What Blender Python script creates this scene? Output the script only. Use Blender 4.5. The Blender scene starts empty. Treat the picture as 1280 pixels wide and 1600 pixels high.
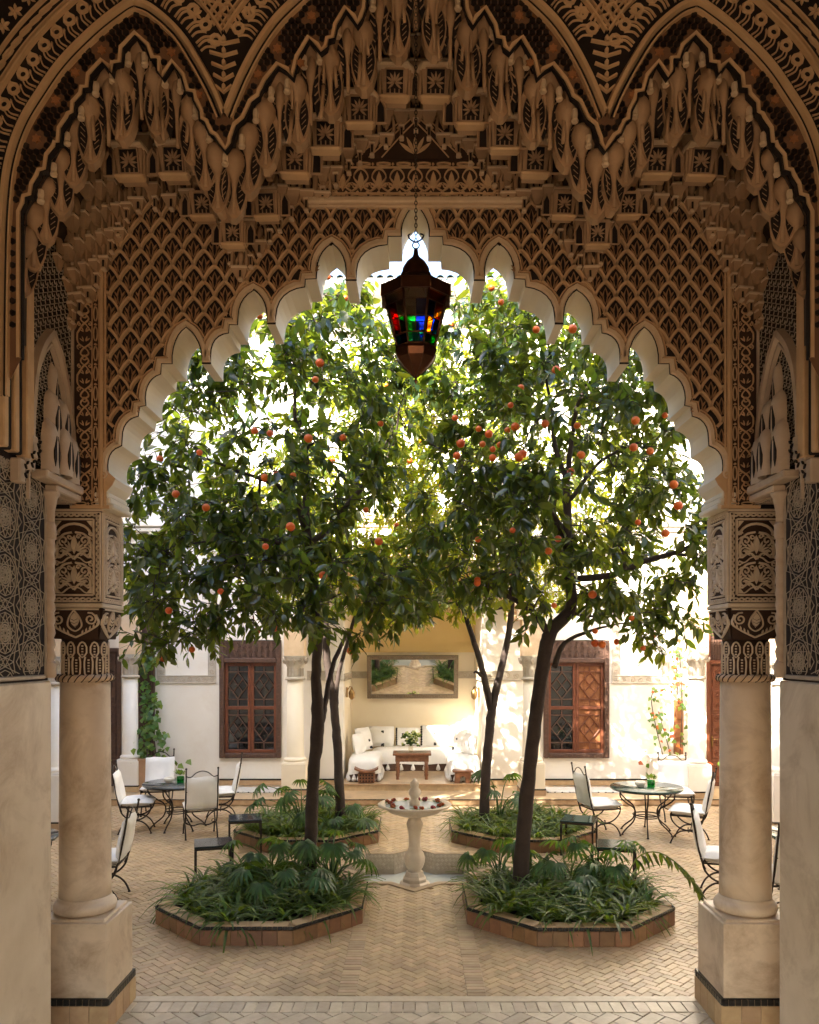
import bpy, bmesh, math, random
from mathutils import Vector, Matrix, geometry
R = random.Random(11)
scene = bpy.context.scene
PI = math.pi
# ---------------------------------------------------------------- camera, sky, sun, exposure
FPX, CU, CV, CH = 1257.0, 649.0, 1020.0, 2.9     # focal length in photo pixels, vanishing point, eye height
cam = bpy.data.cameras.new('camera')
cam.sensor_fit = 'VERTICAL'; cam.sensor_height = 36.0
cam.lens = FPX / 1600 * 36.0
cam.shift_x = (640 - CU) / 1600.0
cam.shift_y = (CV - 800) / 1600.0
cam.clip_start = 0.05; cam.clip_end = 2000
cam_o = bpy.data.objects.new('camera', cam); scene.collection.objects.link(cam_o)
cam_o.location = (0, 0, CH); cam_o.rotation_euler = (PI / 2, 0, 0)
scene.camera = cam_o
SUN_DIR = Vector((0.45, 0.62, -0.64)).normalized()
w = bpy.data.worlds.new('World'); scene.world = w; w.use_nodes = True
nt = w.node_tree; nt.nodes.clear()
sky = nt.nodes.new('ShaderNodeTexSky'); sky.sky_type = 'NISHITA'; sky.sun_disc = False
sky.sun_elevation = math.asin(-SUN_DIR.z)
sky.sun_rotation = math.atan2(-SUN_DIR.x, -SUN_DIR.y)
sky.air_density = 1.0; sky.dust_density = 3.0; sky.ozone_density = 0.6
bg = nt.nodes.new('ShaderNodeBackground'); bg.inputs['Strength'].default_value = 0.15
wo = nt.nodes.new('ShaderNodeOutputWorld')
nt.links.new(sky.outputs[0], bg.inputs[0]); nt.links.new(bg.outputs[0], wo.inputs[0])
sl = bpy.data.lights.new('sun', 'SUN'); sl.energy = 4.3; sl.angle = math.radians(0.55); sl.color = (1.0, 0.92, 0.79)
so = bpy.data.objects.new('sun', sl); scene.collection.objects.link(so)
so.rotation_euler = SUN_DIR.to_track_quat('-Z', 'Y').to_euler(); so.location = (-20, -16, 24)
vs = scene.view_settings
vs.view_transform = 'Standard'; vs.look = 'None'; vs.gamma = 1.0; vs.use_curve_mapping = False
vs.exposure = 3.0
scene.cycles.max_bounces = 12; scene.cycles.diffuse_bounces = 7; scene.cycles.glossy_bounces = 4
scene.cycles.transparent_max_bounces = 16; scene.cycles.transmission_bounces = 6
scene.cycles.use_denoising = True
# ---------------------------------------------------------------- helpers
def X(u, Y): return (u - CU) * Y / FPX
def Z(v, Y): return CH - (v - CV) * Y / FPX
def P(u, v, Y): return Vector((X(u, Y), Y, Z(v, Y)))
def V(*a): return Vector(a)

class MB:
    """collects shapes and links them as one mesh object"""
    def __init__(s): s.v = []; s.f = []; s.m = []; s.s = []
    def add(s, vs, fs, m=0, sm=False):
        o = len(s.v); s.v.extend(tuple(p) for p in vs)
        for f in fs:
            s.f.append(tuple(i + o for i in f)); s.m.append(m); s.s.append(sm)
    def box(s, c, d, m=0, rz=0.0, bev=0.0):
        hx, hy, hz = d[0] / 2, d[1] / 2, d[2] / 2
        cr, sr = math.cos(rz), math.sin(rz)
        def T(x, y, z): return (c[0] + x * cr - y * sr, c[1] + x * sr + y * cr, c[2] + z)
        if bev <= 0:
            vs = [T(x, y, z) for z in (-hz, hz) for y in (-hy, hy) for x in (-hx, hx)]
            s.add(vs, [(0, 2, 3, 1), (4, 5, 7, 6), (0, 1, 5, 4), (2, 6, 7, 3), (0, 4, 6, 2), (1, 3, 7, 5)], m); return
        b = min(bev, hx * .9, hy * .9, hz * .9); vs = []; idx = {}
        for sx in (-1, 1):
            for sy in (-1, 1):
                for sz in (-1, 1):
                    for a in range(3):
                        q = [sx * (hx - b), sy * (hy - b), sz * (hz - b)]; q[a] = (sx * hx, sy * hy, sz * hz)[a]
                        idx[(sx, sy, sz, a)] = len(vs); vs.append(T(*q))
        fs = []
        for a in range(3):
            o1, o2 = [i for i in range(3) if i != a]
            for sg in (-1, 1):
                ring = []
                for (p, q) in ((-1, -1), (1, -1), (1, 1), (-1, 1)):
                    k = [0, 0, 0]; k[a] = sg; k[o1] = p; k[o2] = q; ring.append(idx[(*k, a)])
                fs.append(tuple(ring))
            for p in (-1, 1):
                for q in (-1, 1):
                    k1 = [0, 0, 0]; k1[o1] = p; k1[o2] = q; k1[a] = -1
                    k2 = list(k1); k2[a] = 1
                    fs.append((idx[(*k1, o1)], idx[(*k2, o1)], idx[(*k2, o2)], idx[(*k1, o2)]))
        for sx in (-1, 1):
            for sy in (-1, 1):
                for sz in (-1, 1): fs.append(tuple(idx[(sx, sy, sz, a)] for a in range(3)))
        s.add(vs, fs, m)
    def tube(s, pts, r, n=6, m=0, cap=True, sm=True):
        pts = [Vector(p) for p in pts]; k = len(pts)
        rr = r if isinstance(r, (list, tuple)) else [r] * k
        vs = []; prev = None
        for i, p in enumerate(pts):
            t = (pts[min(i + 1, k - 1)] - pts[max(i - 1, 0)])
            if t.length < 1e-9: t = Vector((0, 0, 1))
            t.normalize()
            if prev is None:
                a = Vector((0, 0, 1)) if abs(t.z) < .9 else Vector((1, 0, 0))
                nrm = t.cross(a).normalized()
            else:
                nrm = (prev - t * prev.dot(t))
                nrm = nrm.normalized() if nrm.length > 1e-6 else t.orthogonal().normalized()
            prev = nrm; b = t.cross(nrm)
            for j in range(n):
                a = 2 * PI * j / n
                vs.append(p + (nrm * math.cos(a) + b * math.sin(a)) * rr[i])
        fs = []
        for i in range(k - 1):
            for j in range(n):
                j2 = (j + 1) % n
                fs.append((i * n + j, i * n + j2, (i + 1) * n + j2, (i + 1) * n + j))
        s.add(vs, fs, m, sm)
        if cap:
            o = len(s.v) - len(vs)
            s.f.append(tuple(o + j for j in reversed(range(n)))); s.m.append(m); s.s.append(False)
            s.f.append(tuple(o + (k - 1) * n + j for j in range(n))); s.m.append(m); s.s.append(False)
    def lathe(s, prof, n=24, c=(0, 0, 0), m=0, sm=True, ph=0.0, a0=0.0, a1=2 * PI, sx=1.0, sy=1.0):
        full = abs(a1 - a0 - 2 * PI) < 1e-6; cols = n if full else n + 1
        vs = []
        for (r, z) in prof:
            for j in range(cols):
                a = a0 + (a1 - a0) * j / n + ph
                vs.append((c[0] + r * math.cos(a) * sx, c[1] + r * math.sin(a) * sy, c[2] + z))
        fs = []
        for i in range(len(prof) - 1):
            for j in range(n):
                j2 = (j + 1) % cols
                fs.append((i * cols + j, i * cols + j2, (i + 1) * cols + j2, (i + 1) * cols + j))
        s.add(vs, fs, m, sm)
        if full:
            o = len(s.v) - len(vs)
            if prof[0][0] > 1e-4: s.f.append(tuple(o + j for j in reversed(range(n)))); s.m.append(m); s.s.append(False)
            if prof[-1][0] > 1e-4: s.f.append(tuple(o + (len(prof) - 1) * n + j for j in range(n))); s.m.append(m); s.s.append(False)
    def ribbon(s, pts, w, h, fr, m=0, closed=False, top=.62, base=0.0):
        """raised strip following 2-d points on a frame (origin, ex, ey, normal)"""
        o, ex, ey, nn = fr; k = len(pts)
        if k < 2: return
        vs = []
        for i, p in enumerate(pts):
            a = pts[(i - 1) % k] if (closed or i > 0) else p
            b = pts[(i + 1) % k] if (closed or i < k - 1) else p
            dx, dy = b[0] - a[0], b[1] - a[1]; L = math.hypot(dx, dy) or 1.0
            nx, ny = -dy / L, dx / L
            for (q, hh) in ((-1, base), (-top, h), (top, h), (1, base)):
                x = p[0] + nx * q * w / 2; y = p[1] + ny * q * w / 2
                vs.append(o + ex * x + ey * y + nn * hh)
        fs = []
        for i in range(k if closed else k - 1):
            i2 = (i + 1) % k
            for j in range(3): fs.append((i * 4 + j, i * 4 + j + 1, i2 * 4 + j + 1, i2 * 4 + j))
        s.add(vs, fs, m)
    def plate(s, poly, h, fr, m=0, base=0.0, inset=1.0, side=True):
        o, ex, ey, nn = fr; k = len(poly)
        cx = sum(p[0] for p in poly) / k; cy = sum(p[1] for p in poly) / k
        bot = [o + ex * p[0] + ey * p[1] + nn * base for p in poly]
        tp = [o + ex * (cx + (p[0] - cx) * inset) + ey * (cy + (p[1] - cy) * inset) + nn * h for p in poly]
        fs = [tuple(k + i for i in range(k))]
        if side: fs += [(i, (i + 1) % k, k + (i + 1) % k, k + i) for i in range(k)]
        s.add(bot + tp, fs, m)
    def quad(s, a, b, c, d, m=0): s.add([a, b, c, d], [(0, 1, 2, 3)], m)
    def sphere(s, c, r, n=12, k=8, m=0, sc=(1, 1, 1)):
        prof = [(r * math.sin(PI * i / k), -r * math.cos(PI * i / k)) for i in range(k + 1)]
        o = len(s.v); s.lathe(prof, n, (0, 0, 0), m)
        for i in range(o, len(s.v)):
            p = s.v[i]; s.v[i] = (c[0] + p[0] * sc[0], c[1] + p[1] * sc[1], c[2] + p[2] * sc[2])
    def solid(s, poly, y0, y1, m=0, ms=None):
        """upright slab: polygon in x,z between two y planes"""
        k = len(poly)
        tri = geometry.tessellate_polygon([[Vector((p[0], p[1], 0)) for p in poly]])
        fv = [(p[0], y0, p[1]) for p in poly]; bv = [(p[0], y1, p[1]) for p in poly]
        s.add(fv + bv, [tuple(t) for t in tri] + [tuple(k + i for i in reversed(t)) for t in tri], m)
        s.add(fv + bv, [(i, (i + 1) % k, k + (i + 1) % k, k + i) for i in range(k)], m if ms is None else ms)
    def slab(s, poly, z0, z1, m=0, hole=None):
        k = len(poly); loops = [[Vector((p[0], p[1], 0)) for p in poly]]
        allp = list(poly)
        if hole: loops.append([Vector((p[0], p[1], 0)) for p in hole]); allp += list(hole)
        tri = geometry.tessellate_polygon(loops); K = len(allp)
        tv = [(p[0], p[1], z1) for p in allp]; bv = [(p[0], p[1], z0) for p in allp]
        fs = []
        for t in tri:
            a, b, c = (Vector(tv[i]) for i in t)
            fs.append(tuple(t) if (b - a).cross(c - a).z > 0 else tuple(reversed(t)))
        fs += [(i, (i + 1) % k, K + (i + 1) % k, K + i) for i in range(k)]
        if hole: fs += [(k + i, k + (i + 1) % len(hole), K + k + (i + 1) % len(hole), K + k + i) for i in range(len(hole))]
        s.add(tv + bv, fs, m)
    def mesh(s, name, mats):
        me = bpy.data.meshes.new(name); me.from_pydata(s.v, [], s.f)
        for m in (mats if isinstance(mats, (list, tuple)) else [mats]): me.materials.append(m)
        me.polygons.foreach_set('material_index', s.m); me.polygons.foreach_set('use_smooth', s.s)
        me.update()
        return me
    def build(s, name, mats, parent=None, origin=None, fix=True):
        """vertices are world (or root-local when origin is None)"""
        o0 = Vector(origin) if origin is not None else Vector((0, 0, 0))
        if origin is not None: s.v = [(p[0] - o0.x, p[1] - o0.y, p[2] - o0.z) for p in s.v]
        me = s.mesh(name, mats)
        if fix and len(s.f) < 60000:
            bm = bmesh.new(); bm.from_mesh(me); bmesh.ops.recalc_face_normals(bm, faces=bm.faces); bm.to_mesh(me); bm.free()
        ob = bpy.data.objects.new(name, me); scene.collection.objects.link(ob)
        if parent is not None: ob.parent = parent
        elif origin is not None: ob.location = o0
        return ob

def tag(o, label=None, cat=None, group=None, kind=None):
    if label: o['label'] = label
    if cat: o['category'] = cat
    if group: o['group'] = group
    if kind: o['kind'] = kind
    elif cat: o['kind'] = 'thing'
    return o
def empty(name, loc, label=None, cat=None, group=None, rz=0.0):
    o = bpy.data.objects.new(name, None); scene.collection.objects.link(o)
    o.location = loc; o.rotation_euler = (0, 0, rz); o.empty_display_size = .1
    return tag(o, label, cat, group)
def inst(name, me, parent=None, loc=(0, 0, 0), rot=(0, 0, 0), sc=(1, 1, 1)):
    o = bpy.data.objects.new(name, me); scene.collection.objects.link(o)
    o.parent = parent; o.location = loc; o.rotation_euler = rot; o.scale = sc
    return o
def copy_tree(o, parent=None):
    c = o.copy(); scene.collection.objects.link(c)
    if parent is not None: c.parent = parent
    for ch in list(o.children): copy_tree(ch, c)
    return c
def bez(pts, n=8):
    """Catmull-Rom through points (2-d or 3-d tuples)"""
    out = []; k = len(pts)
    for i in range(k - 1):
        p0 = pts[max(i - 1, 0)]; p1 = pts[i]; p2 = pts[i + 1]; p3 = pts[min(i + 2, k - 1)]
        for j in range(n):
            t = j / n
            out.append(tuple(.5 * (2 * b + (c - a) * t + (2 * a - 5 * b + 4 * c - d) * t * t + (3 * b - a - 3 * c + d) * t ** 3)
                             for a, b, c, d in zip(p0, p1, p2, p3)))
    out.append(tuple(pts[-1])); return out
def resample(pts, step):
    out = [pts[0]]; acc = 0.0
    for a, b in zip(pts, pts[1:]):
        L = math.dist(a, b)
        while acc + L >= step:
            t = (step - acc) / L
            a = tuple(x + (y - x) * t for x, y in zip(a, b)); out.append(a); L = math.dist(a, b); acc = 0.0
        acc += L
    return out
def offset(pts, d):
    out = []; k = len(pts)
    for i in range(k):
        a = pts[max(i - 1, 0)]; b = pts[min(i + 1, k - 1)]
        L = math.hypot(b[0] - a[0], b[1] - a[1]) or 1
        out.append((pts[i][0] - (b[1] - a[1]) / L * d, pts[i][1] + (b[0] - a[0]) / L * d))
    return out
def inside(p, poly):
    x, y = p; r = False; j = len(poly) - 1
    for i in range(len(poly)):
        xi, yi = poly[i]; xj, yj = poly[j]
        if (yi > y) != (yj > y) and x < (xj - xi) * (y - yi) / (yj - yi) + xi: r = not r
        j = i
    return r
def dist_poly(p, pts):
    best = 1e9
    for a, b in zip(pts, pts[1:]):
        dx, dy = b[0] - a[0], b[1] - a[1]; L2 = dx * dx + dy * dy or 1e-9
        t = max(0, min(1, ((p[0] - a[0]) * dx + (p[1] - a[1]) * dy) / L2))
        d = math.hypot(p[0] - a[0] - dx * t, p[1] - a[1] - dy * t)
        if d < best: best = d
    return best
def spiral(cx, cy, r, turns, d, a0, n=12):
    return [(cx + r * (1 - .85 * t) * math.cos(a0 + d * 2 * PI * turns * t), cy + r * (1 - .85 * t) * math.sin(a0 + d * 2 * PI * turns * t)) for t in (i / n for i in range(n + 1))]
# ---------------------------------------------------------------- materials
def mat(name, c1, c2=None, rough=.6, scale=5.0, bump=.15, bscale=None, rnd=0.0, metal=0.0, stain=None, trans=0.0, spec=.5, coord='pos', coat=0.0, detail=5):
    m = bpy.data.materials.new(name); m.use_nodes = True
    t = m.node_tree; N = t.nodes; L = t.links
    b = N['Principled BSDF']; out = N['Material Output']
    b.inputs['Roughness'].default_value = rough; b.inputs['Metallic'].default_value = metal
    b.inputs['Specular IOR Level'].default_value = spec
    b.inputs['Coat Weight'].default_value = coat
    if c2 is None: c2 = tuple(x * .8 for x in c1)
    geo = N.new('ShaderNodeNewGeometry'); tc = N.new('ShaderNodeTexCoord')
    src = geo.outputs['Position'] if coord == 'pos' else tc.outputs['Object']
    n1 = N.new('ShaderNodeTexNoise'); n1.inputs['Scale'].default_value = scale; n1.inputs['Detail'].default_value = detail
    n1.inputs['Roughness'].default_value = .6
    L.new(src, n1.inputs['Vector'])
    rmp = N.new('ShaderNodeMapRange'); rmp.inputs[1].default_value = .3; rmp.inputs[2].default_value = .7
    L.new(n1.outputs['Fac'], rmp.inputs[0])
    mx = N.new('ShaderNodeMix'); mx.data_type = 'RGBA'
    mx.inputs[6].default_value = (*c1, 1); mx.inputs[7].default_value = (*c2, 1)
    L.new(rmp.outputs[0], mx.inputs[0]); col = mx.outputs[2]
    if stain:
        n2 = N.new('ShaderNodeTexNoise'); n2.inputs['Scale'].default_value = stain[1]; n2.inputs['Detail'].default_value = 8
        n2.inputs['Roughness'].default_value = .7; n2.inputs['Distortion'].default_value = .6
        L.new(src, n2.inputs['Vector'])
        r2 = N.new('ShaderNodeMapRange'); r2.inputs[1].default_value = .48; r2.inputs[2].default_value = .75; r2.inputs[4].default_value = stain[2]
        L.new(n2.outputs['Fac'], r2.inputs[0])
        m2 = N.new('ShaderNodeMix'); m2.data_type = 'RGBA'; m2.inputs[7].default_value = (*stain[0], 1)
        L.new(r2.outputs[0], m2.inputs[0]); L.new(col, m2.inputs[6]); col = m2.outputs[2]
    if rnd > 0:
        oi = N.new('ShaderNodeObjectInfo'); ad = N.new('ShaderNodeMath'); ad.operation = 'ADD'
        fr = N.new('ShaderNodeMath'); fr.operation = 'FRACT'
        L.new(oi.outputs['Random'], ad.inputs[0]); L.new(geo.outputs['Random Per Island'], ad.inputs[1]); L.new(ad.outputs[0], fr.inputs[0])
        mr = N.new('ShaderNodeMapRange'); mr.inputs[3].default_value = 1 - rnd; mr.inputs[4].default_value = 1 + rnd
        L.new(fr.outputs[0], mr.inputs[0])
        hs = N.new('ShaderNodeHueSaturation'); L.new(mr.outputs[0], hs.inputs['Value']); L.new(col, hs.inputs['Color'])
        h2 = N.new('ShaderNodeMapRange'); h2.inputs[3].default_value = .5 - rnd * .05; h2.inputs[4].default_value = .5 + rnd * .05
        w2 = N.new('ShaderNodeMath'); w2.operation = 'MULTIPLY'; w2.inputs[1].default_value = 7.31
        f2 = N.new('ShaderNodeMath'); f2.operation = 'FRACT'
        L.new(fr.outputs[0], w2.inputs[0]); L.new(w2.outputs[0], f2.inputs[0]); L.new(f2.outputs[0], h2.inputs[0]); L.new(h2.outputs[0], hs.inputs['Hue'])
        col = hs.outputs['Color']
    L.new(col, b.inputs['Base Color'])
    if bump > 0:
        n3 = N.new('ShaderNodeTexNoise'); n3.inputs['Scale'].default_value = bscale or scale * 6; n3.inputs['Detail'].default_value = 6
        L.new(src, n3.inputs['Vector'])
        bp = N.new('ShaderNodeBump'); bp.inputs['Strength'].default_value = bump; bp.inputs['Distance'].default_value = .01
        L.new(n3.outputs['Fac'], bp.inputs['Height']); L.new(bp.outputs[0], b.inputs['Normal'])
    if trans > 0:
        tr = N.new('ShaderNodeBsdfTranslucent'); ms = N.new('ShaderNodeMixShader'); ms.inputs[0].default_value = trans
        g = N.new('ShaderNodeMix'); g.data_type = 'RGBA'; g.blend_type = 'MULTIPLY'; g.inputs[0].default_value = 1
        g.inputs[7].default_value = (4.8, 3.2, .50, 1); L.new(col, g.inputs[6]); L.new(g.outputs[2], tr.inputs[0])
        L.new(b.outputs[0], ms.inputs[1]); L.new(tr.outputs[0], ms.inputs[2]); L.new(ms.outputs[0], out.inputs['Surface'])
    return m
def glass(name, col, rough=.08, alpha=.035):
    m = bpy.data.materials.new(name); m.use_nodes = True
    t = m.node_tree; N = t.nodes; L = t.links; N.remove(N['Principled BSDF'])
    tr = N.new('ShaderNodeBsdfTransparent'); tr.inputs[0].default_value = (*col, 1)
    tl = N.new('ShaderNodeBsdfTranslucent'); tl.inputs[0].default_value = (*col, 1)
    gl = N.new('ShaderNodeBsdfGlossy'); gl.inputs['Roughness'].default_value = rough
    m1 = N.new('ShaderNodeMixShader'); m1.inputs[0].default_value = alpha
    m2 = N.new('ShaderNodeMixShader'); m2.inputs[0].default_value = .05
    L.new(tr.outputs[0], m1.inputs[1]); L.new(tl.outputs[0], m1.inputs[2])
    L.new(m1.outputs[0], m2.inputs[1]); L.new(gl.outputs[0], m2.inputs[2])
    L.new(m2.outputs[0], N['Material Output'].inputs['Surface'])
    return m

M = {}
M['plaster'] = mat('warm_tadelakt', (.71, .61, .47), (.59, .485, .35), .42, 2.2, .2, 9, stain=((.34, .23, .135), 1.7, .9))
M['column'] = mat('column_tadelakt', (.72, .60, .46), (.60, .475, .34), .42, 2.6, .2, 10, stain=((.33, .215, .125), 2.1, .95))
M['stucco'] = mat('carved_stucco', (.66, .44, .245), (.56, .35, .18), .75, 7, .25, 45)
M['stucco_pale'] = mat('pale_carved_stucco', (.72, .55, .37), (.62, .45, .28), .75, 7, .25, 45)  # paler stucco of borders, ledges and mouldings
M['rib'] = mat('palmette_rib', (.40, .22, .105), (.30, .155, .07), .8, 8, .2)
M['groove'] = mat('dark_groove', (.016, .007, .004), (.010, .005, .003), .9, 9, .2)  # dark recess paint, deepened toward black to hold occlusion shade
M['ochre'] = mat('ochre_groove', (.060, .026, .012), (.035, .016, .008), .85, 9, .2)  # brown carving background, darkened to put more shade into the relief
M['muq'] = mat('muqarnas_plaster', (.49, .315, .18), (.37, .225, .12), .7, 4, .3, 30, stain=((.20, .125, .07), 3.0, .6))
M['muq_shell'] = mat('muqarnas_shade', (.07, .038, .02), (.045, .025, .013), .9, 5, .2)  # plaster darkened to paint the shade behind and inside the cells
M['fin'] = mat('bare_plaster', (.58, .46, .34), (.46, .34, .24), .65, 5, .25, 30)
M['reveal'] = mat('smooth_lime_plaster', (.80, .72, .58), (.75, .66, .50), .55, 3, .08)
M['block'] = mat('pale_block_stucco', (.74, .62, .47), (.64, .51, .36), .75, 7, .25, 45)
M['hex'] = mat('black_glazed_tile', (.012, .009, .008), (.02, .013, .01), .32, 30, .1, rnd=.35)
M['mortar'] = mat('brown_mortar', (.20, .10, .05), None, .9, 12, .2)
M['star'] = mat('terracotta_star', (.38, .16, .06), None, .5, 12, .1)
M['white'] = mat('white_limewash', (.80, .765, .70), (.76, .71, .63), .8, 1.6, .1, 14, stain=((.60, .50, .38), 1.2, .35))
M['yellow'] = mat('yellow_limewash', (.78, .60, .29), (.74, .55, .25), .8, 1.6, .08)
M['cream'] = mat('cream_limewash', (.80, .72, .58), (.76, .67, .52), .8, 1.6, .08)
M['tile'] = mat('sandy_clay_tile', (.51, .375, .225), (.40, .285, .165), .36, 9, .2, 30, rnd=.16, stain=((.24, .165, .095), 1.4, .75))
M['pale_tile'] = mat('pale_clay_tile', (.58, .50, .38), (.47, .39, .28), .4, 9, .25, 30, rnd=.17, stain=((.34, .26, .17), 2.5, .5))
M['strip_tile'] = mat('path_edge_tile', (.47, .35, .22), (.38, .27, .165), .45, 9, .25, 30, rnd=.2)
M['grout'] = mat('grout', (.30, .21, .12), (.22, .15, .085), .9, 8, .2)
M['curb_tile'] = mat('terracotta_tile', (.24, .125, .06), (.17, .085, .04), .45, 10, .2, 30, rnd=.22)
M['coping'] = mat('coping_tile', (.50, .35, .20), (.40, .26, .14), .5, 10, .2, rnd=.15)
M['black_tile'] = mat('black_tile', (.02, .018, .016), None, .25, 20, .1, rnd=.3)
M['marble'] = mat('cream_marble', (.66, .56, .44), (.56, .45, .33), .4, 6, .1, 25, stain=((.38, .27, .18), 3.5, .5))
M['basin'] = mat('basin_tile', (.52, .46, .36), (.42, .36, .27), .35, 9, .15, rnd=.12)
M['water'] = mat('basin_water', (.52, .54, .52), (.46, .49, .47), .06, 2, .12, 14)
M['iron'] = mat('wrought_iron', (.022, .018, .016), (.05, .032, .022), .5, 30, .2, metal=.5)
M['cloth'] = mat('white_cotton', (.84, .83, .81), (.79, .78, .76), .9, 6, .25, 60)
M['pom'] = mat('dark_pompom', (.03, .03, .032), None, .95, 40, .5)
M['wood'] = mat('carved_walnut', (.11, .055, .035), (.06, .03, .02), .55, 14, .4, 60)
M['redwood'] = mat('red_cedar', (.17, .052, .022), (.11, .032, .014), .45, 12, .25, 50)
M['lightwood'] = mat('table_wood', (.24, .10, .045), (.14, .055, .025), .45, 14, .3, 50)
M['shutter'] = mat('orange_cedar', (.28, .11, .038), (.20, .07, .024), .5, 10, .25, 50)
M['dark'] = mat('interior_shade', (.012, .009, .008), None, .9, 3, 0)  # near-black colour that stands in for unlit depth
M['pane'] = mat('window_glass', (.012, .012, .013), None, .04, 3, 0, spec=.9)
M['curtain'] = mat('pale_curtain', (.38, .36, .33), None, .9, 12, .2)
M['green_top'] = mat('green_marble', (.035, .075, .06), (.018, .04, .032), .12, 10, .03, 40)
M['grey_top'] = mat('grey_marble', (.05, .06, .068), (.03, .038, .045), .12, 10, .03, 40)
M['soil'] = mat('dark_soil', (.03, .018, .012), (.018, .01, .007), .95, 14, .8, 40)
M['bark'] = mat('orange_tree_bark', (.05, .032, .024), (.028, .017, .013), .85, 9, .7, 40)
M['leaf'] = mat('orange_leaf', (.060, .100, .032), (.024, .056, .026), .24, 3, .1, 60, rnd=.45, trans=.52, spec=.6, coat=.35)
M['leaf_sunny'] = mat('sun_tinted_orange_leaf', (.11, .155, .030), (.055, .10, .024), .27, 3, .1, 60, rnd=.45, trans=.58, spec=.5)  # yellower copy of the leaf, paints sunlight into the rear crowns
M['strap'] = mat('strap_leaf', (.075, .135, .034), (.03, .075, .022), .42, 4, .1, rnd=.35, trans=.35, spec=.4)
M['philo'] = mat('split_leaf', (.045, .105, .036), (.028, .075, .028), .4, 4, .1, rnd=.35, trans=.3, spec=.35)
M['ivy'] = mat('ivy_leaf', (.05, .13, .045), (.09, .17, .045), .4, 4, .1, rnd=.45, trans=.4)
M['dryleaf'] = mat('dry_leaf', (.30, .09, .03), (.2, .06, .02), .6, 4, .1, rnd=.3, trans=.3)
M['orange'] = mat('orange_peel', (.78, .17, .012), (.62, .10, .008), .38, 8, .15, 200, rnd=.1, coord='obj')
M['copper'] = mat('aged_copper', (.16, .065, .03), (.07, .03, .018), .35, 8, .15, 40, metal=.85)
M['brass'] = mat('aged_brass', (.35, .22, .09), None, .3, 10, .1, metal=.9)
M['red_rose'] = mat('red_petal', (.22, .012, .02), None, .6, 20, .2)
M['frame'] = mat('patterned_bone_frame', (.24, .185, .13), (.09, .065, .045), .45, 60, .3, 90, detail=2)
M['terracotta'] = mat('clay_planter', (.44, .26, .14), None, .7, 8, .2)
M['grey_relief'] = mat('grey_carved_plaster', (.52, .47, .39), (.42, .37, .30), .8, 12, .3, 60)
M['zell'] = mat('cream_zellij_line', (.44, .37, .285), (.36, .29, .215), .45, 20, .1)
M['ceil'] = mat('cedar_ceiling', (.05, .03, .018), None, .7, 6, .2)
M['rug'] = mat('white_rug', (.70, .67, .62), None, .95, 20, .4)
M['ground'] = mat('bare_earth', (.22, .16, .10), None, .95, .6, .2)
M['mirror'] = mat('mirror_glass', (.86, .86, .84), (.86, .86, .84), .015, 1, 0, metal=1.0)
for k, c in dict(red=(.85, .04, .02), green=(.04, .62, .20), blue=(.04, .16, .95), amber=(1.0, .45, .04), clear=(.95, .92, .84), teal=(.03, .50, .45)).items():
    M['g_' + k] = glass(k + '_glass', c)
# ================================================================ SETTING: ground, courtyard floor, hall
YW = 6.24            # front of the carved portal wall
g = MB(); g.slab([(-150, -150), (150, -150), (150, 150), (-150, 150)], -.8, -.6)
tag(g.build('ground', M['ground']), kind='structure')
FX, FY = X(648, 10.87), 10.87
def star8(r, c=(FX, FY)):
    ri = r * math.cos(PI / 4) / math.cos(PI / 8); ri = r * .765
    return [(c[0] + (r if k % 2 == 0 else ri) * math.sin(k * PI / 8), c[1] - (r if k % 2 == 0 else ri) * math.cos(k * PI / 8)) for k in range(16)]
STAR = star8(1.10)
cf = MB(); cf.slab([(-8.6, 6.78), (8.6, 6.78), (8.6, 15.3), (-8.6, 15.3)], -.5, -.016, hole=STAR)
court = tag(cf.build('courtyard_floor', M['grout']), kind='structure')
hf = MB(); hf.slab([(-5.2, -4.0), (5.2, -4.0), (5.2, 6.775), (-5.2, 6.775)], -.5, -.016)
hallf = tag(hf.build('hall_floor', M['grout']), kind='structure')

def tile_mesh(l, wd, h=.016, bev=.004, name='tile', m='tile'):
    b = MB(); x, y = l / 2, wd / 2
    vs = [(-x, -y, -h), (x, -y, -h), (x, y, -h), (-x, y, -h),
          (-x, -y, -bev), (x, -y, -bev), (x, y, -bev), (-x, y, -bev),
          (-x + bev, -y + bev, 0), (x - bev, -y + bev, 0), (x - bev, y - bev, 0), (-x + bev, y - bev, 0)]
    fs = [(8, 9, 10, 11)]
    for i in range(4):
        j = (i + 1) % 4; fs += [(i, j, 4 + j, 4 + i), (4 + i, 4 + j, 8 + j, 8 + i)]
    b.add(vs, fs); return b
OCT = {}
def octagon(cx, cy, wdt, c=.64):
    h = wdt / 2; s = h - c * wdt / 2.2
    return [(cx - s, cy - h), (cx + s, cy - h), (cx + h, cy - s), (cx + h, cy + s), (cx + s, cy + h), (cx - s, cy + h), (cx - h, cy + s), (cx - h, cy - s)]
PLANTERS = [(-1.67, 9.06, 2.2), (1.66, 9.03, 2.2), (-1.67, 12.75, 2.2), (1.66, 12.75, 2.2)]
POCT = [octagon(x, y, q - .22) for x, y, q in PLANTERS]
star_in = star8(1.10)
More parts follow.
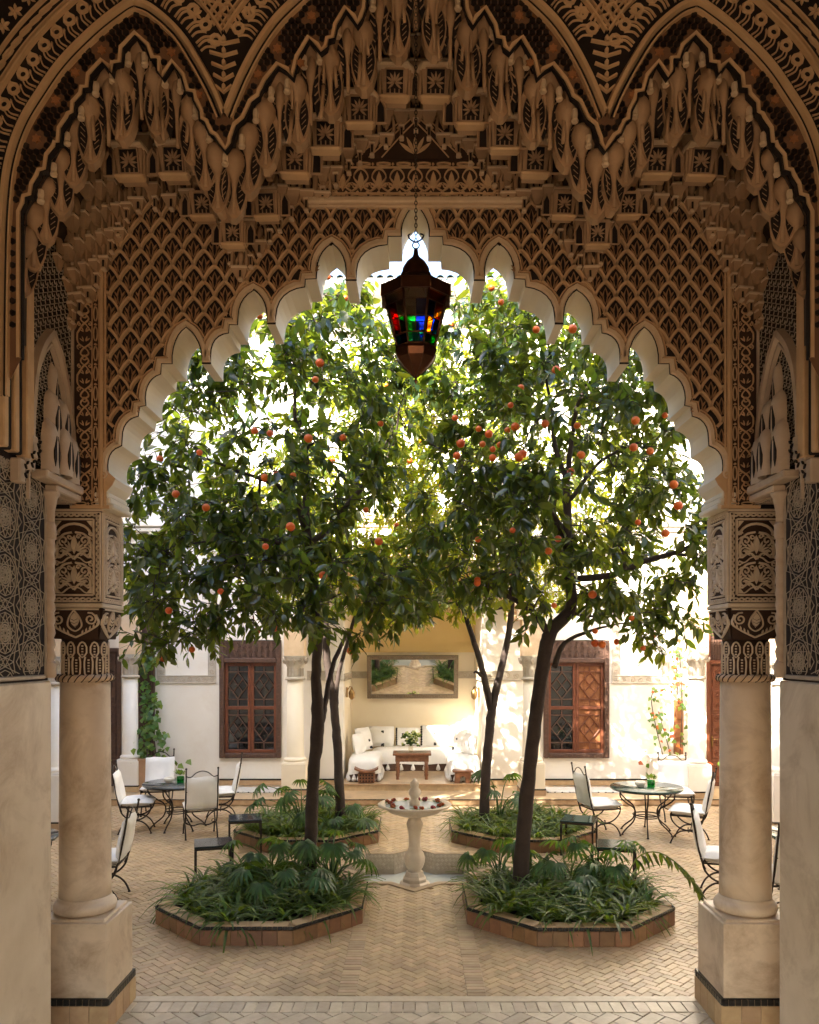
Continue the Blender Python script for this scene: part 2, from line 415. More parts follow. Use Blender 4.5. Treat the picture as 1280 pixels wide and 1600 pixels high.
def herring(l, wd, gap, xr, yr, rot, skip, org=(0, 0)):
    """herringbone laid at an angle: yields (x, y, angle)"""
    out = []; c, s = math.cos(rot), math.sin(rot)
    n = int((abs(xr[1] - xr[0]) + abs(yr[1] - yr[0])) / wd) + 4
    for i in range(-n, n):
        for j in range(-n, n):
            # herringbone cell: period (wd, wd) along the stair and (2l) across
            bx = i * wd + j * (2 * wd) ; by = i * wd - j * (2 * wd)
            for (dx, dy, a) in ((l / 2, wd / 2, 0), (l - wd / 2 - l + l, l / 2 + 0, PI / 2)):
                pass
            for k in (0, 1):
                if k == 0: px, py, a = bx + l / 2, by + wd / 2, 0.0
                else: px, py, a = bx + wd / 2, by + wd + l / 2, PI / 2
                x = org[0] + px * c - py * s; y = org[1] + px * s + py * c
                if xr[0] <= x <= xr[1] and yr[0] <= y <= yr[1] and not skip(x, y): out.append((x, y, a + rot))
    return out
def lay(spots, l, wd, gap, name, m, parent, score, limit=300, tilt=.006, dz=.0022, z0=0.0):
    base = tile_mesh(l - gap, wd - gap); me = base.mesh(name, M[m])
    spots = sorted(spots, key=score)
    st = MB(); rr = random.Random(5)
    for k, (x, y, a) in enumerate(spots):
        rx, ry, z = rr.uniform(-tilt, tilt), rr.uniform(-tilt, tilt), rr.uniform(-dz, dz) + z0; a += rr.uniform(-.012, .012)
        if k < limit: inst(name, me, parent, (x, y, z), (rx, ry, a))
        else:
            c, s = math.cos(a), math.sin(a)
            st.add([(x + p[0] * c - p[1] * s, y + p[0] * s + p[1] * c, z + p[2] + p[1] * rx - p[0] * ry) for p in base.v], base.f)
    if st.v: tag(st.build(name + '_paving', M[m], parent, fix=False), kind='stuff')
def near(sp):
    x, y, a = sp
    u = CU + x * FPX / y if y > 1 else 9999
    return y + (30 if not (200 < u < 1105) else 0)
PX0, PX1 = -.58, .52       # the path that runs to the fountain
def skip_court(x, y):
    if any(inside((x, y), o) for o in POCT) or inside((x, y), star_in): return True
    if (PX0 - .025 < x < PX0 + .025 or PX1 - .025 < x < PX1 + .025) and y < 9.95: return True
    return False
TL, TW = .150, .075
spots = [s for s in herring(TL, TW, .004, (-7.2, 7.2), (6.72, 15.2), PI / 4, skip_court, (.02, 6.2))]
lay(spots, TL, TW, .0035, 'tile', 'tile', court, near)
edge = [(px, 6.815 + k * .062, 0.0) for px in (PX0, PX1) for k in range(50)]
lay(edge, .165, .062, .005, 'edge_tile', 'strip_tile', court, lambda s: s[1], z0=.009)
hs = herring(.25, .125, .004, (-2.62, 2.62), (2.6, 6.60), PI / 4, lambda x, y: False, (.05, 5.0))
lay(hs, .25, .125, .006, 'tile', 'pale_tile', hallf, lambda s: -s[1], 200)
soldier = [(-2.35 + k * .10, 6.575, PI / 2) for k in range(48)]
lay(soldier, .19, .10, .006, 'border_tile', 'pale_tile', hallf, lambda s: abs(s[0]), z0=.006)
b = MB(); b.box((0, 6.725, -.001), (4.74, .10, .022), bev=.004)
b.build('stone_sill', M['pale_tile'], hallf)

# unseen hall body; side and back walls added to dim the interior
rf = MB(); rf.slab([(-8.6, -4.2), (8.6, -4.2), (8.6, 6.235), (-8.6, 6.235)], 8.3, 8.6)
tag(rf.build('hall_ceiling', M['ceil']), kind='structure')

for sx, lab in ((-1, 'unseen plaster side wall added to dim the hall, on the shaded side'), (1, 'unseen plaster side wall added to dim the hall, on the sunny side')):
    b = MB(); b.box((sx * 5.05, 1.10, 4.14), (.3, 10.2, 8.3)); tag(b.build('hall_wall', M['plaster'], None, (sx * 5.05, 1.1, 0)), lab, 'wall')
b = MB()
for x in (-4.4, 4.4): b.box((x, -4.05, 4.14), (1.0, .3, 8.3))
b.box((0, -4.05, 5.50), (7.8, .3, 5.58)); tag(b.build('entrance_wall', M['plaster'], None, (0, -4.05, 0)), 'unseen plaster wall added behind the hall, its wide entrance sized to dim the vault', 'wall')  # opening height set by how much light reaches the vault
# ================================================================ scalloped arch outline (photo pixels, left half)
ARCH = [(158, 795), (166, 780), (167, 768), (176, 758), (180, 748)]
def lobe(p0, p1, c, n=6):
    return [((1 - t) ** 2 * p0[0] + 2 * (1 - t) * t * c[0] + t * t * p1[0], (1 - t) ** 2 * p0[1] + 2 * (1 - t) * t * c[1] + t * t * p1[1]) for t in (i / n for i in range(n + 1))]
ARCH += lobe((170, 738), (187, 699), (166, 706)) + [(191, 697)]
ARCH += lobe((192, 684), (217, 651), (192, 656)) + [(219, 636), (229, 634)]
ARCH += lobe((228, 622), (252, 585), (229, 592)) + [(253, 569), (270, 569)]
ARCH += lobe((270, 556), (291, 512), (273, 524), 5)[:-1] + lobe((291, 512), (315, 556), (311, 526), 5) + [(315.6, 569), (330, 569)]
ARCH += lobe((330, 556), (358, 521), (330, 524)) + [(359, 508), (372, 508)]
ARCH += lobe((373, 494), (397, 454), (374, 466), 5)[:-1] + lobe((397, 454), (416, 490), (415, 466), 5) + [(417.6, 507), (431, 507)]
ARCH += lobe((432, 494), (477, 449), (434, 454)) + [(478, 437), (495, 436)]
ARCH += lobe((496, 423), (519, 381), (497, 394), 5)[:-1] + lobe((519, 381), (540, 421), (538, 394), 5) + [(540, 439), (557.5, 439)]
ARCH += lobe((558, 424), (606, 383), (560, 386)) + [(607, 370), (628, 370)]
ARCH += lobe((628, 360), (649, 319), (630, 338), 5)[:-1]
ARCH = ARCH + [(649, 319)] + [(1298 - u, v) for u, v in reversed(ARCH)]
def WX(u): return X(u, YW)
def WZ(v): return Z(v, YW)
A2 = [(WX(u), WZ(v)) for u, v in ARCH]
ZB = A2[0][1]
portal = empty('portal_wall', (0, YW, ZB), 'carved plaster wall pierced by the large scalloped arch that opens to the courtyard', 'wall')
pw = MB()
outer = [(-2.88, ZB)] + A2 + [(2.88, ZB), (2.88, 8.29), (-2.88, 8.29)]
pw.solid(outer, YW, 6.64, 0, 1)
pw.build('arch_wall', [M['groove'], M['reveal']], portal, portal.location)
FRW = (Vector((0, YW, 0)), Vector((1, 0, 0)), Vector((0, 0, 1)), Vector((0, -1, 0)))
ab = MB()
off1 = [p for p in offset(A2[5:-5], .032)]
ab.ribbon(off1, .046, .024, FRW, 0)
ab.ribbon(offset(A2[5:-5], .064), .012, .020, FRW, 1)
for q in (0, 1):     # plain plaster tongue over the impost
    pl_ = [(158, 797), (166, 781), (167, 768), (176, 758), (181, 748), (171, 739), (163, 728), (156, 728)]
    pl_ = [(WX(1298 - u) if q else WX(u), WZ(v)) for u, v in pl_]
    ab.plate(pl_, .012, FRW, 1)
    ab.ribbon(spiral((pl_[5][0] + pl_[6][0]) / 2 - (.02 if q == 0 else -.02), WZ(743), .034, 1.3, 1 if q else -1, PI / 2, 12), .013, .026, FRW, 0)
ab.build('arch_border', [M['stucco_pale'], M['stucco']], portal, portal.location)
# sebka lattice and palmettes
DX, DZ = .1635, .1215
wall_x0, wall_x1 = WX(166), WX(1298 - 166)
z_top = WZ(300)
def in_field(x, z, mg):
    if not (wall_x0 + mg * .2 < x < wall_x1 - mg * .2 and ZB + .02 < z < z_top): return False
    if inside((x, z), A2 + []): return False
    return dist_poly((x, z), A2) > mg
def ogee(x0, z0, x1, z1, n=6):
    return [(x0 + (x1 - x0) * (t ** 1.9 * .75 + t * .25), z0 + (z1 - z0) * t) for t in (i / n for i in range(n + 1))]
pm = MB(); fr0 = (Vector((0, 0, 0)), Vector((1, 0, 0)), Vector((0, 0, 1)), Vector((0, -1, 0)))
def leafshape(cx, cz, L, wd, ang, n=5):
    a = []; c, s = math.cos(ang), math.sin(ang)
    for sg in (1, -1):
        for i in range(n + 1):
            t = i / n if sg > 0 else 1 - i / n
            x = sg * wd / 2 * math.sin(PI * t) ** .9; y = L * t
            if 0 < i < n or sg > 0: a.append((cx + x * c - y * s, cz + x * s + y * c))
    return a
pm.plate(leafshape(0, -.088, .180, .130, 0, 6), .004, fr0, 1)
pm.ribbon(leafshape(0, -.06, .13, .034, 0, 4), .009, .016, fr0, 0, closed=True)
for sg in (-1, 1):
    for (z0, L, a) in ((-.07, .10, .42), (-.062, .10, .78), (-.055, .075, 1.15), (-.01, .07, .55)):
        pm.plate(leafshape(sg * .008, z0, L, .017, -sg * a, 3), .013, fr0, 0, inset=.75)
pal_me = pm.mesh('palmette', [M['rib'], M['groove']])
lat = {-1: MB(), 1: MB()}; rest = MB(); cells = []
r0 = int((z_top - ZB) / DZ) + 2
for j in range(-1, r0):
    for i in range(-18, 19):
        x = (i + (.5 if j % 2 else 0)) * DX; z = z_top - .09 - j * DZ
        if in_field(x, z, .058): cells.append((x, z))
        for sg in (-1, 1):
            pts = ogee(x + sg * DX / 2, z, x, z + DZ)
            run = []
            for p in pts:
                if in_field(p[0], p[1], .052): run.append(p)
                else:
                    if len(run) > 1: lat[1 if run[0][0] > 0 else -1].ribbon(run, .027, .030, FRW)
                    run = []
            if len(run) > 1: lat[1 if run[0][0] > 0 else -1].ribbon(run, .027, .030, FRW)
for q in (-1, 1): lat[q].build('lattice', M['stucco'], portal, portal.location)
cells.sort(key=lambda c: -c[1] if False else abs(c[0]) * .2 + c[1] * .6)
for k, (x, z) in enumerate(cells):
    if k < 300: inst('palmette', pal_me, portal, (x, -.002, z - ZB))
    else: rest.add([(p[0] + x, p[1] + YW - .002, p[2] + z) for p in pm.v], pm.f)
    if k >= 300:
        for q in range(len(pm.f)): rest.m[len(rest.m) - len(pm.f) + q] = pm.m[q]
if rest.v: tag(rest.build('palmette_field', [M['rib'], M['groove']], portal, portal.location, fix=False), kind='stuff')

# ---------------------------------------------------------------- carved relief patterns in a w x h panel
def guilloche(mb, fr, x0, y0, x1, y1, amp, per, w, h, m=0):
    L = math.hypot(x1 - x0, y1 - y0); ux, uy = (x1 - x0) / L, (y1 - y0) / L
    n = max(6, int(L / per) * 6); k = max(1, round(L / per))
    for ph in (0, PI):
        mb.ribbon([(x0 + ux * L * i / n - uy * amp * math.sin(2 * PI * k * i / n / 2 + ph), y0 + uy * L * i / n + ux * amp * math.sin(2 * PI * k * i / n / 2 + ph)) for i in range(n + 1)], w, h, fr, m)
def frame_rect(mb, fr, x0, y0, x1, y1, w, h, m=0):
    mb.ribbon([(x0, y0), (x1, y0)], w, h, fr, m); mb.ribbon([(x0, y1), (x1, y1)], w, h, fr, m)
    mb.ribbon([(x0, y0), (x0, y1)], w, h + .001, fr, m); mb.ribbon([(x1, y0), (x1, y1)], w, h + .001, fr, m)
def arabesque(mb, fr, W, H, w=.009, h=.014, m=0):
    """two stacked palmettes with mirrored scrolls, centred on the frame's origin"""
    bw = .026
    for (a, b_, c, d) in ((-W / 2 + bw, -H / 2 + bw * .8, W / 2 - bw, -H / 2 + bw * .8), (-W / 2 + bw, H / 2 - bw * .8, W / 2 - bw, H / 2 - bw * .8),
                          (-W / 2 + bw * .8, -H / 2 + bw, -W / 2 + bw * .8, H / 2 - bw), (W / 2 - bw * .8, -H / 2 + bw, W / 2 - bw * .8, H / 2 - bw)):
        guilloche(mb, fr, a, b_, c, d, .012, .045, w, h, m)
    frame_rect(mb, fr, -W / 2 + .004, -H / 2 + .004, W / 2 - .004, H / 2 - .004, .008, h, m)
    iw, ih = W / 2 - .054, H / 2 - .056
    frame_rect(mb, fr, -iw, -ih, iw, ih, .016, h + .003, m)
    mb.ribbon([(iw * .82 * math.cos(a), ih * .58 + ih * .30 * math.sin(a)) for a in (PI * i / 10 for i in range(11))], w * 1.5, h, fr, m)
    for c0 in (ih * .28, -ih * .52):
        mb.plate(leafshape(0, c0 - .06, .15, .05, 0, 5), h, fr, m, inset=.8)
        for sg in (-1, 1):
            mb.ribbon(spiral(sg * iw * .52, c0 + .045, .042, 1.3, sg, -PI / 2), w, h, fr, m)
            mb.ribbon(spiral(sg * iw * .62, c0 - .045, .036, 1.2, -sg, PI / 2), w, h, fr, m)
            mb.ribbon(bez([(0, c0 - .10), (sg * iw * .35, c0 - .05), (sg * iw * .78, c0 - .085), (sg * iw * .86, c0 + .01), (sg * iw * .55, c0 + .09), (sg * .012, c0 + .11)], 4), w * 1.25, h, fr, m)
            for q in range(4):
                a = .35 + .42 * q
                mb.plate(leafshape(sg * .018, c0 - .035, .085, .016, -sg * a, 3), h, fr, m, inset=.8)
            for q in range(3):
                mb.plate(leafshape(sg * iw * .92, c0 - .10 + q * .075, .05, .016, sg * (.5 + .2 * q), 3), h * .9, fr, m, inset=.8)
    for c0 in (ih * .28, -ih * .52):
        for sg in (-1, 1):
            mb.ribbon(bez([(sg * iw * .9, c0 - .11), (sg * iw * .6, c0 - .125), (sg * iw * .3, c0 - .09), (0, c0 - .075)], 3), w * .8, h * .9, fr, m)
            mb.ribbon(spiral(sg * iw * .22, c0 + .075, .022, 1.1, sg, 0, 8), w * .8, h, fr, m)
            mb.ribbon(spiral(sg * iw * .84, c0 + .10, .022, 1.1, -sg, 0, 8), w * .8, h, fr, m)
            for q in range(3): mb.plate(leafshape(sg * iw * .30, c0 - .075 + q * .028, .06, .014, -sg * (.9 + .2 * q), 3), h * .9, fr, m, inset=.8)
    for sg in (-1, 1):
        for q in (-1, 1):
            mb.plate([(sg * (iw - .012), q * (ih - .012)), (sg * (iw - .06), q * (ih - .012)), (sg * (iw - .012), q * (ih - .07))][::sg * q], h, fr, m, inset=.8)
def knots(mb, fr, W, H, w=.012, h=.015, m=0, per=.36):
    """braided kufic-like strip, origin at the bottom centre"""
    n = max(1, round(H / per)); per = H / n
    for k in range(n):
        y = k * per
        for sg in (-1, 1):
            mb.ribbon(bez([(sg * W * .42, y), (sg * W * .10, y + per * .2), (-sg * W * .22, y + per * .32), (-sg * W * .10, y + per * .43), (sg * W * .22, y + per * .5),
                           (sg * W * .10, y + per * .62), (-sg * W * .38, y + per * .78), (-sg * W * .42, y + per)], 4), w, h, fr, m)
            mb.ribbon(spiral(sg * W * .30, y + per * .68, W * .16, 1.2, sg, -PI / 2, 9), w * .7, h * .9, fr, m)
            mb.ribbon(spiral(sg * W * .30, y + per * .22, W * .13, 1.2, -sg, PI / 2, 9), w * .7, h * .9, fr, m)
            for a in (.3, .9): mb.plate(leafshape(sg * W * .05, y + per * .80, W * .34, W * .07, -sg * a, 3), h * .85, fr, m, inset=.8)
            for a in (.4, 1.0): mb.plate(leafshape(sg * W * .05, y + per * .03, W * .30, W * .07, -sg * a, 3), h * .85, fr, m, inset=.8)
        mb.ribbon([(W * .13 * math.cos(a), y + per * .42 + W * .13 * math.sin(a)) for a in (2 * PI * i / 10 for i in range(10))], w * .8, h, fr, m, closed=True)
def beads(mb, fr, x, y0, y1, w=.03, per=.16, h=.014, m=0):
    n = max(1, round((y1 - y0) / per)); per = (y1 - y0) / n
    for k in range(n):
        y = y0 + k * per
        mb.ribbon([(x + w / 2 * math.cos(a), y + per * .42 + per * .36 * math.sin(a)) for a in (2 * PI * i / 10 for i in range(10))], .009, h, fr, m, closed=True)
        mb.plate([(x - w * .5, y + per * .88), (x, y + per * .82), (x + w * .5, y + per * .88), (x, y + per * .96)], h, fr, m, inset=.8)
# vertical carved strips and edge mouldings either side of the sebka field
for sx in (-1, 1):
    xm = WX(160) if sx < 0 else WX(1298 - 160)
    st = MB(); xs = (WX(133) if sx < 0 else WX(1298 - 133)); xb = (WX(150) if sx < 0 else WX(1298 - 150))
    z0, z1 = ZB + .055, WZ(430)
    bkx = (xs + xb) / 2
    frs = (Vector((xs, YW, z0)), FRW[1], FRW[2], FRW[3])
    st.plate([(-.095, 0), (.135, 0), (.135, z1 - z0 + .3), (-.095, z1 - z0 + .3)] if sx < 0 else [(-.135, 0), (.095, 0), (.095, z1 - z0 + .3), (-.135, z1 - z0 + .3)], .003, frs, 1)
    knots(st, frs, .135, z1 - z0 + .2, .011, .016, 0, .34)
    frb = (Vector((xb, YW, z0)), FRW[1], FRW[2], FRW[3])
    beads(st, frb, 0, 0, z1 - z0 + .25)
    for q in (-.026, .026): st.ribbon([(q, 0), (q, z1 - z0 + .25)], .008, .016, frb, 0)
    st.ribbon([(-.09 if sx < 0 else .09, 0), (-.09 if sx < 0 else .09, z1 - z0 + .25)], .009, .016, frs, 0)
    # bottom border
    st.box((bkx, YW - .012, ZB + .012), (.30, .024, .024), 0); 
    fb = (Vector((bkx, YW, ZB + .04)), FRW[2], FRW[1], FRW[3])
    beads(st, fb, 0, -.13, .13, .024, .13)
    st.build('carved_strip', [M['stucco'], M['ochre']], portal, portal.location)
    mo = MB()
    mo.box((xm, YW - .016, (ZB + z_top) / 2 - .1), (.030, .032, z_top - ZB - .2), bev=.008)
    mo.box((xm + sx * -.028, YW - .008, (ZB + z_top) / 2 - .1), (.014, .016, z_top - ZB - .2))
    mo.build('edge_moulding', M['stucco'], portal, portal.location)
    im = MB()     # impost mouldings under the springing of the arch
    xi = 2.43
    for (z, d, hh) in ((ZB + .02, .05, .04), (ZB + .065, .03, .045), (ZB + .11, .012, .04)):
        im.box((sx * (xi + .03 - d / 2 - .02), YW + .2, z), (.10 + d, .40 + .02, hh), bev=.01)
    im.build('impost', M['reveal'], portal, portal.location)
# cornice and carved frieze over the middle of the wall
fz = MB(); zc = WZ(322)
fz.box((0, YW - .035, zc + .02), (1.72, .07, .05), bev=.012)
fz.box((0, YW - .018, zc - .02), (1.70, .036, .02))
fz.build('cornice', M['stucco_pale'], portal, portal.location)
fz = MB(); frf = (Vector((0, YW - .02, zc + .07)), FRW[1], FRW[2], FRW[3])
fz.box((0, YW - .01, zc + .20), (1.6, .02, .30), 1)
fh = (Vector((0, YW - .02, zc + .065)), FRW[2], FRW[1], FRW[3])
beads(fz, fh, 0, -.80, .80, .022, .15)
fz.ribbon([(-.8, .015), (.8, .015)], .01, .014, frf); fz.ribbon([(-.72, .215), (.72, .215)], .012, .014, frf)
for k in range(-5, 6):
    x = k * .14
    fz.plate(leafshape(x, .03, .16, .05, 0, 4), .014, frf, inset=.8)
    for sg in (-1, 1):
        fz.ribbon(bez([(x + sg * .07, .03), (x + sg * .02, .07), (x + sg * .055, .14), (x + sg * .03, .19), (x, .205)], 3), .011, .016, frf)
        fz.ribbon(spiral(x + sg * .05, .075, .022, 1.1, sg, 0, 8), .008, .013, frf)
        for a in (.5, .95): fz.plate(leafshape(x, .05, .09, .016, -sg * a, 3), .012, frf, inset=.8)
fh2 = (Vector((0, YW - .02, zc + .31)), FRW[2], FRW[1], FRW[3])
beads(fz, fh2, 0, -.62, .62, .024, .15)
fz.plate([(-.5, .27), (.5, .27), (.12, .62), (0, .70), (-.12, .62)], .02, frf, 1)
for sg in (-1, 1):
    for q in (0, .05, .10): fz.ribbon([(sg * (.46 - q * 2), .28), (sg * (.16 - q * .6), .52 - q * .6), (sg * .0, .66 - q)], .013, .026, frf)
    for q in range(4): fz.ribbon([(sg * (.10 + q * .07), .56 - q * .07), (sg * (.14 + q * .07), .50 - q * .07)], .018, .03, frf)
for a in (-.9, -.45, 0, .45, .9): fz.plate(leafshape(0, .30, .17, .035, a, 4), .026, frf, inset=.8)
fz.build('frieze', [M['stucco'], M['ochre']], portal, portal.location)

# unseen front of the hall beside the portal, closed below to stop the sun
for sx, lab in ((-1, 'unseen plaster facade beside the portal, closed against the sun, behind the grey table group'), (1, 'unseen plaster facade beside the portal, closed against the sun, toward the sunny side')):
    fw = MB(); fw.solid([(sx * 2.885, 4.02), (sx * 3.14, 4.02), (sx * 3.14, 0), (sx * 8.6, 0), (sx * 8.6, 8.6), (sx * 2.885, 8.6)], 6.25, 6.62)
    tag(fw.build('facade_wall', M['white'], None, (sx * 5.7, 6.43, 4.25)), lab, 'wall')
# ================================================================ portal columns
def superloft(mb, rows, n=32, m=0):
    vs = []; k = len(rows)
    for (z, r, e) in rows:
        for j in range(n):
            a = 2 * PI * j / n + PI / n; c, s = math.cos(a), math.sin(a)
            q = (abs(c) ** e + abs(s) ** e) ** (-1 / e)
            vs.append((r * c * q, r * s * q, z))
    mb.add(vs, [(i * n + j, i * n + (j + 1) % n, (i + 1) * n + (j + 1) % n, (i + 1) * n + j) for i in range(k - 1) for j in range(n)], m, True)
def portal_column(cx, label, inner):
    root = empty('portal_column', (cx, 6.45, 0), label, 'column', 'twin columns carrying the scalloped arch')
    pl = MB()
    pl.box((0, 0, .41), (.56, .56, .82), bev=.006); pl.box((0, 0, .828), (.50, .50, .03), bev=.008)
    pl.build('plinth', M['column'], root)
    sk = MB(); sk.box((0, 0, .125), (.588, .588, .25)); sb = sk.build('skirting', M['grout'], root)
    tm = {}
    for (ln, hh, mk, nm) in ((.15, .195, 'coping', 'tile'), (.0495, .046, 'black_tile', 'trim_tile')):
        bx = MB(); bx.box((0, 0, 0), (ln - .005, .012, hh), bev=.003); tm[nm] = bx.mesh(nm, M[mk])
    for k in range(4):
        a = k * PI / 2
        def put(nm, t, z):
            inst(nm, tm[nm], sb, (math.cos(a) * t - math.sin(a) * -.297, math.sin(a) * t + math.cos(a) * -.297, z), (0, 0, a))
        for i in range(4): put('tile', -.225 + i * .15, .098)
        for i in range(12): put('trim_tile', -.2723 + i * .0495, .222)
    tb = MB(); tb.box((0, 0, .249), (.60, .60, .008), bev=.002); tb.build('trim_cap', M['black_tile'], root)
    bs = MB(); bs.lathe([(.20, .844), (.228, .85), (.240, .872), (.240, .90), (.228, .922), (.212, .930), (.206, .945), (.200, .965)], 40)
    bs.build('base', M['column'], root)
    sh = MB(); sh.lathe([(.199, .95), (.197, 1.1), (.196, 1.6), (.193, 2.2), (.190, 2.60), (.190, 2.69)], 44); sh.build('shaft', M['column'], root)
    rg = MB(); n, kk = 72, 10; vs = []
    for i in range(n):
        a = 2 * PI * i / n
        for j in range(kk):
            b_ = 2 * PI * j / kk; rr = .029 * (1 + .16 * math.cos(b_ * 1 + a * 24))
            vs.append(((.192 + rr * math.cos(b_)) * math.cos(a), (.192 + rr * math.cos(b_)) * math.sin(a), 2.70 + rr * math.sin(b_) * .95))
    rg.add(vs, [(i * kk + j, i * kk + (j + 1) % kk, ((i + 1) % n) * kk + (j + 1) % kk, ((i + 1) % n) * kk + j) for i in range(n) for j in range(kk)], 0, True)
    rp = []
    for q in range(24):
        a0 = 2 * PI * q / 24
        rg.tube([((.192 + .031 * math.cos(t)) * math.cos(a0 + (t - PI / 2) * .10), (.192 + .031 * math.cos(t)) * math.sin(a0 + (t - PI / 2) * .10), 2.70 + .030 * math.sin(t)) for t in (-1.3 + 2.6 * i / 6 for i in range(7))], .0045, 4, 1)
    rg.build('rope_ring', [M['stucco_pale'], M['ochre']], root)
    cp = MB(); cp.lathe([(.172, 2.72), (.172, 3.0)], 36, m=1)
    superloft(cp, [(3.0, .174, 2), (3.06, .180, 2.4), (3.12, .197, 3.2), (3.18, .208, 5), (3.25, .212, 9)], 48, 1)
    s0 = len(cp.v); r0_ = .172; circ = 2 * PI * r0_
    for k in range(12):                       # interlaced band
        x = circ * k / 12; d = circ / 12
        for sg in (-1, 1):
            cp.ribbon([(x + sg * d * .30, 2.735 if sg > 0 else 2.735), (x + sg * d * .34, 2.79), (x + sg * d * .34, 2.83), (x + d * (.5 + sg * .16) - d * .5 + sg * d * .1, 2.868), (x - sg * d * .02 + d * .5 - d * .16 * sg * 0 - d * .5, 2.868 + .0)][:4], .013, .010, (Vector((0, 0, 0)), Vector((1, 0, 0)), Vector((0, 0, 1)), Vector((0, -1, 0))))
            cp.ribbon([(x + d * .5 + sg * d * .12, 2.868), (x + d * .5 + sg * d * .34, 2.90), (x + d * .5 + sg * d * .34, 2.945), (x + d * .5 + sg * d * .18, 2.975), (x + d * .5, 2.985)], .013, .010, (Vector((0, 0, 0)), Vector((1, 0, 0)), Vector((0, 0, 1)), Vector((0, -1, 0))))
        cp.ribbon([(x - d * .30, 2.735), (x - d * .2, 2.722), (x + d * .2, 2.722), (x + d * .30, 2.735)], .013, .010, (Vector((0, 0, 0)), Vector((1, 0, 0)), Vector((0, 0, 1)), Vector((0, -1, 0))))
        for z in [2.755 + .022 * i for i in range(10)]:
            xx = x if z < 2.86 else x + d * .5
            cp.plate([(xx - .008, z - .006), (xx + .008, z - .006), (xx + .008, z + .006), (xx - .008, z + .006)], .008, (Vector((0, 0, 0)), Vector((1, 0, 0)), Vector((0, 0, 1)), Vector((0, -1, 0))), inset=.7)
    for i in range(s0, len(cp.v)):
        p = cp.v[i]; a = -PI / 2 + p[0] / r0_; rr = r0_ - p[1]
        cp.v[i] = (rr * math.cos(a), rr * math.sin(a), p[2])
    for k in range(4):                        # scrolls and pine cone on each face
        a = k * PI / 2; ex = Vector((math.cos(a), math.sin(a), 0)); out = Vector((math.sin(a), -math.cos(a), 0))
        ey = Vector((0, 0, 1)) + out * .17; ey.normalize(); nn = ex.cross(ey)
        fr = (out * .176 + Vector((0, 0, 3.01)), ex, ey, -nn if nn.dot(out) < 0 else nn)
        cp.plate([(-.17, .0), (.17, .0), (.20, .23), (-.20, .23)], .004, fr, 1)
        cp.plate(leafshape(0, .085, .125, .075, 0, 5), .016, fr, 0, inset=.85)
        for yy in (.11, .135, .16): cp.ribbon([(-.03, yy), (0, yy - .014), (.03, yy)], .004, .020, fr, 1)
        cp.ribbon([(-.20, .232), (.20, .232)], .016, .02, fr)
        for sg in (-1, 1):
            cp.ribbon(spiral(sg * .125, .155, .052, 1.6, -sg, PI / 2 + sg * .3, 16), .014, .018, fr)
            cp.ribbon(bez([(sg * .17, .19), (sg * .185, .12), (sg * .12, .07), (sg * .04, .03), (0, .012)], 4), .016, .018, fr)
            cp.ribbon(bez([(0, .225), (sg * .04, .17), (sg * .055, .11), (sg * .03, .075), (0, .06)], 4), .012, .018, fr)
            for q in range(5): cp.plate(leafshape(sg * (.05 + q * .03), .030 + q * .016, .045, .014, sg * -.25, 3), .014, fr, inset=.8)
    cp.build('capital', [M['block'], M['ochre']], root)
    bl = MB()
    bl.box((0, 0, 3.645), (.425, .425, .74), 1)
    bl.box((0, 0, 3.268), (.455, .455, .036), 0, bev=.008); bl.box((0, 0, 4.005), (.44, .44, .016), 0)
    for k in range(4):
        a = k * PI / 2; ex = Vector((math.cos(a), math.sin(a), 0)); out = Vector((math.sin(a), -math.cos(a), 0))
        fr = (out * .2125 + Vector((0, 0, 3.642)), ex, Vector((0, 0, 1)), out)
        arabesque(bl, fr, .42, .70, .0135, .016)
    bl.build('carved_block', [M['block'], M['ochre']], root)
    return root
portal_column(-2.645, 'plaster column with carved capital under the springing of the arch, nearest the grey topped table', 1)
portal_column(2.645, 'plaster column with carved capital under the springing of the arch, nearest the green topped tables', -1)
# ================================================================ side piers of the hall, with zellij net
def girih(mb, fr, W, H, m=0):
    """star rosettes in a net of fine lines, origin bottom left"""
    per = .375; rowx = .36
    def lines(cx, cy, R_, n, skip, w=.005):
        pts = [(cx + R_ * math.sin(2 * PI * i / n), cy + R_ * math.cos(2 * PI * i / n)) for i in range(n)]
        for i in range(n):
            a, b_ = pts[i], pts[(i + skip) % n]
            q = [(a[0] + (b_[0] - a[0]) * t, a[1] + (b_[1] - a[1]) * t) for t in (0, .25, .5, .75, 1)]
            run = []
            for p in q:
                if 0 < p[0] < W and 0 < p[1] < H: run.append(p)
                else:
                    if len(run) > 1: mb.ribbon(run, w, .005, fr, m)
                    run = []
            if len(run) > 1: mb.ribbon(run, w, .005, fr, m)
    for i in range(-1, int(W / rowx) + 2):
        for j in range(-1, int(H / per) + 2):
            cx = .19 + i * rowx; cy = .10 + j * per + (per / 2 if i % 2 else 0)
            lines(cx, cy, .05, 12, 5, .006); lines(cx, cy, .056, 12, 1, .009)
            lines(cx, cy, .135, 12, 4, .0045); lines(cx, cy, .135, 12, 1, .0045); lines(cx, cy, .215, 12, 3, .0045)
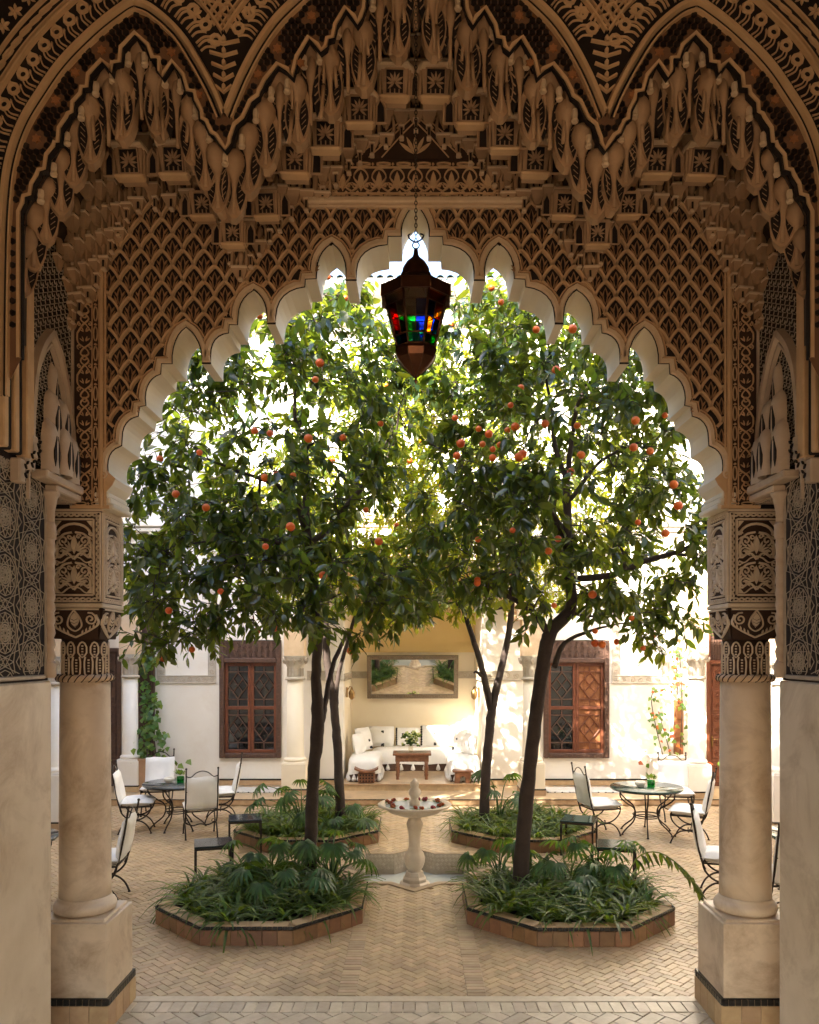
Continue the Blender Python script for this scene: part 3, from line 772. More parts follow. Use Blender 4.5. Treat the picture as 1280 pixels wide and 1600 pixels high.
def crosses(mb, fr, poly, hole=None, s=.036, m=0):
    xs = [p[0] for p in poly]; ys = [p[1] for p in poly]
    for i in range(int((max(xs) - min(xs)) / s) + 2):
        for j in range(int((max(ys) - min(ys)) / s) + 2):
            x = min(xs) + i * s; y = min(ys) + j * s
            if not inside((x, y), poly) or (hole and inside((x, y), hole)): continue
            k = (i + 2 * j) % 5
            if k == 0: q = [(0, .5), (.14, .14), (.5, 0), (.14, -.14), (0, -.5), (-.14, -.14), (-.5, 0), (-.14, .14)]; sc = s * 1.15
            else: q = [(-.36, -.5), (.05, -.2), (.36, .5), (-.05, .2)] if k % 2 else [(-.5, .30), (-.2, -.05), (.5, -.30), (.2, .05)]; sc = s * .95
            mb.plate([(x + a * sc, y + b_ * sc) for a, b_ in q], .005, fr, m, inset=.9)
for sx, lab in ((-1, 'plaster pier with a net of star tilework over plain tadelakt, near the grey topped table'), (1, 'plaster pier with a net of star tilework over plain tadelakt, near the half hidden chairs')):
    root = empty('pier_wall', (sx * 2.64, 5.84, 0), lab, 'wall', 'piers framing the view')
    XF = 2.64
    mb = MB(); mb.box((sx * (XF + .25), 4.35, 1.35), (.5, 2.98, 2.70), bev=.012); mb.build('lower_wall', M['plaster'], root, root.location)
    mb = MB(); mb.box((sx * (XF + .26), 4.33, 3.46), (.5, 2.94, 1.515), 0)
    mb.build('upper_wall', [M['groove']], root, root.location)
    fr = (Vector((sx * (XF + .01), 5.745, 2.74)), Vector((0, -1, 0)), Vector((0, 0, 1)), Vector((-sx, 0, 0)))
    mb = MB(); girih(mb, fr, 2.8, 1.42); mb.ribbon([(0, -.01), (2.85, -.01)], .03, .012, fr); mb.ribbon([(-.012, 0), (-.012, 1.3)], .018, .012, fr)
    tag(mb.build('star_net', M['zell'], root, root.location, fix=False), kind='stuff')
    mb = MB()   # twisted colonnette on the corner
    n, kk = 60, 10; vs = []
    for i in range(n + 1):
        z = 2.72 + 1.02 * i / n
        for j in range(kk):
            a = 2 * PI * j / kk; rr = .034 * (1 + .20 * math.cos(a * 2 + i * 1.25))
            vs.append((sx * (XF - .005) + rr * math.cos(a), 5.80 + rr * math.sin(a), z))
    mb.add(vs, [(i * kk + j, i * kk + (j + 1) % kk, (i + 1) * kk + (j + 1) % kk, (i + 1) * kk + j) for i in range(n) for j in range(kk)], 0, True)
    for z in (2.78, 3.78): mb.lathe([(.030, z - .06), (.046, z - .05), (.046, z + .04), (.034, z + .06)], 10, (sx * (XF - .005), 5.80, 0))
    mb.lathe([(.034, 3.84), (.036, 3.92), (.055, 4.02), (.07, 4.04), (.07, 4.06)], 10, (sx * (XF - .005), 5.80, 0))
    mb.build('colonnette', M['fin'], root, root.location)
    # wall above, with patterned panel and bracket niche spanning to the column
    mb = MB(); mb.box((sx * (XF + .27), 4.62, 6.27), (.5, 3.235, 4.05), 0); mb.build('spandrel', M['groove'], root, root.location)
    mb = MB()
    fr = (Vector((sx * (XF + .02), 6.235, 4.25)), Vector((0, -1, 0)), Vector((0, 0, 1)), Vector((-sx, 0, 0)))
    nich = bez([(.05, -.1), (.06, .25), (.14, .60), (.27, .84), (.40, .97)], 5) + bez([(.40, .97), (.55, .82), (.66, .60), (.72, .25), (.73, -.1)], 5)
    crosses(mb, fr, [(.02, -.2), (.72, -.2), (.72, 2.1), (.02, 2.1)], nich)
    crosses(mb, fr, [(p[0] * .82 + .07, p[1] * .88 - .02) for p in nich], None, .026)
    tag(mb.build('cross_tilework', M['zell'], root, root.location, fix=False), kind='stuff')
    mb = MB()
    mb.ribbon(nich, .07, .05, fr); mb.ribbon([(p[0] * .88 + .047, p[1] * .93 - .01) for p in nich], .03, .03, fr)
    mb.ribbon([(.012, 0), (.012, 2.2)], .02, .02, fr); mb.ribbon([(.745, -.3), (.745, 2.2)], .03, .03, fr)
    mb.build('niche_moulding', M['fin'], root, root.location)
    mb = MB()   # stepped bracket
    nn = Vector((-sx, 0, 0))
    def lump(yc, z0, z1, rad, dep, m=0):
        vs = []; n = 8; rows = 7
        for i in range(rows + 1):
            t = i / rows; z = z0 + (z1 - z0) * t; k = math.sqrt(max(0, 1 - max(0, (t - .55) / .45) ** 2))
            for j in range(n + 1):
                a = PI * j / n
                vs.append(fr[0] + fr[1] * (yc + rad * math.cos(a) * k) + Vector((0, 0, z - 4.25)) + nn * (dep + rad * .9 * math.sin(a) * k))
        mb.add(vs, [(i * (n + 1) + j, i * (n + 1) + j + 1, (i + 1) * (n + 1) + j + 1, (i + 1) * (n + 1) + j) for i in range(rows) for j in range(n)], m, True)
        for q in (0, 1):
            lf = leafshape(yc + (.35 if q else -.35) * rad, z0 - 4.25 + (z1 - z0) * .12, (z1 - z0) * .55, rad * .5, .1 if q else -.1, 4)
            mb.plate(lf, dep + rad * .88, fr, 1, base=dep + rad * .4)
    lump(.38, 4.66, 5.02, .055, .01); lump(.30, 4.42, 4.78, .085, .03); lump(.46, 4.42, 4.80, .085, .03)
    lump(.20, 4.16, 4.54, .085, .06); lump(.38, 4.18, 4.56, .09, .08); lump(.56, 4.16, 4.56, .09, .06)
    mb.box((sx * (XF - .03), 5.86, 4.14), (.14, .62, .06), bev=.01)
    mb.box((sx * (XF - .02), 5.97, 4.08), (.12, .42, .05), bev=.01)
    mb.box((sx * (XF + .14), 6.02, 4.16), (.30, .44, .22))
    mb.build('bracket', [M['fin'], M['groove']], root, root.location)
    mb = MB()
    for k, (y, m) in enumerate(((5.06, 0), (5.13, 1), (5.20, 0), (5.27, 1), (5.36, 0), (5.44, 0))):
        mb.box((sx * (XF - .03 + .018 * (k % 2)), y, 5.85), (.08, .062, 3.3), m, bev=.008)
    mb.build('jamb_moulding', [M['stucco'], M['groove']], root, root.location)
    mb = MB()
    for k in range(3):
        lf = (Vector((sx * (XF - .03), 5.30 + .09 * k, 4.02 + .09 * k)), Vector((0, -1, 0)), Vector((0, 0, 1)), nn)
        mb.box((sx * (XF - .02), 5.30 + .09 * k, 4.10 + .10 * k), (.07, .085, .16), bev=.01)
        for q in range(4): mb.plate(leafshape(0, .03 + q * .03, .04, .014, .7 if q % 2 else -.7, 3), .012, (lf[0] + nn * .045, lf[1], lf[2], nn), 1)
    mb.build('corbel', [M['fin'], M['groove']], root, root.location)

# ================================================================ muqarnas (honeycomb vaulting)
muq = empty('muqarnas_vault', (0, 5.1, 6.0), 'brown honeycomb vaulting of stacked plaster niches hanging above the scalloped arch', 'vault')
OUT = [(650, -95), (620, -80), (592, -28), (566, 27), (541, 20), (515, 70), (502, 84), (484, 64), (460, 125), (435, 106), (412, 146), (403, 158), (386, 183), (366, 202), (353, 236),
       (336, 215), (318, 190), (302, 147), (291, 145), (270, 100), (255, 124), (236, 94), (212, 56), (190, 98), (176, 118), (161, 99), (140, 138), (117, 176), (97, 222), (76, 264), (54, 306), (40, 332), (36, 420), (36, 540)]
LOW = [(650, 200), (622, 214), (590, 232), (566, 248), (545, 266), (520, 290), (500, 312), (472, 328), (452, 340), (434, 360), (420, 376), (408, 390), (396, 408), (384, 424), (376, 432),
       (366, 420), (352, 390), (340, 362), (328, 345), (312, 325), (295, 324), (270, 322), (250, 322), (230, 322), (215, 326), (200, 338), (185, 365), (170, 400), (150, 445), (130, 480), (112, 500), (104, 510), (94, 525), (84, 545)]
YO, YL = 5.04, 6.23
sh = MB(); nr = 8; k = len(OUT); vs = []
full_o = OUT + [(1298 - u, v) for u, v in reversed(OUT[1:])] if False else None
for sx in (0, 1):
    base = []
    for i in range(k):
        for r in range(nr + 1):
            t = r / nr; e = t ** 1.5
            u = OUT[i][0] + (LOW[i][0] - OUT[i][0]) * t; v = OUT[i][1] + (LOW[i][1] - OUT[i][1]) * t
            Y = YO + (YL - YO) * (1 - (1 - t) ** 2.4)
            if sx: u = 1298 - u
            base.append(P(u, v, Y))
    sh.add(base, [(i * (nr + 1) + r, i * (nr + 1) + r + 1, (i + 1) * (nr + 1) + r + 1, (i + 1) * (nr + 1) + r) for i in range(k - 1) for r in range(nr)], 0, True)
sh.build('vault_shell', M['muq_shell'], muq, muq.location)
px = .0042
def mk_petal():
    b = MB(); rows = [(.015, .004), (.010, .030), (-.010, .054), (-.045, .068), (-.085, .068), (-.12, .056), (-.155, .036), (-.19, .022), (-.24, .015), (-.40, .014)]
    b.lathe([(r, z) for z, r in rows], 12, (0, .03, 0), 0, True, sx=1.0, sy=1.3)
    fr = (Vector((0, .045, 0)), Vector((1, 0, 0)), Vector((0, 0, 1)), Vector((0, -1, 0)))
    b.plate([(-.018, -.43), (.018, -.43), (.060, -.38), (.082, -.30), (.084, -.10), (.06, -.03), (-.06, -.03), (-.084, -.10), (-.082, -.30), (-.060, -.38)], .012, fr, 0, base=-.06, inset=.95)
    for sg in (-1, 1):
        fr2 = (Vector((sg * .040, .030, -.375)), Vector((1, 0, 0)), Vector((0, 0, 1)), Vector((0, -1, 0)))
        lf = leafshape(0, 0, .255, .060, sg * -.03, 6)  # near-black leaf plates stand for shaded hollows beside the stalk
        b.plate(lf, .006, fr2, 1, inset=.96); b.ribbon(leafshape(0, -.004, .265, .070, sg * -.03, 6), .008, .014, fr2, 0, closed=True)
        for q in range(5): b.ribbon([(-sg * .012, .045 + q * .036), (sg * .016, .075 + q * .036)], .0045, .010, fr2, 0)
    return b
def mk_nook():
    b = MB(); n = 12; rows = 12; w_ = .088; vs = []
    def kq(t): return 1 if t < .35 else max(0, 1 - ((t - .35) / .65) ** 1.9)
    for i in range(rows + 1):
        t = i / rows; z = -.26 + .26 * t
        for j in range(n + 1):
            a = PI * j / n; vs.append((w_ * kq(t) * math.cos(a), .012 + w_ * 1.4 * kq(t) * math.sin(a), z))
    b.add(vs, [(i * (n + 1) + j, i * (n + 1) + j + 1, (i + 1) * (n + 1) + j + 1, (i + 1) * (n + 1) + j) for i in range(rows) for j in range(n)], 0, True)
    arc = [(-w_ * kq(t), -.26 + .26 * t) for t in (i / 12 for i in range(13))]
    arc += [(-p[0], p[1]) for p in reversed(arc[:-1])]
    fr = (Vector((0, .012, 0)), Vector((1, 0, 0)), Vector((0, 0, 1)), Vector((0, -1, 0)))
    b.ribbon(arc, .020, .024, fr, 0)
    b.lathe([(.003, -.02), (.026, -.07), (.036, -.12), (.030, -.17), (.018, -.22), (.013, -.30), (.012, -.44)], 8, (0, .085, 0), 0, True, sy=1.2)
    for sg in (-1, 1):
        fr2 = (Vector((sg * .042, .078, -.40)), Vector((1, 0, 0)), Vector((0, 0, 1)), Vector((-sg * .3, -1, 0)).normalized())
        lf = leafshape(0, 0, .31, .066, 0, 5); b.plate(lf, .006, fr2, 1)
        for q in range(4): b.ribbon([(-sg * .014, .07 + q * .05), (sg * .018, .11 + q * .05)], .006, .012, fr2, 0)
        b.tube([(sg * .080, .045, -.24), (sg * .076, .035, -.34), (sg * .068, .03, -.44)], [.014, .012, .011], 6)
    return b
def mk_niche():
    b = MB(); fr = (Vector((0, 0, 0)), Vector((1, 0, 0)), Vector((0, 0, 1)), Vector((0, -1, 0)))
    o = [(-.05, 0), (.05, 0), (.052, .10), (.036, .16), (.012, .205), (-.012, .205), (-.036, .16), (-.052, .10)]
    b.plate(o, .02, fr, 0, base=-.05, inset=.94)
    i_ = [(-.026, .012), (.026, .012), (.030, .075), (0, .135), (-.030, .075)]
    b.plate(i_, .0215, fr, 1, base=.018); b.ribbon(i_, .011, .034, fr, 0, closed=True, base=.02)
    for x in (-.01, .01): b.ribbon([(x, .02), (x * .8, .09)], .006, .028, fr, 0, base=.02)
    b.box((0, -.005, .235), (.050, .06, .07), 2, bev=.010); b.box((0, -.005, -.012), (.12, .06, .022), 0, bev=.005)
    return b
def mk_box():
    b = MB(); fr = (Vector((0, 0, 0)), Vector((1, 0, 0)), Vector((0, 0, 1)), Vector((0, -1, 0.0)))
    W, H = .062, .085
    b.add([(-W * 1.25, .02, -H), (W * 1.25, .02, -H), (W * 1.5, -.03, H), (-W * 1.5, -.03, H), (-W * 1.25, .14, -H), (W * 1.25, .14, -H), (W * 1.5, .14, H), (-W * 1.5, .14, H)],
          [(0, 1, 2, 3), (1, 5, 6, 2), (4, 0, 3, 7), (3, 2, 6, 7), (1, 0, 4, 5)], 0)
    f2 = (Vector((0, -.005, 0)), Vector((1, 0, 0)), Vector((0, -.28, 1)).normalized(), Vector((0, -1, -.28)).normalized())
    b.plate([(-W, -H * .9), (W, -H * .9), (W * 1.1, H * .85), (-W * 1.1, H * .85)], .004, f2, 1)
    frame_rect(b, f2, -W, -H * .88, W, H * .84, .013, .016)
    for a in (-1.0, -.5, 0, .5, 1.0): b.plate(leafshape(0, -.01, .07, .017, a, 3), .013, f2, 0, inset=.8)
    for a in (-2.2, -1.6, 1.6, 2.2): b.plate(leafshape(0, -.01, .06, .015, a, 3), .013, f2, 0, inset=.8)
    for x in (-.03, 0, .03): b.ribbon([(x, -.07), (x, -.045)], .009, .013, f2)
    for sg in (-1, 1):
        b.box((sg * .098, .02, -.01), (.018, .06, .17), 0, bev=.004)
        f3 = (Vector((sg * .135, .035, 0)), Vector((1, 0, 0)), Vector((0, 0, 1)), Vector((sg * .5, -1, 0)).normalized())
        o = [(-.032, -.08), (.032, -.08), (.030, .03), (0, .085), (-.030, .03)]
        b.plate(o, .004, f3, 1); b.ribbon(o, .014, .022, f3, 0, closed=True)
    b.box((0, .02, -.098), (.19, .08, .024), 2, bev=.009)
    return b
def mk_fin():
    b = MB(); b.tube([(0, y - .012, z) for y, z in bez([(-.10, .13), (-.115, .05), (-.105, -.03), (-.07, -.10), (-.03, -.14)], 3)], .006, 4, 1); pr = [(-.10, .13), (-.115, .05), (-.105, -.03), (-.07, -.10), (-.03, -.14), (.06, -.15), (.08, .0), (.08, .13)]
    for (x0, x1) in ((-.028, .028),):
        vs = [(x0 * (1.0 if i > 4 else .75), y + .015, z) for i, (y, z) in enumerate(pr)] + [(0, y - .012 if i < 5 else y, z) for i, (y, z) in enumerate(pr)] + [(x1 * (1.0 if i > 4 else .75), y + .015, z) for i, (y, z) in enumerate(pr)]
        n = len(pr)
        b.add(vs, [(i, (i + 1) % n, n + (i + 1) % n, n + i) for i in range(n)] + [(n + i, n + (i + 1) % n, 2 * n + (i + 1) % n, 2 * n + i) for i in range(n)] + [tuple(range(n)), tuple(range(3 * n - 1, 2 * n - 1, -1))], 0)
    for sg in (-1, 1):
        fr = (Vector((sg * .050, -.01, -.03)), Vector((1, 0, 0)), Vector((0, 0, 1)), Vector((sg * .4, -1, 0)).normalized())
        b.plate(leafshape(0, -.10, .2, .05, 0, 4), .004, fr, 2); b.ribbon(leafshape(0, -.10, .2, .05, 0, 4), .010, .014, fr, 1, closed=True)
        b.ribbon([(0, -.06), (sg * .012, .0), (0, .06)], .007, .01, fr, 1)
    b.box((0, .03, -.158), (.050, .07, .016), 1, bev=.005)
    return b
def mk_pend():
    b = MB(); b.box((0, 0, 0), (.042, .07, .12), 0, bev=.008); b.box((0, 0, -.075), (.058, .08, .03), 2, bev=.008); b.box((0, 0, .07), (.075, .09, .028), 2, bev=.008)
    b.plate([(-.012, -.05), (.012, -.05), (.012, .04), (-.012, .04)], .037, (Vector((0, 0, 0)), Vector((1, 0, 0)), Vector((0, 0, 1)), Vector((0, -1, 0))), 1, base=.03)
    return b
def mk_cap():
    b = MB(); b.lathe([(.010, .035), (.020, .028), (.024, .0), (.020, -.03), (.028, -.045), (.022, -.06)], 6, (0, 0, 0), 0, False); return b
def mk_cell():
    b = MB(); w_, h_ = .048, .15; n, rows = 8, 8; vs = []
    def kq(t): return 1 if t < .45 else max(.02, (1 - ((t - .45) / .55) ** 1.6))
    for i in range(rows + 1):
        t = i / rows
        for j in range(n + 1):
            a = PI * j / n; vs.append((w_ * .78 * kq(t) * math.cos(a), .0 + w_ * 1.5 * kq(t) * math.sin(a), h_ * .9 * t))
    b.add(vs, [(i * (n + 1) + j, i * (n + 1) + j + 1, (i + 1) * (n + 1) + j + 1, (i + 1) * (n + 1) + j) for i in range(rows) for j in range(n)], 3, True)
    fr = (Vector((0, 0, 0)), Vector((1, 0, 0)), Vector((0, 0, 1)), Vector((0, -1, 0)))
    arc = [(-w_ * .92 * kq(t), h_ * t) for t in (i / 9 for i in range(10))]; arc += [(-p[0], p[1]) for p in reversed(arc[:-1])]
    b.ribbon(arc, .022, .022, fr, 0, base=-.03)
    b.lathe([(.003, h_ * .80), (.018, h_ * .62), (.022, h_ * .45), (.014, h_ * .25), (.009, 0)], 7, (0, .030, 0), 0, True, sy=1.3)
    for sg in (-1, 1):
        fr2 = (Vector((sg * .022, .040, .004)), Vector((1, 0, 0)), Vector((0, 0, 1)), Vector((-sg * .4, -1, 0)).normalized())
        b.plate(leafshape(0, 0, h_ * .72, .026, 0, 4), .004, fr2, 1)
    b.box((0, -.004, -.010), (w_ * 2.1, .062, .018), 2, bev=.005)
    b.add([(-w_, -.030, -.02), (w_, -.030, -.02), (w_ * .35, .03, -.075), (-w_ * .35, .03, -.075), (-w_, .05, -.02), (w_, .05, -.02), (w_ * .35, .06, -.075), (-w_ * .35, .06, -.075)], [(0, 1, 2, 3), (1, 5, 6, 2), (4, 0, 3, 7), (3, 2, 6, 7)], 0)
    return b
ME = {'niche_cell': mk_cell().mesh('niche_cell', [M['muq'], M['groove'], M['stucco_pale'], M['muq_shell']]), 'cap': mk_cap().mesh('cap', [M['stucco_pale']]), 'petal': mk_petal().mesh('petal', [M['muq'], M['groove'], M['stucco_pale']]), 'nook': mk_nook().mesh('nook', [M['muq'], M['groove']]),
      'niche': mk_niche().mesh('niche', [M['muq'], M['groove'], M['stucco_pale']]), 'carved_box': mk_box().mesh('carved_box', [M['muq'], M['groove'], M['stucco']]),
      'fin': mk_fin().mesh('fin', [M['fin'], M['stucco'], M['groove']]), 'pendant': mk_pend().mesh('pendant', [M['muq'], M['groove'], M['stucco_pale']])}
rq = random.Random(4)
def cell(kind, u, v, Y, s=1.0, rz=0.0, sxs=1.0):
    for side in (0, 1):
        if side and abs(u - 649) < 4: continue
        p = P(1298 - u if side else u, v, Y) - Vector(muq.location)
        q = s * (1 + rq.uniform(-.03, .03))
        inst(kind, ME[kind], muq, p, (rq.uniform(-.03, .03), rq.uniform(-.03, .03), (-rz if side else rz)), (q * sxs, q, q))
NOOK = [(649, -72), (592, -20), (541, 28), (484, 72), (435, 114), (212, 66), (270, 110), (161, 107)]
for u, v in NOOK: cell('nook', u, v - 10, 5.06, 1.04)
for u, v, rz in [(620, -10, 0), (567, 42, 0), (515, 84, 0), (462, 128, 0), (413, 166, 0), (389, 204, .1), (367, 244, .2), (337, 234, -.2), (317, 198, -.1), (297, 163, 0), (242, 118, 0), (190, 122, 0),
                 (139, 158, .2), (116, 196, .3), (94, 242, .4), (73, 287, .5), (55, 327, .6), (44, 366, .8)]:
    cell('petal', u, v - 9, 5.10 if u > 120 else 5.16, .98, rz)
for u, v in [(608, -20), (582, 8), (528, 52), (500, 92), (475, 100), (449, 138), (424, 150), (400, 184), (378, 224), (352, 252), (327, 215), (306, 178), (282, 138), (258, 128), (226, 96), (200, 95), (176, 122), (150, 142), (127, 180), (105, 220), (84, 268), (64, 310)]:
    p = 0
    cell('cap', u, v - 6, 5.06, .9)
for u, v, Y in [(617, 128, 5.50), (562, 170, 5.52), (509, 209, 5.56), (461, 248, 5.62), (202, 252, 5.58), (271, 249, 5.58), (364, 363, 5.86), (416, 318, 5.80), (316, 318, 5.82)]:
    cell('carved_box', u, v, Y, 1.05 if Y < 5.7 else .92)
# ordered tiers of small pointed cells, stepping back from the screen wall to the carved wall
BOXES = [(617, 128), (562, 170), (509, 209), (461, 248), (202, 252), (271, 249), (364, 363), (416, 318), (316, 318)]
def lerp2(L, s):
    i = min(int(s), len(L) - 2); f = s - i
    return (L[i][0] + (L[i + 1][0] - L[i][0]) * f, L[i][1] + (L[i + 1][1] - L[i][1]) * f)
cols = [0.0]; s_ = 0.0; last = None
smooth_o = [(o[0], sum(OUT[max(0, min(k - 1, i + d))][1] for d in (-2, -1, 0, 1, 2)) / 5) for i, o in enumerate(OUT)]
acc = 0.0; prev = None; cols = []
for q in range((k - 1) * 40 + 1):
    sp = q / 40; o_, l_ = lerp2(smooth_o, sp), lerp2(LOW, sp); mid = ((o_[0] * .45 + l_[0] * .55), (o_[1] * .45 + l_[1] * .55))
    if prev is not None: acc += math.dist(mid, prev)
    prev = mid
    if acc >= len(cols) * 27.5: cols.append(sp)
for ci, sp in enumerate(cols):
    o_, l_ = lerp2(smooth_o, sp), lerp2(LOW, sp); L = math.dist(o_, l_)
    d = 96 + (20 if ci % 2 else 0); row = 0
    while d < L - 4:
        t = d / L; u = o_[0] + (l_[0] - o_[0]) * t; v = o_[1] + (l_[1] - o_[1]) * t
        Y = YO + (YL - YO) * (1 - (1 - t) ** 2.4) - .045
        lean = math.atan2(l_[0] - o_[0], l_[1] - o_[1])
        if all(math.dist((u, v - 8), b_) > 30 for b_ in BOXES): cell('niche_cell', u, v, Y, Y / 5.7 * 1.16, -.5 * lean if u < 150 else 0)
        d += 39; row += 1
    cell('pendant', l_[0], l_[1] - 4, YL - .05, .62)
b = 0
def ledge(pts):
    for side in (0, 1):
        b = MB(); q = [P(1298 - u if side else u, v, Y) for u, v, Y in pts]; vs = []
        for p in q:
            for (dy, dz) in ((-.040, .012), (-.045, -.004), (-.030, -.016), (.07, -.020), (.07, .014)): vs.append((p.x, p.y + dy, p.z + dz))
        n = len(q)
        b.add(vs, [(i * 5 + j, i * 5 + (j + 1) % 5, (i + 1) * 5 + (j + 1) % 5, (i + 1) * 5 + j) for i in range(n - 1) for j in range(5)] + [(0, 1, 2, 3, 4), tuple((n - 1) * 5 + j for j in (4, 3, 2, 1, 0))])
        b.build('ledge', M['stucco_pale'], muq, muq.location)
for u, v, Y in [(617, 128, 5.50), (562, 170, 5.52), (509, 209, 5.56), (461, 248, 5.62), (202, 252, 5.58), (271, 249, 5.58)]:
    ledge([(u - 27, v - 25, Y - .03), (u + 20, v - 25, Y - .03), (u + 30, v - 14, Y + .04)])

# ================================================================ screen wall above: black honeycomb tiles, pointed mouldings
scr = empty('screen_wall', (0, 5.0, 6.0), 'dark wall of black hexagonal tiles above the vaulting, crossed by pointed arch mouldings', 'wall')
YS = 5.0
FRS = (Vector((0, YS, 0)), Vector((1, 0, 0)), Vector((0, 0, 1)), Vector((0, -1, 0)))
def S2(u, v): return (X(u, YS), Z(v, YS))
OUTL = [(34, 560), (34, 332), (40, 320), (41, 310), (51, 307), (54, 290), (62, 277), (64, 270), (74, 267), (77, 245), (88, 232), (89, 226), (95, 225), (97, 203), (108, 187), (110, 182), (117, 178), (118, 163), (130, 150), (131, 140), (140, 139), (142, 120), (161, 99), (169, 108), (176, 118), (179, 102), (191, 100), (193, 78), (212, 57), (229, 74), (236, 94), (246, 94), (246, 112), (255, 124), (270, 101), (284, 120), (291, 145), (302, 147), (303, 157), (312, 175), (313, 188), (320, 192), (328, 210), (336, 215), (343, 226), (353, 238),
        (362, 226), (363, 218), (370, 198), (382, 188), (386, 180), (394, 162), (406, 153), (408, 146), (417, 128), (435, 105), (448, 113), (459, 124), (467, 92), (484, 63), (494, 74), (502, 84), (512, 76), (514, 64), (523, 62), (527, 42), (541, 17), (551, 30), (559, 42), (566, 32), (572, 16), (574, -10), (592, -32), (604, -18), (612, -14), (622, -40), (640, -90), (649, -100)]
OUTF = OUTL + [(1298 - u, v) for u, v in reversed(OUTL[:-1])]
O2 = [S2(u, v) for u, v in OUTF]
poly = O2 + [S2(1298 + 60, 560), S2(1298 + 60, -620), S2(-60, -620), S2(-60, 560)]
sw = MB(); sw.solid(poly, YS, YS + .035); sw.build('backing', M['groove'], scr, scr.location)
eb = MB()
n2 = len(OUTF)
eb.ribbon(offset(O2, .016), .030, .020, FRS, 0); eb.ribbon(offset(O2, -.004), .012, .016, FRS, 1)
eb.build('edge_band', [M['stucco'], M['groove']], scr, scr.location)
def arch_path(pts): return bez(pts, 6)
LEFTA = arch_path([(2, 620), (3, 500), (4, 420), (7, 335), (15, 262), (35, 200), (65, 149), (100, 100), (150, 50), (195, 15), (212, 7)]) + arch_path([(212, 7), (240, 18), (280, 53), (310, 98), (335, 144), (352, 184)])[1:]
MIDA = arch_path([(352, 184), (375, 128), (400, 80), (425, 43), (450, 16), (490, -20), (560, -80), (649, -160)])
paths = [[S2(u, v) for u, v in LEFTA], [S2(u, v) for u, v in MIDA] + [S2(1298 - u, v) for u, v in reversed(MIDA[:-1])], [S2(1298 - u, v) for u, v in reversed(LEFTA)]]
for k, pth in enumerate(paths):
    am = MB()
    am.ribbon(pth, .052, .050, FRS, 0, top=.45); am.ribbon(offset(pth, -.032), .014, .03, FRS, 1); am.ribbon(offset(pth, -.046), .016, .034, FRS, 0)
    am.build('arch_moulding', [M['stucco'], M['groove']], scr, scr.location)
bed = MB(); full = paths[0] + paths[1][1:] + paths[2][1:]
bed.solid(O2 + list(reversed(full)), YS - .004, YS - .001); bed.build('tile_bed', M['mortar'], scr, scr.location)
# bands of scrolls between the mouldings
def eye():
    b = MB(); fr = fr0
    b.ribbon([(.030 * math.cos(a), .115 + .030 * math.sin(a)) for a in (2 * PI * i / 9 for i in range(9))], .026, .012, fr, closed=True)
    b.ribbon(bez([(-.045, .0), (-.052, .06), (-.03, .10), (-.01, .145), (.03, .15)], 3), .010, .012, fr)
    b.ribbon(bez([(-.02, .0), (-.03, .05), (-.012, .088), (.02, .085)], 3), .009, .012, fr)
    b.ribbon(bez([(.012, .0), (.008, .04), (.028, .075), (.045, .09)], 3), .009, .012, fr)
    return b.mesh('scroll', [M['stucco']])
eye_me = eye()
WM = [(l, z) for l, z in O2]
for side in (0, 1):
    sg = -1 if side else 1
    def mirp(pts): return [(-x + 0, z) for x, z in pts] if side else pts
    for base, d in ((paths[0], 1), (paths[1][:len(MIDA)], -1)):
        op = resample(offset(base, .05), .105)
        for i in range(1, len(op) - 1):
            a, b_ = op[i - 1], op[i + 1]
            ang = math.atan2(b_[1] - a[1], b_[0] - a[0]); x, z = op[i]
            if z < 4.6 or z > 7.6: continue
            # keep left and middle bands on their own side of the valley
            xv = X(350, YS)
            nx, nz = -math.sin(ang), math.cos(ang)
            if (base is paths[0] and x + nx * .17 > xv) or (d < 0 and x + nx * .17 < xv): continue
            mx = -1 if d < 0 else 1
            if side: inst('scroll', eye_me, scr, (-x, -.001, z - 6.0), (0, ang, 0), (-mx, 1, 1))
            else: inst('scroll', eye_me, scr, (x, -.001, z - 6.0), (0, -ang, 0), (mx, 1, 1))
    rb = MB()
    outl = [p for p in offset(paths[0], .225)]; outm = [p for p in offset(paths[1][:len(MIDA)], .225)]
    xv = X(349, YS)
    outl = [p for p in outl if p[0] < xv + .002]; outm = [p for p in outm if p[0] > xv - .002]
    for o_ in (outl, outm):
        for dd, wd, h_ in ((0, .022, .03), (.035, .012, .02)):
            rb.ribbon(mirp(offset(o_, dd)), wd, h_, FRS, 0)
        tw = resample(offset(o_, .085), .03)
        for ph in (0, PI):
            rb.ribbon(mirp([(p[0] + .022 * math.sin(i * 1.05 + ph), p[1] + .012 * math.sin(i * 1.05 + ph)) for i, p in enumerate(tw)]), .014, .016 + .004 * (ph > 0), FRS, 0)
        rb.ribbon(mirp(offset(o_, .135)), .018, .022, FRS, 0)
        for kx in resample(offset(o_, .215), .12):
            for q in range(6): rb.plate(mirp(leafshape(kx[0], kx[1], .05, .02, q * PI / 3, 3)), .012, FRS, 0, inset=.8)
    v0 = S2(350, 150)
    for q in range(5):
        rb.ribbon(mirp([(v0[0] - .05 - q * .012, v0[1] + .06 + q * .07), (v0[0], v0[1] + .02 + q * .075), (v0[0] + .05 + q * .012, v0[1] + .06 + q * .07)]), .018, .018, FRS, 0)
        rb.plate(mirp(leafshape(v0[0], v0[1] + .03 + q * .075, .05, .03, 0, 3)), .014, FRS, 0, inset=.8)
    rb.build('carved_band', [M['stucco']], scr, scr.location)
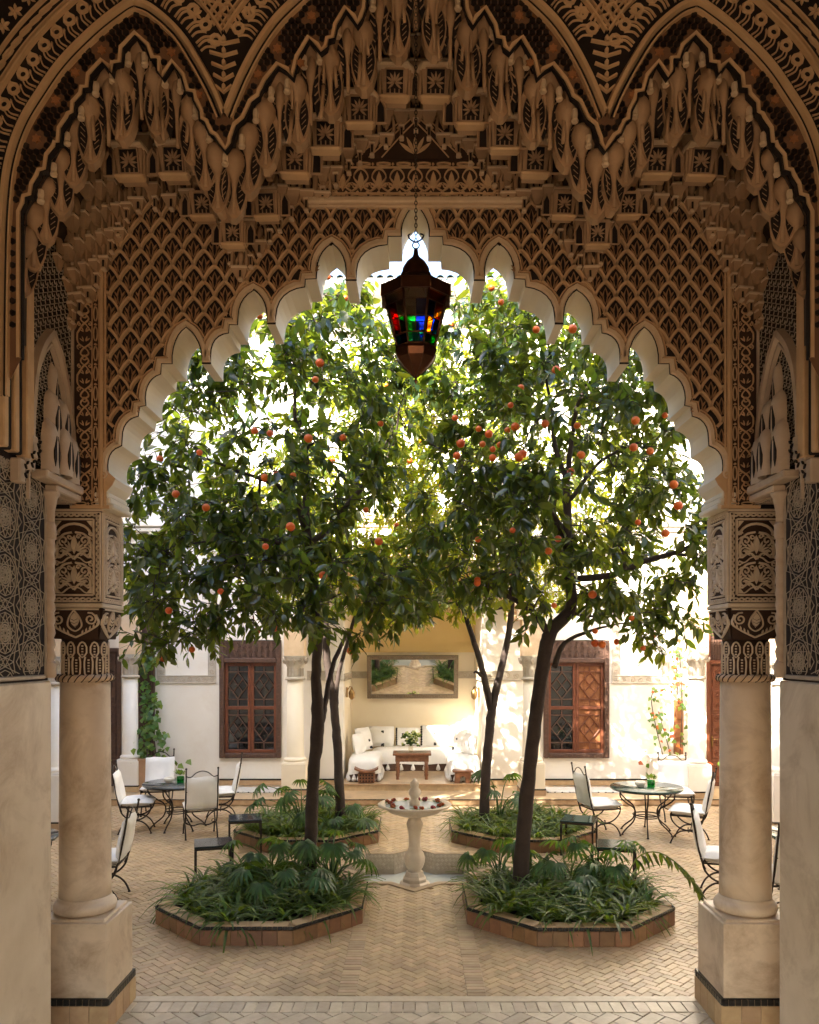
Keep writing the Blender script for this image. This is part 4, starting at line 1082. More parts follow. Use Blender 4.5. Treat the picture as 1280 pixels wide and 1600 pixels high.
# hexagonal tiles
hr = .0225; hm = MB()
hm.plate([(hr * math.cos(PI / 6 + i * PI / 3), hr * math.sin(PI / 6 + i * PI / 3)) for i in range(6)], .008, fr0, 0, inset=.86)
hex_me = hm.mesh('hexagonal_tile', M['hex'])
stars = [S2(u, v) for u, v in ((58, 218), (88, 158), (119, 115), (160, 80), (268, 83), (310, 150), (404, 118), (434, 77), (487, 26), (470, 100), (530, -8))]
stars = stars + [(-x, z) for x, z in stars]
clear = [p for pth in paths for p in pth]
hx = []; step = hr * 1.90
upper = [resample(p, .05) for p in paths]
def under_mould(x, z):
    # black honeycomb lies between the vaulting's edge and the pointed mouldings
    ax = -abs(x); xv = X(352, YS)
    pth = paths[0] if ax < xv else paths[1][:len(MIDA)]
    zz = None
    for a, b_ in zip(pth, pth[1:]):
        if min(a[0], b_[0]) <= ax <= max(a[0], b_[0]) + 1e-9 and abs(b_[0] - a[0]) > 1e-9:
            zz = a[1] + (b_[1] - a[1]) * (ax - a[0]) / (b_[0] - a[0]); zz = zz
    return zz is not None and z < zz - .03
Opoly = O2 + [(3.2, 3), (-3.2, 3)]
for j in range(0, 110):
    for i in range(-80, 81):
        x = (i + (.5 if j % 2 else 0)) * step; z = 4.9 + j * step * .866
        if abs(x) > 2.62 or z > 7.2: continue
        if inside((x, z), Opoly) or not under_mould(x, z): continue
        if dist_poly((-abs(x), z), O2[:len(OUTL)]) < .036: continue
        d = min(dist_poly((-abs(x), z), paths[0]), dist_poly((-abs(x), z), paths[1][:len(MIDA)]))
        if d < .055: continue
        hx.append((x, z))
star_b = MB(); star_b.plate([((.040 if i % 2 == 0 else .024) * math.sin(i * PI / 6), (.040 if i % 2 == 0 else .024) * math.cos(i * PI / 6)) for i in range(12)], .012, fr0, 0, inset=.9)
star_me = star_b.mesh('star_tile', M['star'])
for x, z in stars: inst('star_tile', star_me, scr, (x, -.004, z - 6.0), (0, 0, 0), (.8, 1, .8))
hx = [p for p in hx if all(math.dist(p, s) > .05 for s in stars)]
hx.sort(key=lambda p: p[1] if abs(p[0]) < 2.4 else 99)
hs_ = MB()
for k, (x, z) in enumerate(hx):
    if k < 300: inst('hexagonal_tile', hex_me, scr, (x, -.004, z - 6.0))
    else: hs_.add([(p[0] + x, p[1] + YS - .004, p[2] + z) for p in hm.v], hm.f)
if hs_.v: tag(hs_.build('hexagonal_tiling', M['hex'], scr, scr.location, fix=False), kind='stuff')
# ================================================================ far side of the courtyard
YF = 16.8
gf = MB()
gf.box((0, 16.05, -.18), (17.2, 1.5, .59), 0); gf.box((0, 15.29, .06), (17.2, .02, .09), 1)
gf.box((0, 15.285, .108), (17.2, .03, .014), 2)
gf.box((0, 18.0, -.2), (17.2, 2.4, .5), 0)
gal = tag(gf.build('gallery_floor', [M['tile'], M['coping'], M['black_tile']]), kind='structure')
b = MB(); b.box((-.06, 17.8, .18), (2.96, 3.1, .14), 0); b.box((-.06, 16.235, .245), (2.98, .03, .018), 1)
tag(b.build('alcove_platform', [M['tile'], M['coping']]), kind='structure')
def tri_tiles(parent, xs, y, z, wd, dp, name, m):
    t = tile_mesh(wd - .006, dp - .006, .01, .003); me = t.mesh(name, M[m])
    for x in xs: inst(name, me, parent, (x, y, z))
def openwall(mb, x0, x1, z0, z1, y0, y1, ops, m=0):
    """wall of butted blocks around rectangular openings (xa, xb, za, zb)"""
    xs = sorted({x0, x1} | {o[0] for o in ops} | {o[1] for o in ops})
    for a, c in zip(xs, xs[1:]):
        zs = [z0]
        for o in sorted(ops, key=lambda o: o[2]):
            if o[0] <= a + 1e-6 and o[1] >= c - 1e-6: zs += [o[2], o[3]]
        zs.append(z1)
        for p, q in zip(zs[::2], zs[1::2]):
            if q - p > 1e-4: mb.box(((a + c) / 2, (y0 + y1) / 2, (p + q) / 2), (c - a, y1 - y0, q - p), m)
WL = (X(344, YF), X(440, YF), Z(1184, YF), Z(1000, YF))
WR = (X(849, YF), X(951, YF), Z(1184, YF), Z(1000, YF))
DL = (X(152, YF), X(190, YF), .05, 3.0); DR = (X(1104, YF), X(1140, YF), .05, 3.75)
AL = (-1.50, 1.40, .05, 5.0)
house = empty('courtyard_house', (0, YF, 0), 'tall limewashed house front across the courtyard, with an alcove between two wooden windows', 'house')
b = MB(); openwall(b, -8.6, 8.6, .05, 10.3, YF, YF + .35, [WL, WR, DL, DR, AL])
b.build('wall', M['white'], house, house.location)
b = MB()
for z, d in ((5.35, .10), (5.45, .16), (5.55, .22), (9.6, .10), (9.75, .2)): b.box((0, YF - d / 2, z), (17.0, d, .075), bev=.01)
b.build('string_course', M['white'], house, house.location)
b = MB(); b.box((0, YF - .15, 10.36), (17.2, 1.1, .10)); b.build('eave', M['white'], house, house.location)
tb = MB(); tb.lathe([(.075, -.55), (.085, .55)], 8, a0=0, a1=PI); tm = tb.mesh('roof_tile', M['green_top'])
for k in range(60): inst('roof_tile', tm, house, (-5.9 + k * .2, -.20, 10.42), (PI / 2 + .12, 0, 0))
# skirting and dark trim along the wall
for (xa, xb) in ((DL[1] + .03, -1.52), (1.42, DR[0] - .03)):
    b = MB()
    b.box(((xa + xb) / 2, YF - .012, .19), (xb - xa, .024, .10), 0); b.box(((xa + xb) / 2, YF - .016, .258), (xb - xa, .032, .03), 1)
    b.build('skirting', [M['coping'], M['black_tile']], house, house.location)
# carved plaster frames on the wall and the frieze
def relief_band(mb, fr, x0, z0, x1, z1, m=0, mg=1):
    mb.plate([(x0, z0), (x1, z0), (x1, z1), (x0, z1)], .02, fr, m)
    L = max(x1 - x0, z1 - z0); wd = min(x1 - x0, z1 - z0); hor = (x1 - x0) > (z1 - z0); n = max(2, int(L / (wd * .9)))
    for k in range(n):
        t = (k + .5) / n; cx = x0 + (x1 - x0) * (t if hor else .5); cz = z0 + (z1 - z0) * (.5 if hor else t)
        mb.ribbon(spiral(cx, cz, wd * .34, 1.4, 1 if k % 2 else -1, k, 9), wd * .10, .026, fr, mg, base=.0205)
    for q in (.06, .94):
        if hor: mb.ribbon([(x0, z0 + wd * q), (x1, z0 + wd * q)], wd * .10, .032, fr, m, base=.0205)
        else: mb.ribbon([(x0 + wd * q, z0), (x0 + wd * q, z1)], wd * .10, .032, fr, m, base=.0205)
FRF = (Vector((0, YF, 0)), Vector((1, 0, 0)), Vector((0, 0, 1)), Vector((0, -1, 0)))
for (ua, ub) in ((246, 338), (956, 1046)):
    b = MB(); xa, xb = X(ua, YF), X(ub, YF); za, zb = Z(1068, YF), 5.0; t = .17
    relief_band(b, FRF, xa, za, xb, za + t); relief_band(b, FRF, xa, za + t, xa + t, zb); relief_band(b, FRF, xb - t, za + t, xb, zb)
    b.build('carved_frame', [M['grey_relief'], M['zell']], house, house.location)
for xa, xb in ((X(480, YF), -1.52), (1.42, X(845, YF))):
    b = MB(); relief_band(b, FRF, xa, Z(1063, YF), xb, Z(1048, YF))
    b.build('frieze', [M['grey_relief'], M['zell']], house, house.location)
# alcove
YB = 18.95
b = MB()
b.box((-1.60, (YF + .35 + YB) / 2 + .2, 2.55), (.20, YB - YF - .35 + .4, 5.0), 0); b.box((1.50, (YF + .35 + YB) / 2 + .2, 2.55), (.20, YB - YF - .35 + .4, 5.0), 0)
b.box((-.05, YB + .2, 1.48), (2.9, .4, 2.86), 0)
b.build('alcove_wall', [M['cream']], house, house.location)
b = MB(); b.box((-.05, YB + .2, 3.96), (2.9, .4, 2.1), 0); b.box((-.05, 18.1, 5.1), (3.1, 2.1, .16), 0); b.box((-.05, YB - .02, 3.0), (2.9, .05, .18)); b.build('alcove_hood', M['yellow'], house, house.location)
b = MB(); fb = (Vector((0, YB, 0)), Vector((1, 0, 0)), Vector((0, 0, 1)), Vector((0, -1, 0)))
relief_band(b, fb, -1.49, 2.30, 1.39, 2.46)
for sx, x in ((-1, -1.50), (1, 1.40)):
    fs_ = (Vector((x, YF + .05, 0)), Vector((0, 1, 0)), Vector((0, 0, 1)), Vector((-sx, 0, 0)))
    relief_band(b, fs_, 0, 2.30, 2.0, 2.46)
b.build('alcove_frieze', [M['grey_relief'], M['zell']], house, house.location)
# porch with pointed arch in front of the alcove
b = MB(); za_ = 3.55
arc = [(-2.08, za_)] + [(-2.08 + 2.04 * (1 - math.cos(t * PI / 2)) ** 1.05, za_ + 1.35 * math.sin(t * PI / 2)) for t in (i / 12 for i in range(1, 13))]
arc = arc + [(-.08 - p[0], p[1]) for p in reversed(arc[:-1])]
b.solid([(-2.66, za_)] + arc + [(2.58, za_), (2.58, 6.3), (-2.66, 6.3)], 15.72, 16.08, 0, 1)
b.build('porch_arch', [M['white'], M['stucco_pale']], house, house.location)
b = MB(); fp = (Vector((0, 15.72, 0)), Vector((1, 0, 0)), Vector((0, 0, 1)), Vector((0, -1, 0)))
b.ribbon(offset(arc, .05), .08, .03, fp); b.ribbon(offset(arc, .20), .05, .03, fp)
for k, p in enumerate(resample(offset(arc, .125), .13)):
    b.plate([(p[0] + .05 * math.cos(i * PI / 3), p[1] + .05 * math.sin(i * PI / 3)) for i in range(6)], .02, fp, 1, inset=.8)
relief_band(b, fp, -2.5, 5.35, 2.42, 5.6)
b.build('porch_moulding', [M['stucco_pale'], M['ochre']], house, house.location)
b = MB(); b.box((-.04, 16.44, 6.25), (5.24, .72, .10)); b.box((-2.62, 16.44, 4.9), (.08, .72, 2.6)); b.box((2.54, 16.44, 4.9), (.08, .72, 2.6)); b.build('porch_roof', M['white'], house, house.location)
b = MB()     # honeycomb soffit of the porch
for i, p in enumerate(resample(offset(arc, -.02), .16)):
    for q in range(3): b.box((p[0] * (1 - .03 * q), 15.80 + q * .11, p[1] - .04 - .02 * q), (.10, .09, .12), 0, bev=.02)
b.build('porch_soffit', M['stucco'], house, house.location)
# lesser columns
def small_column(x, y, z0, r, zc, ztop, label, group='courtyard columns', pz=.62, m='white', mp='cream', carve=True):
    root = empty('courtyard_column', (x, y, z0), label, 'column', group)
    b = MB(); pw_ = r * 2 + .14
    b.box((0, 0, pz / 2), (pw_, pw_, pz), bev=.01); b.box((0, 0, pz + .012), (pw_ - .03, pw_ - .03, .03), bev=.008); b.build('plinth', M[mp], root)
    b = MB(); b.box((0, 0, .05), (pw_ + .02, pw_ + .02, .10), 0); b.box((0, 0, .115), (pw_ + .03, pw_ + .03, .025), 1); b.build('skirting', [M['coping'], M['black_tile']], root)
    b = MB(); zs = pz + .027
    b.lathe([(r + .045, zs), (r + .055, zs + .03), (r + .04, zs + .065), (r + .01, zs + .075), (r + .005, zs + .1), (r * .92, zc - z0 - .05)], 24); b.build('shaft', M[mp], root)
    b = MB(); h = zc - z0
    b.lathe([(r * .95, h - .06), (r + .03, h - .05), (r + .03, h - .01), (r * .95, h)], 24)
    superloft(b, [(h - .002, r * .92, 2), (h + .18, r * .92, 2), (h + .26, r * 1.08, 3.0), (h + .42, r * 1.25, 7)], 32)
    if carve:
        for k in range(4):
            a = k * PI / 2; ex = Vector((math.cos(a), math.sin(a), 0)); out = Vector((math.sin(a), -math.cos(a), 0))
            fr = (out * (r * 1.05) + Vector((0, 0, h + .2)), ex, (Vector((0, 0, 1)) + out * .2).normalized(), out)
            for sg in (-1, 1): b.ribbon(spiral(sg * r * .7, .12, r * .34, 1.5, -sg, PI / 2), .018, .024, fr, 1)
            b.plate(leafshape(0, .05, .13, .07, 0, 4), .03, fr, 1, inset=.8)
            for q in (-2, -1, 0, 1, 2): b.ribbon([(q * r * .36, -.18), (q * r * .36, -.02)], .014, .0 + r * -.02 + .012, (out * (r * .93), ex, Vector((0, 0, 1)), out) if False else (out * (r * .92 * math.cos(q * .3)) + Vector((0, 0, h + .2)), ex, Vector((0, 0, 1)), out), 1)
    b.build('capital', [M['grey_relief'], M['zell']], root)
    b = MB(); b.box((0, 0, (h + .42 + ztop - z0) / 2), (r * 2.3, r * 2.3, ztop - z0 - h - .42)); b.build('impost_block', M['stucco_pale'], root)
small_column(-2.37, 15.9, .12, .17, 2.42, 3.549, 'cream column beside the alcove, next to the window that shows curtains', mp='cream')
small_column(2.29, 15.9, .12, .17, 2.42, 3.549, 'cream column beside the alcove, next to the window with the closed orange shutter', mp='cream')
small_column(X(1088, 15.6), 15.6, .12, .155, 2.45, 4.2, 'white column by the carved cedar door, behind the climber in its planter box', mp='white')
small_column(X(204, 16.3), 16.3, .12, .15, 2.45, 4.2, 'white column between the dark wooden door and the leafy ivy', mp='white')
small_column(X(87, 13.4), 13.4, 0, .16, 2.42, 4.2, 'white side column glimpsed between the pier and the carved column, above the grey topped table', mp='white', pz=.9)
small_column(X(1221, 13.4), 13.4, 0, .16, 2.42, 4.2, 'white side column glimpsed between the pier and the carved column, above the green planter leaves', mp='white', pz=.9)
# side wings (their upper walls close the court and shade it)
for sx, lab, hh in ((-1, 'white side wing of the court on the shaded side, its upper wall above the arcade', 10.0), (1, 'white side wing of the court on the sunlit side, its upper wall above the arcade', 8.4)):
    root = empty('side_wing', (sx * 6.3, 11.5, 0), lab, 'building', 'side wings of the court')
    b = MB(); b.box((sx * 6.3, 11.6, (hh + 4.2) / 2), (.4, 9.9, hh - 4.2)); b.box((sx * 6.3, 11.6, hh + .05), (.7, 9.9, .1)); b.build('upper_wall', M['white'], root, root.location)
    b = MB(); b.box((sx * 8.45, 11.6, 4.3), (.3, 10.0, 8.2)); b.box((sx * 7.4, 11.6, 4.12), (1.75, 9.9, .12)); b.build('rear_wall', M['white'], root, root.location)
# ---------------------------------------------------------------- windows
def sash(root, x0, x1, z0, z1, y, kind):
    cx, cz = (x0 + x1) / 2, (z0 + z1) / 2; W, H = x1 - x0, z1 - z0; o = root['at']
    b = MB()
    for x in (x0 + .03, x1 - .03): b.box((x, y, cz), (.06, .06, H), bev=.006)
    for z in (z0 + .035, cz, z1 - .035): b.box((cx, y, z), (W - .121, .056, .07), bev=.006)
    s_ = root; b.build('sash', M['redwood'], root, o)
    b = MB(); iw = W - .12
    for (za, zb) in ((z0 + .07, cz - .035), (cz + .035, z1 - .07)):
        h = zb - za
        for z in (za + h * .17, za + h * .86): b.box((cx, y - .005, z), (iw, .03, .022))
        for (p, q) in ((za, za + h * .17), (za + h * .86, zb)): b.box((cx, y - .005, (p + q) / 2), (.022, .03, q - p - .024))
        ym = y - .012; m_ = za + h * .515; dz = h * .33; dx = iw * .48
        pts = [(cx, m_ - dz), (cx + dx, m_), (cx, m_ + dz), (cx - dx, m_)]
        for i in range(4):
            a, c = pts[i], pts[(i + 1) % 4]; b.tube([(a[0], ym, a[1]), (c[0], ym, c[1])], .013, 4, sm=False)
        for i in (0, 1):
            a = ((pts[i][0] + pts[i + 1][0]) / 2, (pts[i][1] + pts[i + 1][1]) / 2); c = ((pts[i + 2][0] + pts[(i + 3) % 4][0]) / 2, (pts[i + 2][1] + pts[(i + 3) % 4][1]) / 2)
            b.tube([(a[0], ym + .004, a[1]), (c[0], ym + .004, c[1])], .011, 4, sm=False)
    b.build('sash_lattice', M['wood'] if kind == 'glass' else M['redwood'], s_, o)
    b = MB(); b.box((cx, y + .035, cz), (W - .1, .008, H - .1))
    if kind == 'glass': b.build('pane', M['pane'], s_, o)
    else:
        for (za, zb) in ((z0 + .08, cz - .04), (cz + .04, z1 - .08)):
            for k in range(4): b.box((cx - iw * .375 + k * iw * .25, y + .028, (za + zb) / 2), (iw * .23, .014, zb - za), bev=.004)
            for (p, q) in ((za + .06, za + (zb - za) * .45), (za + (zb - za) * .55, zb - .06)):
                b.box((cx, y + .022, (p + q) / 2), (iw * .5, .016, q - p), bev=.01)
        b.build('shutter', M['shutter'], s_, o)
def window(op, label, kinds):
    x0, x1, z0, z1 = op; root = empty('window', (0, 0, 0), label); at_ = Vector(((x0 + x1) / 2, YF, z0)); root.parent = house; root.location = at_ - house.location; root['at'] = at_
    y = YF + .03; o = at_; zt = Z(1034, YF)
    b = MB(); t = .10
    for x in (x0 + t / 2, x1 - t / 2): b.box((x, YF - .02, (z0 + z1) / 2), (t, .14, z1 - z0), bev=.012)
    for z in (z0 + t / 2, zt + .03): b.box(((x0 + x1) / 2, YF - .02, z), (x1 - x0 - 2 * t - .002, .136, t), bev=.012)
    for x in (x0 + .05, x1 - .05):
        for k in range(36): b.box((x, YF - .094, z0 + .04 + k * (z1 - z0 - .08) / 35), (.03, .018, .022), rz=0, bev=.006)
    for k in range(20): b.box((x0 + .16 + k * (x1 - x0 - .32) / 19, YF - .092, z0 + .05), (.022, .018, .03), bev=.006)
    b.build('frame', M['wood'], root, o)
    b = MB(); ft = (Vector(((x0 + x1) / 2, YF - .03, (zt + z1) / 2 + .03)), Vector((1, 0, 0)), Vector((0, 0, 1)), Vector((0, -1, 0)))
    hw, hh_ = (x1 - x0) / 2 - t, (z1 - zt) / 2 - .05
    b.plate([(-hw, -hh_), (hw, -hh_), (hw, hh_), (-hw, hh_)], .005, ft, 0)
    for i in range(9):
        for j in range(4): b.ribbon(spiral(-hw + (i + .5) * hw * 2 / 9, -hh_ + (j + .5) * hh_ / 2, .045, 1.3, 1 if (i + j) % 2 else -1, i, 8), .016, .022, ft, 0)
    b.build('carved_panel', M['wood'], root, o)
    xm = (x0 + x1) / 2; zs0, zs1 = z0 + t + .002, zt - .022
    sash(root, x0 + t + .002, xm - .003, zs0, zs1, y, kinds[0]); sash(root, xm + .003, x1 - t - .002, zs0, zs1, y, kinds[1])
    b = MB(); b.box((xm, YF + .42, (z0 + z1) / 2), (x1 - x0 + .1, .02, z1 - z0 + .1)); b.build('unlit_room_sheet', M['dark'], root, o)  # black sheet stands for the unlit room behind the sashes
    b = MB()
    for k, x in enumerate((x0 + .17, x0 + .21, x0 + .25)): b.tube([(x, YF + .20, z0 + .1), (x + .01, YF + .21, zt)], .035, 8, cap=False)
    b.build('curtain', M['curtain'], root, o)
window(WL, 'wooden lattice window with dark glass in both leaves', ('glass', 'glass'))
window(WR, 'wooden lattice window with one leaf closed by an orange shutter', ('glass', 'wood'))
def door(op, y, label, mk, lattice=False, handle=True):
    x0, x1, z0, z1 = op; root = empty('door', (0, 0, 0), label); o = Vector(((x0 + x1) / 2, y, z0)); root.parent = house; root.location = o - house.location
    b = MB(); zt = z1 if not lattice else 2.75
    for x in (x0 + .04, x1 - .04): b.box((x, y - .01, (z0 + z1) / 2), (.08, .12, z1 - z0), bev=.008)
    b.box(((x0 + x1) / 2, y - .01, zt - .04), (x1 - x0 - .162, .116, .08), bev=.008); b.build('frame', M[mk], root, o)
    b = MB(); b.box(((x0 + x1) / 2, y + .03, (z0 + zt) / 2), (x1 - x0 - .162, .05, zt - z0 - .09)); leaf_ = root; b.build('door_leaf', M[mk], root, o)
    n = 5
    for k in range(n):
        h = (zt - z0 - .2) / n; b = MB(); b.box(((x0 + x1) / 2, y + .0, z0 + .1 + (k + .5) * h), (x1 - x0 - .26, .03, h - .06), bev=.012)
        fr = (Vector(((x0 + x1) / 2, y - .015, z0 + .1 + (k + .5) * h)), Vector((1, 0, 0)), Vector((0, 0, 1)), Vector((0, -1, 0)))
        for q in (-1, 1): b.ribbon(spiral(0, q * h * .2, min(.07, (x1 - x0) * .2), 1.5, q, 0), .02, .016, fr)
        b.build('panel', M[mk], leaf_, o)
    if handle:
        b = MB(); b.box((x0 + .13, y - .02, 1.05), (.03, .02, .22), bev=.004); b.tube([(x0 + .13, y - .03, 1.10), (x0 + .13, y - .075, 1.10), (x0 + .24, y - .075, 1.10)], .011, 6); b.build('handle', M['brass'], leaf_, o)
    if lattice:
        b = MB()
        b.box(((x0 + x1) / 2, y + .03, (zt + z1) / 2), (x1 - x0 - .17, .02, z1 - zt))
        for k in range(14): b.box(((x0 + x1) / 2, y + .0, zt + .04 + k * (z1 - zt) / 14), (x1 - x0 - .17, .02, .02))
        for k in range(6): b.box((x0 + .1 + k * (x1 - x0 - .2) / 5, y - .008, (zt + z1) / 2), (.02, .02, z1 - zt - .02))
        b.build('lattice_panel', M['wood'], root, o)
door(DL, YF + .05, 'dark red wooden door', 'wood', handle=False)
door(DR, YF + .05, 'carved orange cedar door with a brass handle', 'redwood', lattice=True)
b = MB(); xa, xb = X(218, YF), X(243, YF)
b.box(((xa + xb) / 2, YF - .04, 1.9), (xb - xa, .07, 3.3), bev=.01)
for k in range(5): b.box(((xa + xb) / 2, YF - .08, .6 + k * .62), (xb - xa - .1, .03, .5), bev=.01)
tag(b.build('shutter', M['wood'], house, house.location), 'narrow dark wooden shutter half covered by the leafy ivy')
b = MB(); xa, xb = X(1052, YF), X(1066, YF)
b.box(((xa + xb) / 2, YF - .04, 1.3), (xb - xa, .07, 1.2), bev=.01)
for k in range(3): b.box(((xa + xb) / 2, YF - .08, .9 + k * .38), (xb - xa - .06, .03, .3), bev=.01)
tag(b.build('shutter', M['shutter'], house, house.location), 'weathered orange wooden shutter behind the sparse climber')
# ================================================================ alcove furniture
def pillow(mb, c, sx_, sy_, sz_, rot=(0, 0, 0), m=0, n=9, p=2.6):
    E = Matrix.Rotation(rot[2], 3, 'Z') @ Matrix.Rotation(rot[0], 3, 'X') @ Matrix.Rotation(rot[1], 3, 'Y'); vs = []
    for sgn in (1, -1):
        for i in range(n + 1):
            for j in range(n + 1):
                a, c_ = -1 + 2 * i / n, -1 + 2 * j / n
                t = max(0, (1 - abs(a) ** p) * (1 - abs(c_) ** p)) ** .5
                pin = 1 - .05 * (1 - abs(a)) * abs(c_) - .0
                vs.append(Vector(c) + E @ Vector((a * sx_ / 2 * (1 - .06 * (1 - a * a) * 0), c_ * sy_ / 2, sgn * sz_ / 2 * t + .004 * math.sin(7 * a + 5 * c_))))
    k = (n + 1) ** 2
    mb.add(vs, [(i * (n + 1) + j, (i + 1) * (n + 1) + j, (i + 1) * (n + 1) + j + 1, i * (n + 1) + j + 1) for i in range(n) for j in range(n)] +
           [(k + i * (n + 1) + j, k + i * (n + 1) + j + 1, k + (i + 1) * (n + 1) + j + 1, k + (i + 1) * (n + 1) + j) for i in range(n) for j in range(n)], m, True)
def tassels(mb, pts, m=0):
    for p in pts: mb.lathe([(.006, 0), (.022, -.03), (.045, -.09), (.05, -.13), (.02, -.15)], 8, p, m)
def bench(loc, size, label, front=None):
    root = empty('draped_bench', loc, label, 'sofa', 'white benches of the alcove'); w_, d_, h_ = size
    b = MB(); b.box((0, 0, h_ * .22), (w_ - .06, d_ - .06, h_ * .44), bev=.01); b.build('base', M['wood'], root)
    b = MB(); nx, ny = 14, 14; vs = []; top = h_
    # draped throw: rounded top, falling sides with a wavy hem
    def row(k, z, o): pass
    ring = []; N = 48
    for k in range(N):
        a = 2 * PI * k / N; c, s = math.cos(a), math.sin(a); q = (abs(c) ** 7 + abs(s) ** 7) ** (-1 / 7); ring.append((c * q, s * q))
    rows = [(0.0, top + .03), (.6, top + .028), (.88, top + .01), (.97, top - .03), (1.0, top - .08), (1.01, top - .2), (1.02, h_ * .34)]
    for i, (f, z) in enumerate(rows):
        for k, (x, y) in enumerate(ring):
            wv = (.012 * math.sin(k * 1.7) + .01 * math.sin(k * .9)) * (i >= 5) * (i - 4)
            vs.append((x * w_ / 2 * f * (1 + wv), y * d_ / 2 * f * (1 + wv), z + (.012 * math.sin(k * .8) if i == 6 else 0)))
    b.add(vs, [(i * N + k, i * N + (k + 1) % N, (i + 1) * N + (k + 1) % N, (i + 1) * N + k) for i in range(len(rows) - 1) for k in range(N)], 0, True)
    b.build('throw', M['cloth'], root)
    for k in range(0, N, 2):
        if not (ring[k][1] < -.2 or abs(ring[k][0]) > .9): continue
        b = MB(); tassels(b, [(ring[k][0] * w_ / 2 * 1.03, ring[k][1] * d_ / 2 * 1.03, h_ * .36)]); b.build('tassel', M['cloth'], root)
    return root
bench((-.05, 18.40, .25), (1.9, .80, .46), 'long white bench along the back wall of the alcove, under the mirror')
bench((-1.06, 17.25, .25), (.66, 1.5, .46), 'white draped bench on the shaded wall of the alcove, by the drum shaped stool')
bench((1.02, 17.25, .25), (.66, 1.5, .46), 'white draped bench along the alcove wall near the stool with an arched base')
def cushion(c, s, rot, label, poms=(), stripe=None):
    o = MB(); pillow(o, (0, 0, 0), *s, rot=rot)
    root = o.build('cushion', M['cloth'], None); root.location = c; tag(root, label, 'cushion', 'white cushions in the alcove')
    E = Matrix.Rotation(rot[2], 3, 'Z') @ Matrix.Rotation(rot[0], 3, 'X') @ Matrix.Rotation(rot[1], 3, 'Y')
    for (x, y) in poms:
        b = MB(); p = E @ Vector((x * s[0], y * s[1], s[2] * .42))
        for q in range(5): b.sphere(p + Vector((rq.uniform(-.02, .02), -.01, rq.uniform(-.02, .02))), .022, 6, 4)
        b.build('pompom', M['pom'], root)
    b = MB()
    if stripe is not None:
        for k in range(8):
            p = E @ Vector((stripe * s[0], (-.42 + .12 * k) * s[1], s[2] * .16)); b.sphere(p, .024, 6, 4, sc=(1, .6, 1.3))
    if b.v: b.build('bobble_trim', M['pom'], root)
PB = PI / 2 - .22
ys = 18.62
cushion((-.78, ys, .97), (.58, .46, .22), (PB, 0, 0), 'white cushion with dark pompoms at the corner end of the long bench', ((.05, .2), (.05, -.45)))
cushion((-.17, ys, .96), (.56, .42, .20), (PB, 0, 0), 'white cushion behind the flower vase, edged with dark bobbles', ((-.2, .1),), -.47)
cushion((.44, ys, .98), (.62, .48, .22), (PB, 0, 0), 'wide white cushion with two dark pompoms below the mirror', ((.02, .12), (.02, -.4)), -.48)
cushion((.98, ys - .05, .97), (.44, .44, .20), (PB, 0, -.4), 'small white cushion tucked into the sunny corner of the alcove', ((.0, -.4),))
cushion((-1.22, 17.35, .94), (.44, .44, .20), (PB, 0, 1.2), 'plump white cushion nearest the court on the bench with the drum shaped stool', ())
cushion((-1.14, 17.75, 1.0), (.52, .50, .22), (PB, 0, 1.0), 'tall white cushion with dark pompoms leaning in the shaded corner of the alcove', ((.1, -.1), (.2, -.42)))
cushion((1.16, 17.2, .94), (.46, .46, .22), (PB, 0, -1.1), 'round white cushion nearest the court on the bench with the arched stool', ())
cushion((1.02, 17.65, .98), (.54, .50, .22), (PB, 0, -.9), 'tall white cushion with dark pompoms leaning on the sunny bench', ((-.1, .0), (-.25, -.4)))
def low_table():
    root = empty('low_table', (X(644, 17.0), 17.0, .25), 'low carved wooden table with an inlaid top in front of the long white bench', 'table')
    b = MB(); b.box((0, 0, .53), (.80, .52, .05), bev=.008); b.box((0, 0, .558), (.62, .36, .006), 1); b.build('table_top', [M['lightwood'], M['frame']], root)
    b = MB(); b.box((0, 0, .44), (.70, .42, .13), bev=.006)
    for k in range(7): b.box((-.27 + k * .09, -.213, .40), (.05, .014, .05), bev=.01)
    b.build('apron', M['lightwood'], root)
    for sx in (-1, 1):
        for sy in (-1, 1):
            b = MB(); b.lathe([(.035, 0), (.03, .05), (.045, .10), (.028, .15), (.05, .22), (.03, .29), (.045, .37)], 10, (sx * .30, sy * .17, 0)); b.build('leg', M['lightwood'], root)
low_table()
root = empty('drum_stool', (X(573, 16.42), 16.42, .25), 'carved drum shaped wooden stool with a pierced front, beside the alcove step', 'stool')
b = MB(); b.add(*(lambda n: ([(x * .24, y * .17, .22 + .07 * x * x + dz) for dz in (0, .035) for x in [-1 + 2 * i / n for i in range(n + 1)] for y in (-1, 1)],
    [(2 * i, 2 * i + 1, 2 * i + 3, 2 * i + 2) for i in range(n)] + [(2 * (n + 1) + 2 * i, 2 * (n + 1) + 2 * i + 2, 2 * (n + 1) + 2 * i + 3, 2 * (n + 1) + 2 * i + 1) for i in range(n)] +
    [(2 * i, 2 * i + 2, 2 * (n + 1) + 2 * i + 2, 2 * (n + 1) + 2 * i) for i in range(n)] + [(2 * i + 1, 2 * (n + 1) + 2 * i + 1, 2 * (n + 1) + 2 * i + 3, 2 * i + 3) for i in range(n)]))(10)); b.build('seat', M['lightwood'], root)
b = MB(); b.box((0, 0, .115), (.34, .26, .21), bev=.02)
for i in range(5):
    for j in range(3): b.plate([(-.02, 0), (0, .02), (.02, 0), (0, -.02)], .012, (Vector((-.12 + i * .06, -.13, .05 + j * .06)), Vector((1, 0, 0)), Vector((0, 0, 1)), Vector((0, -1, 0))), 1)  # black lozenges stand for the shade inside the piercings
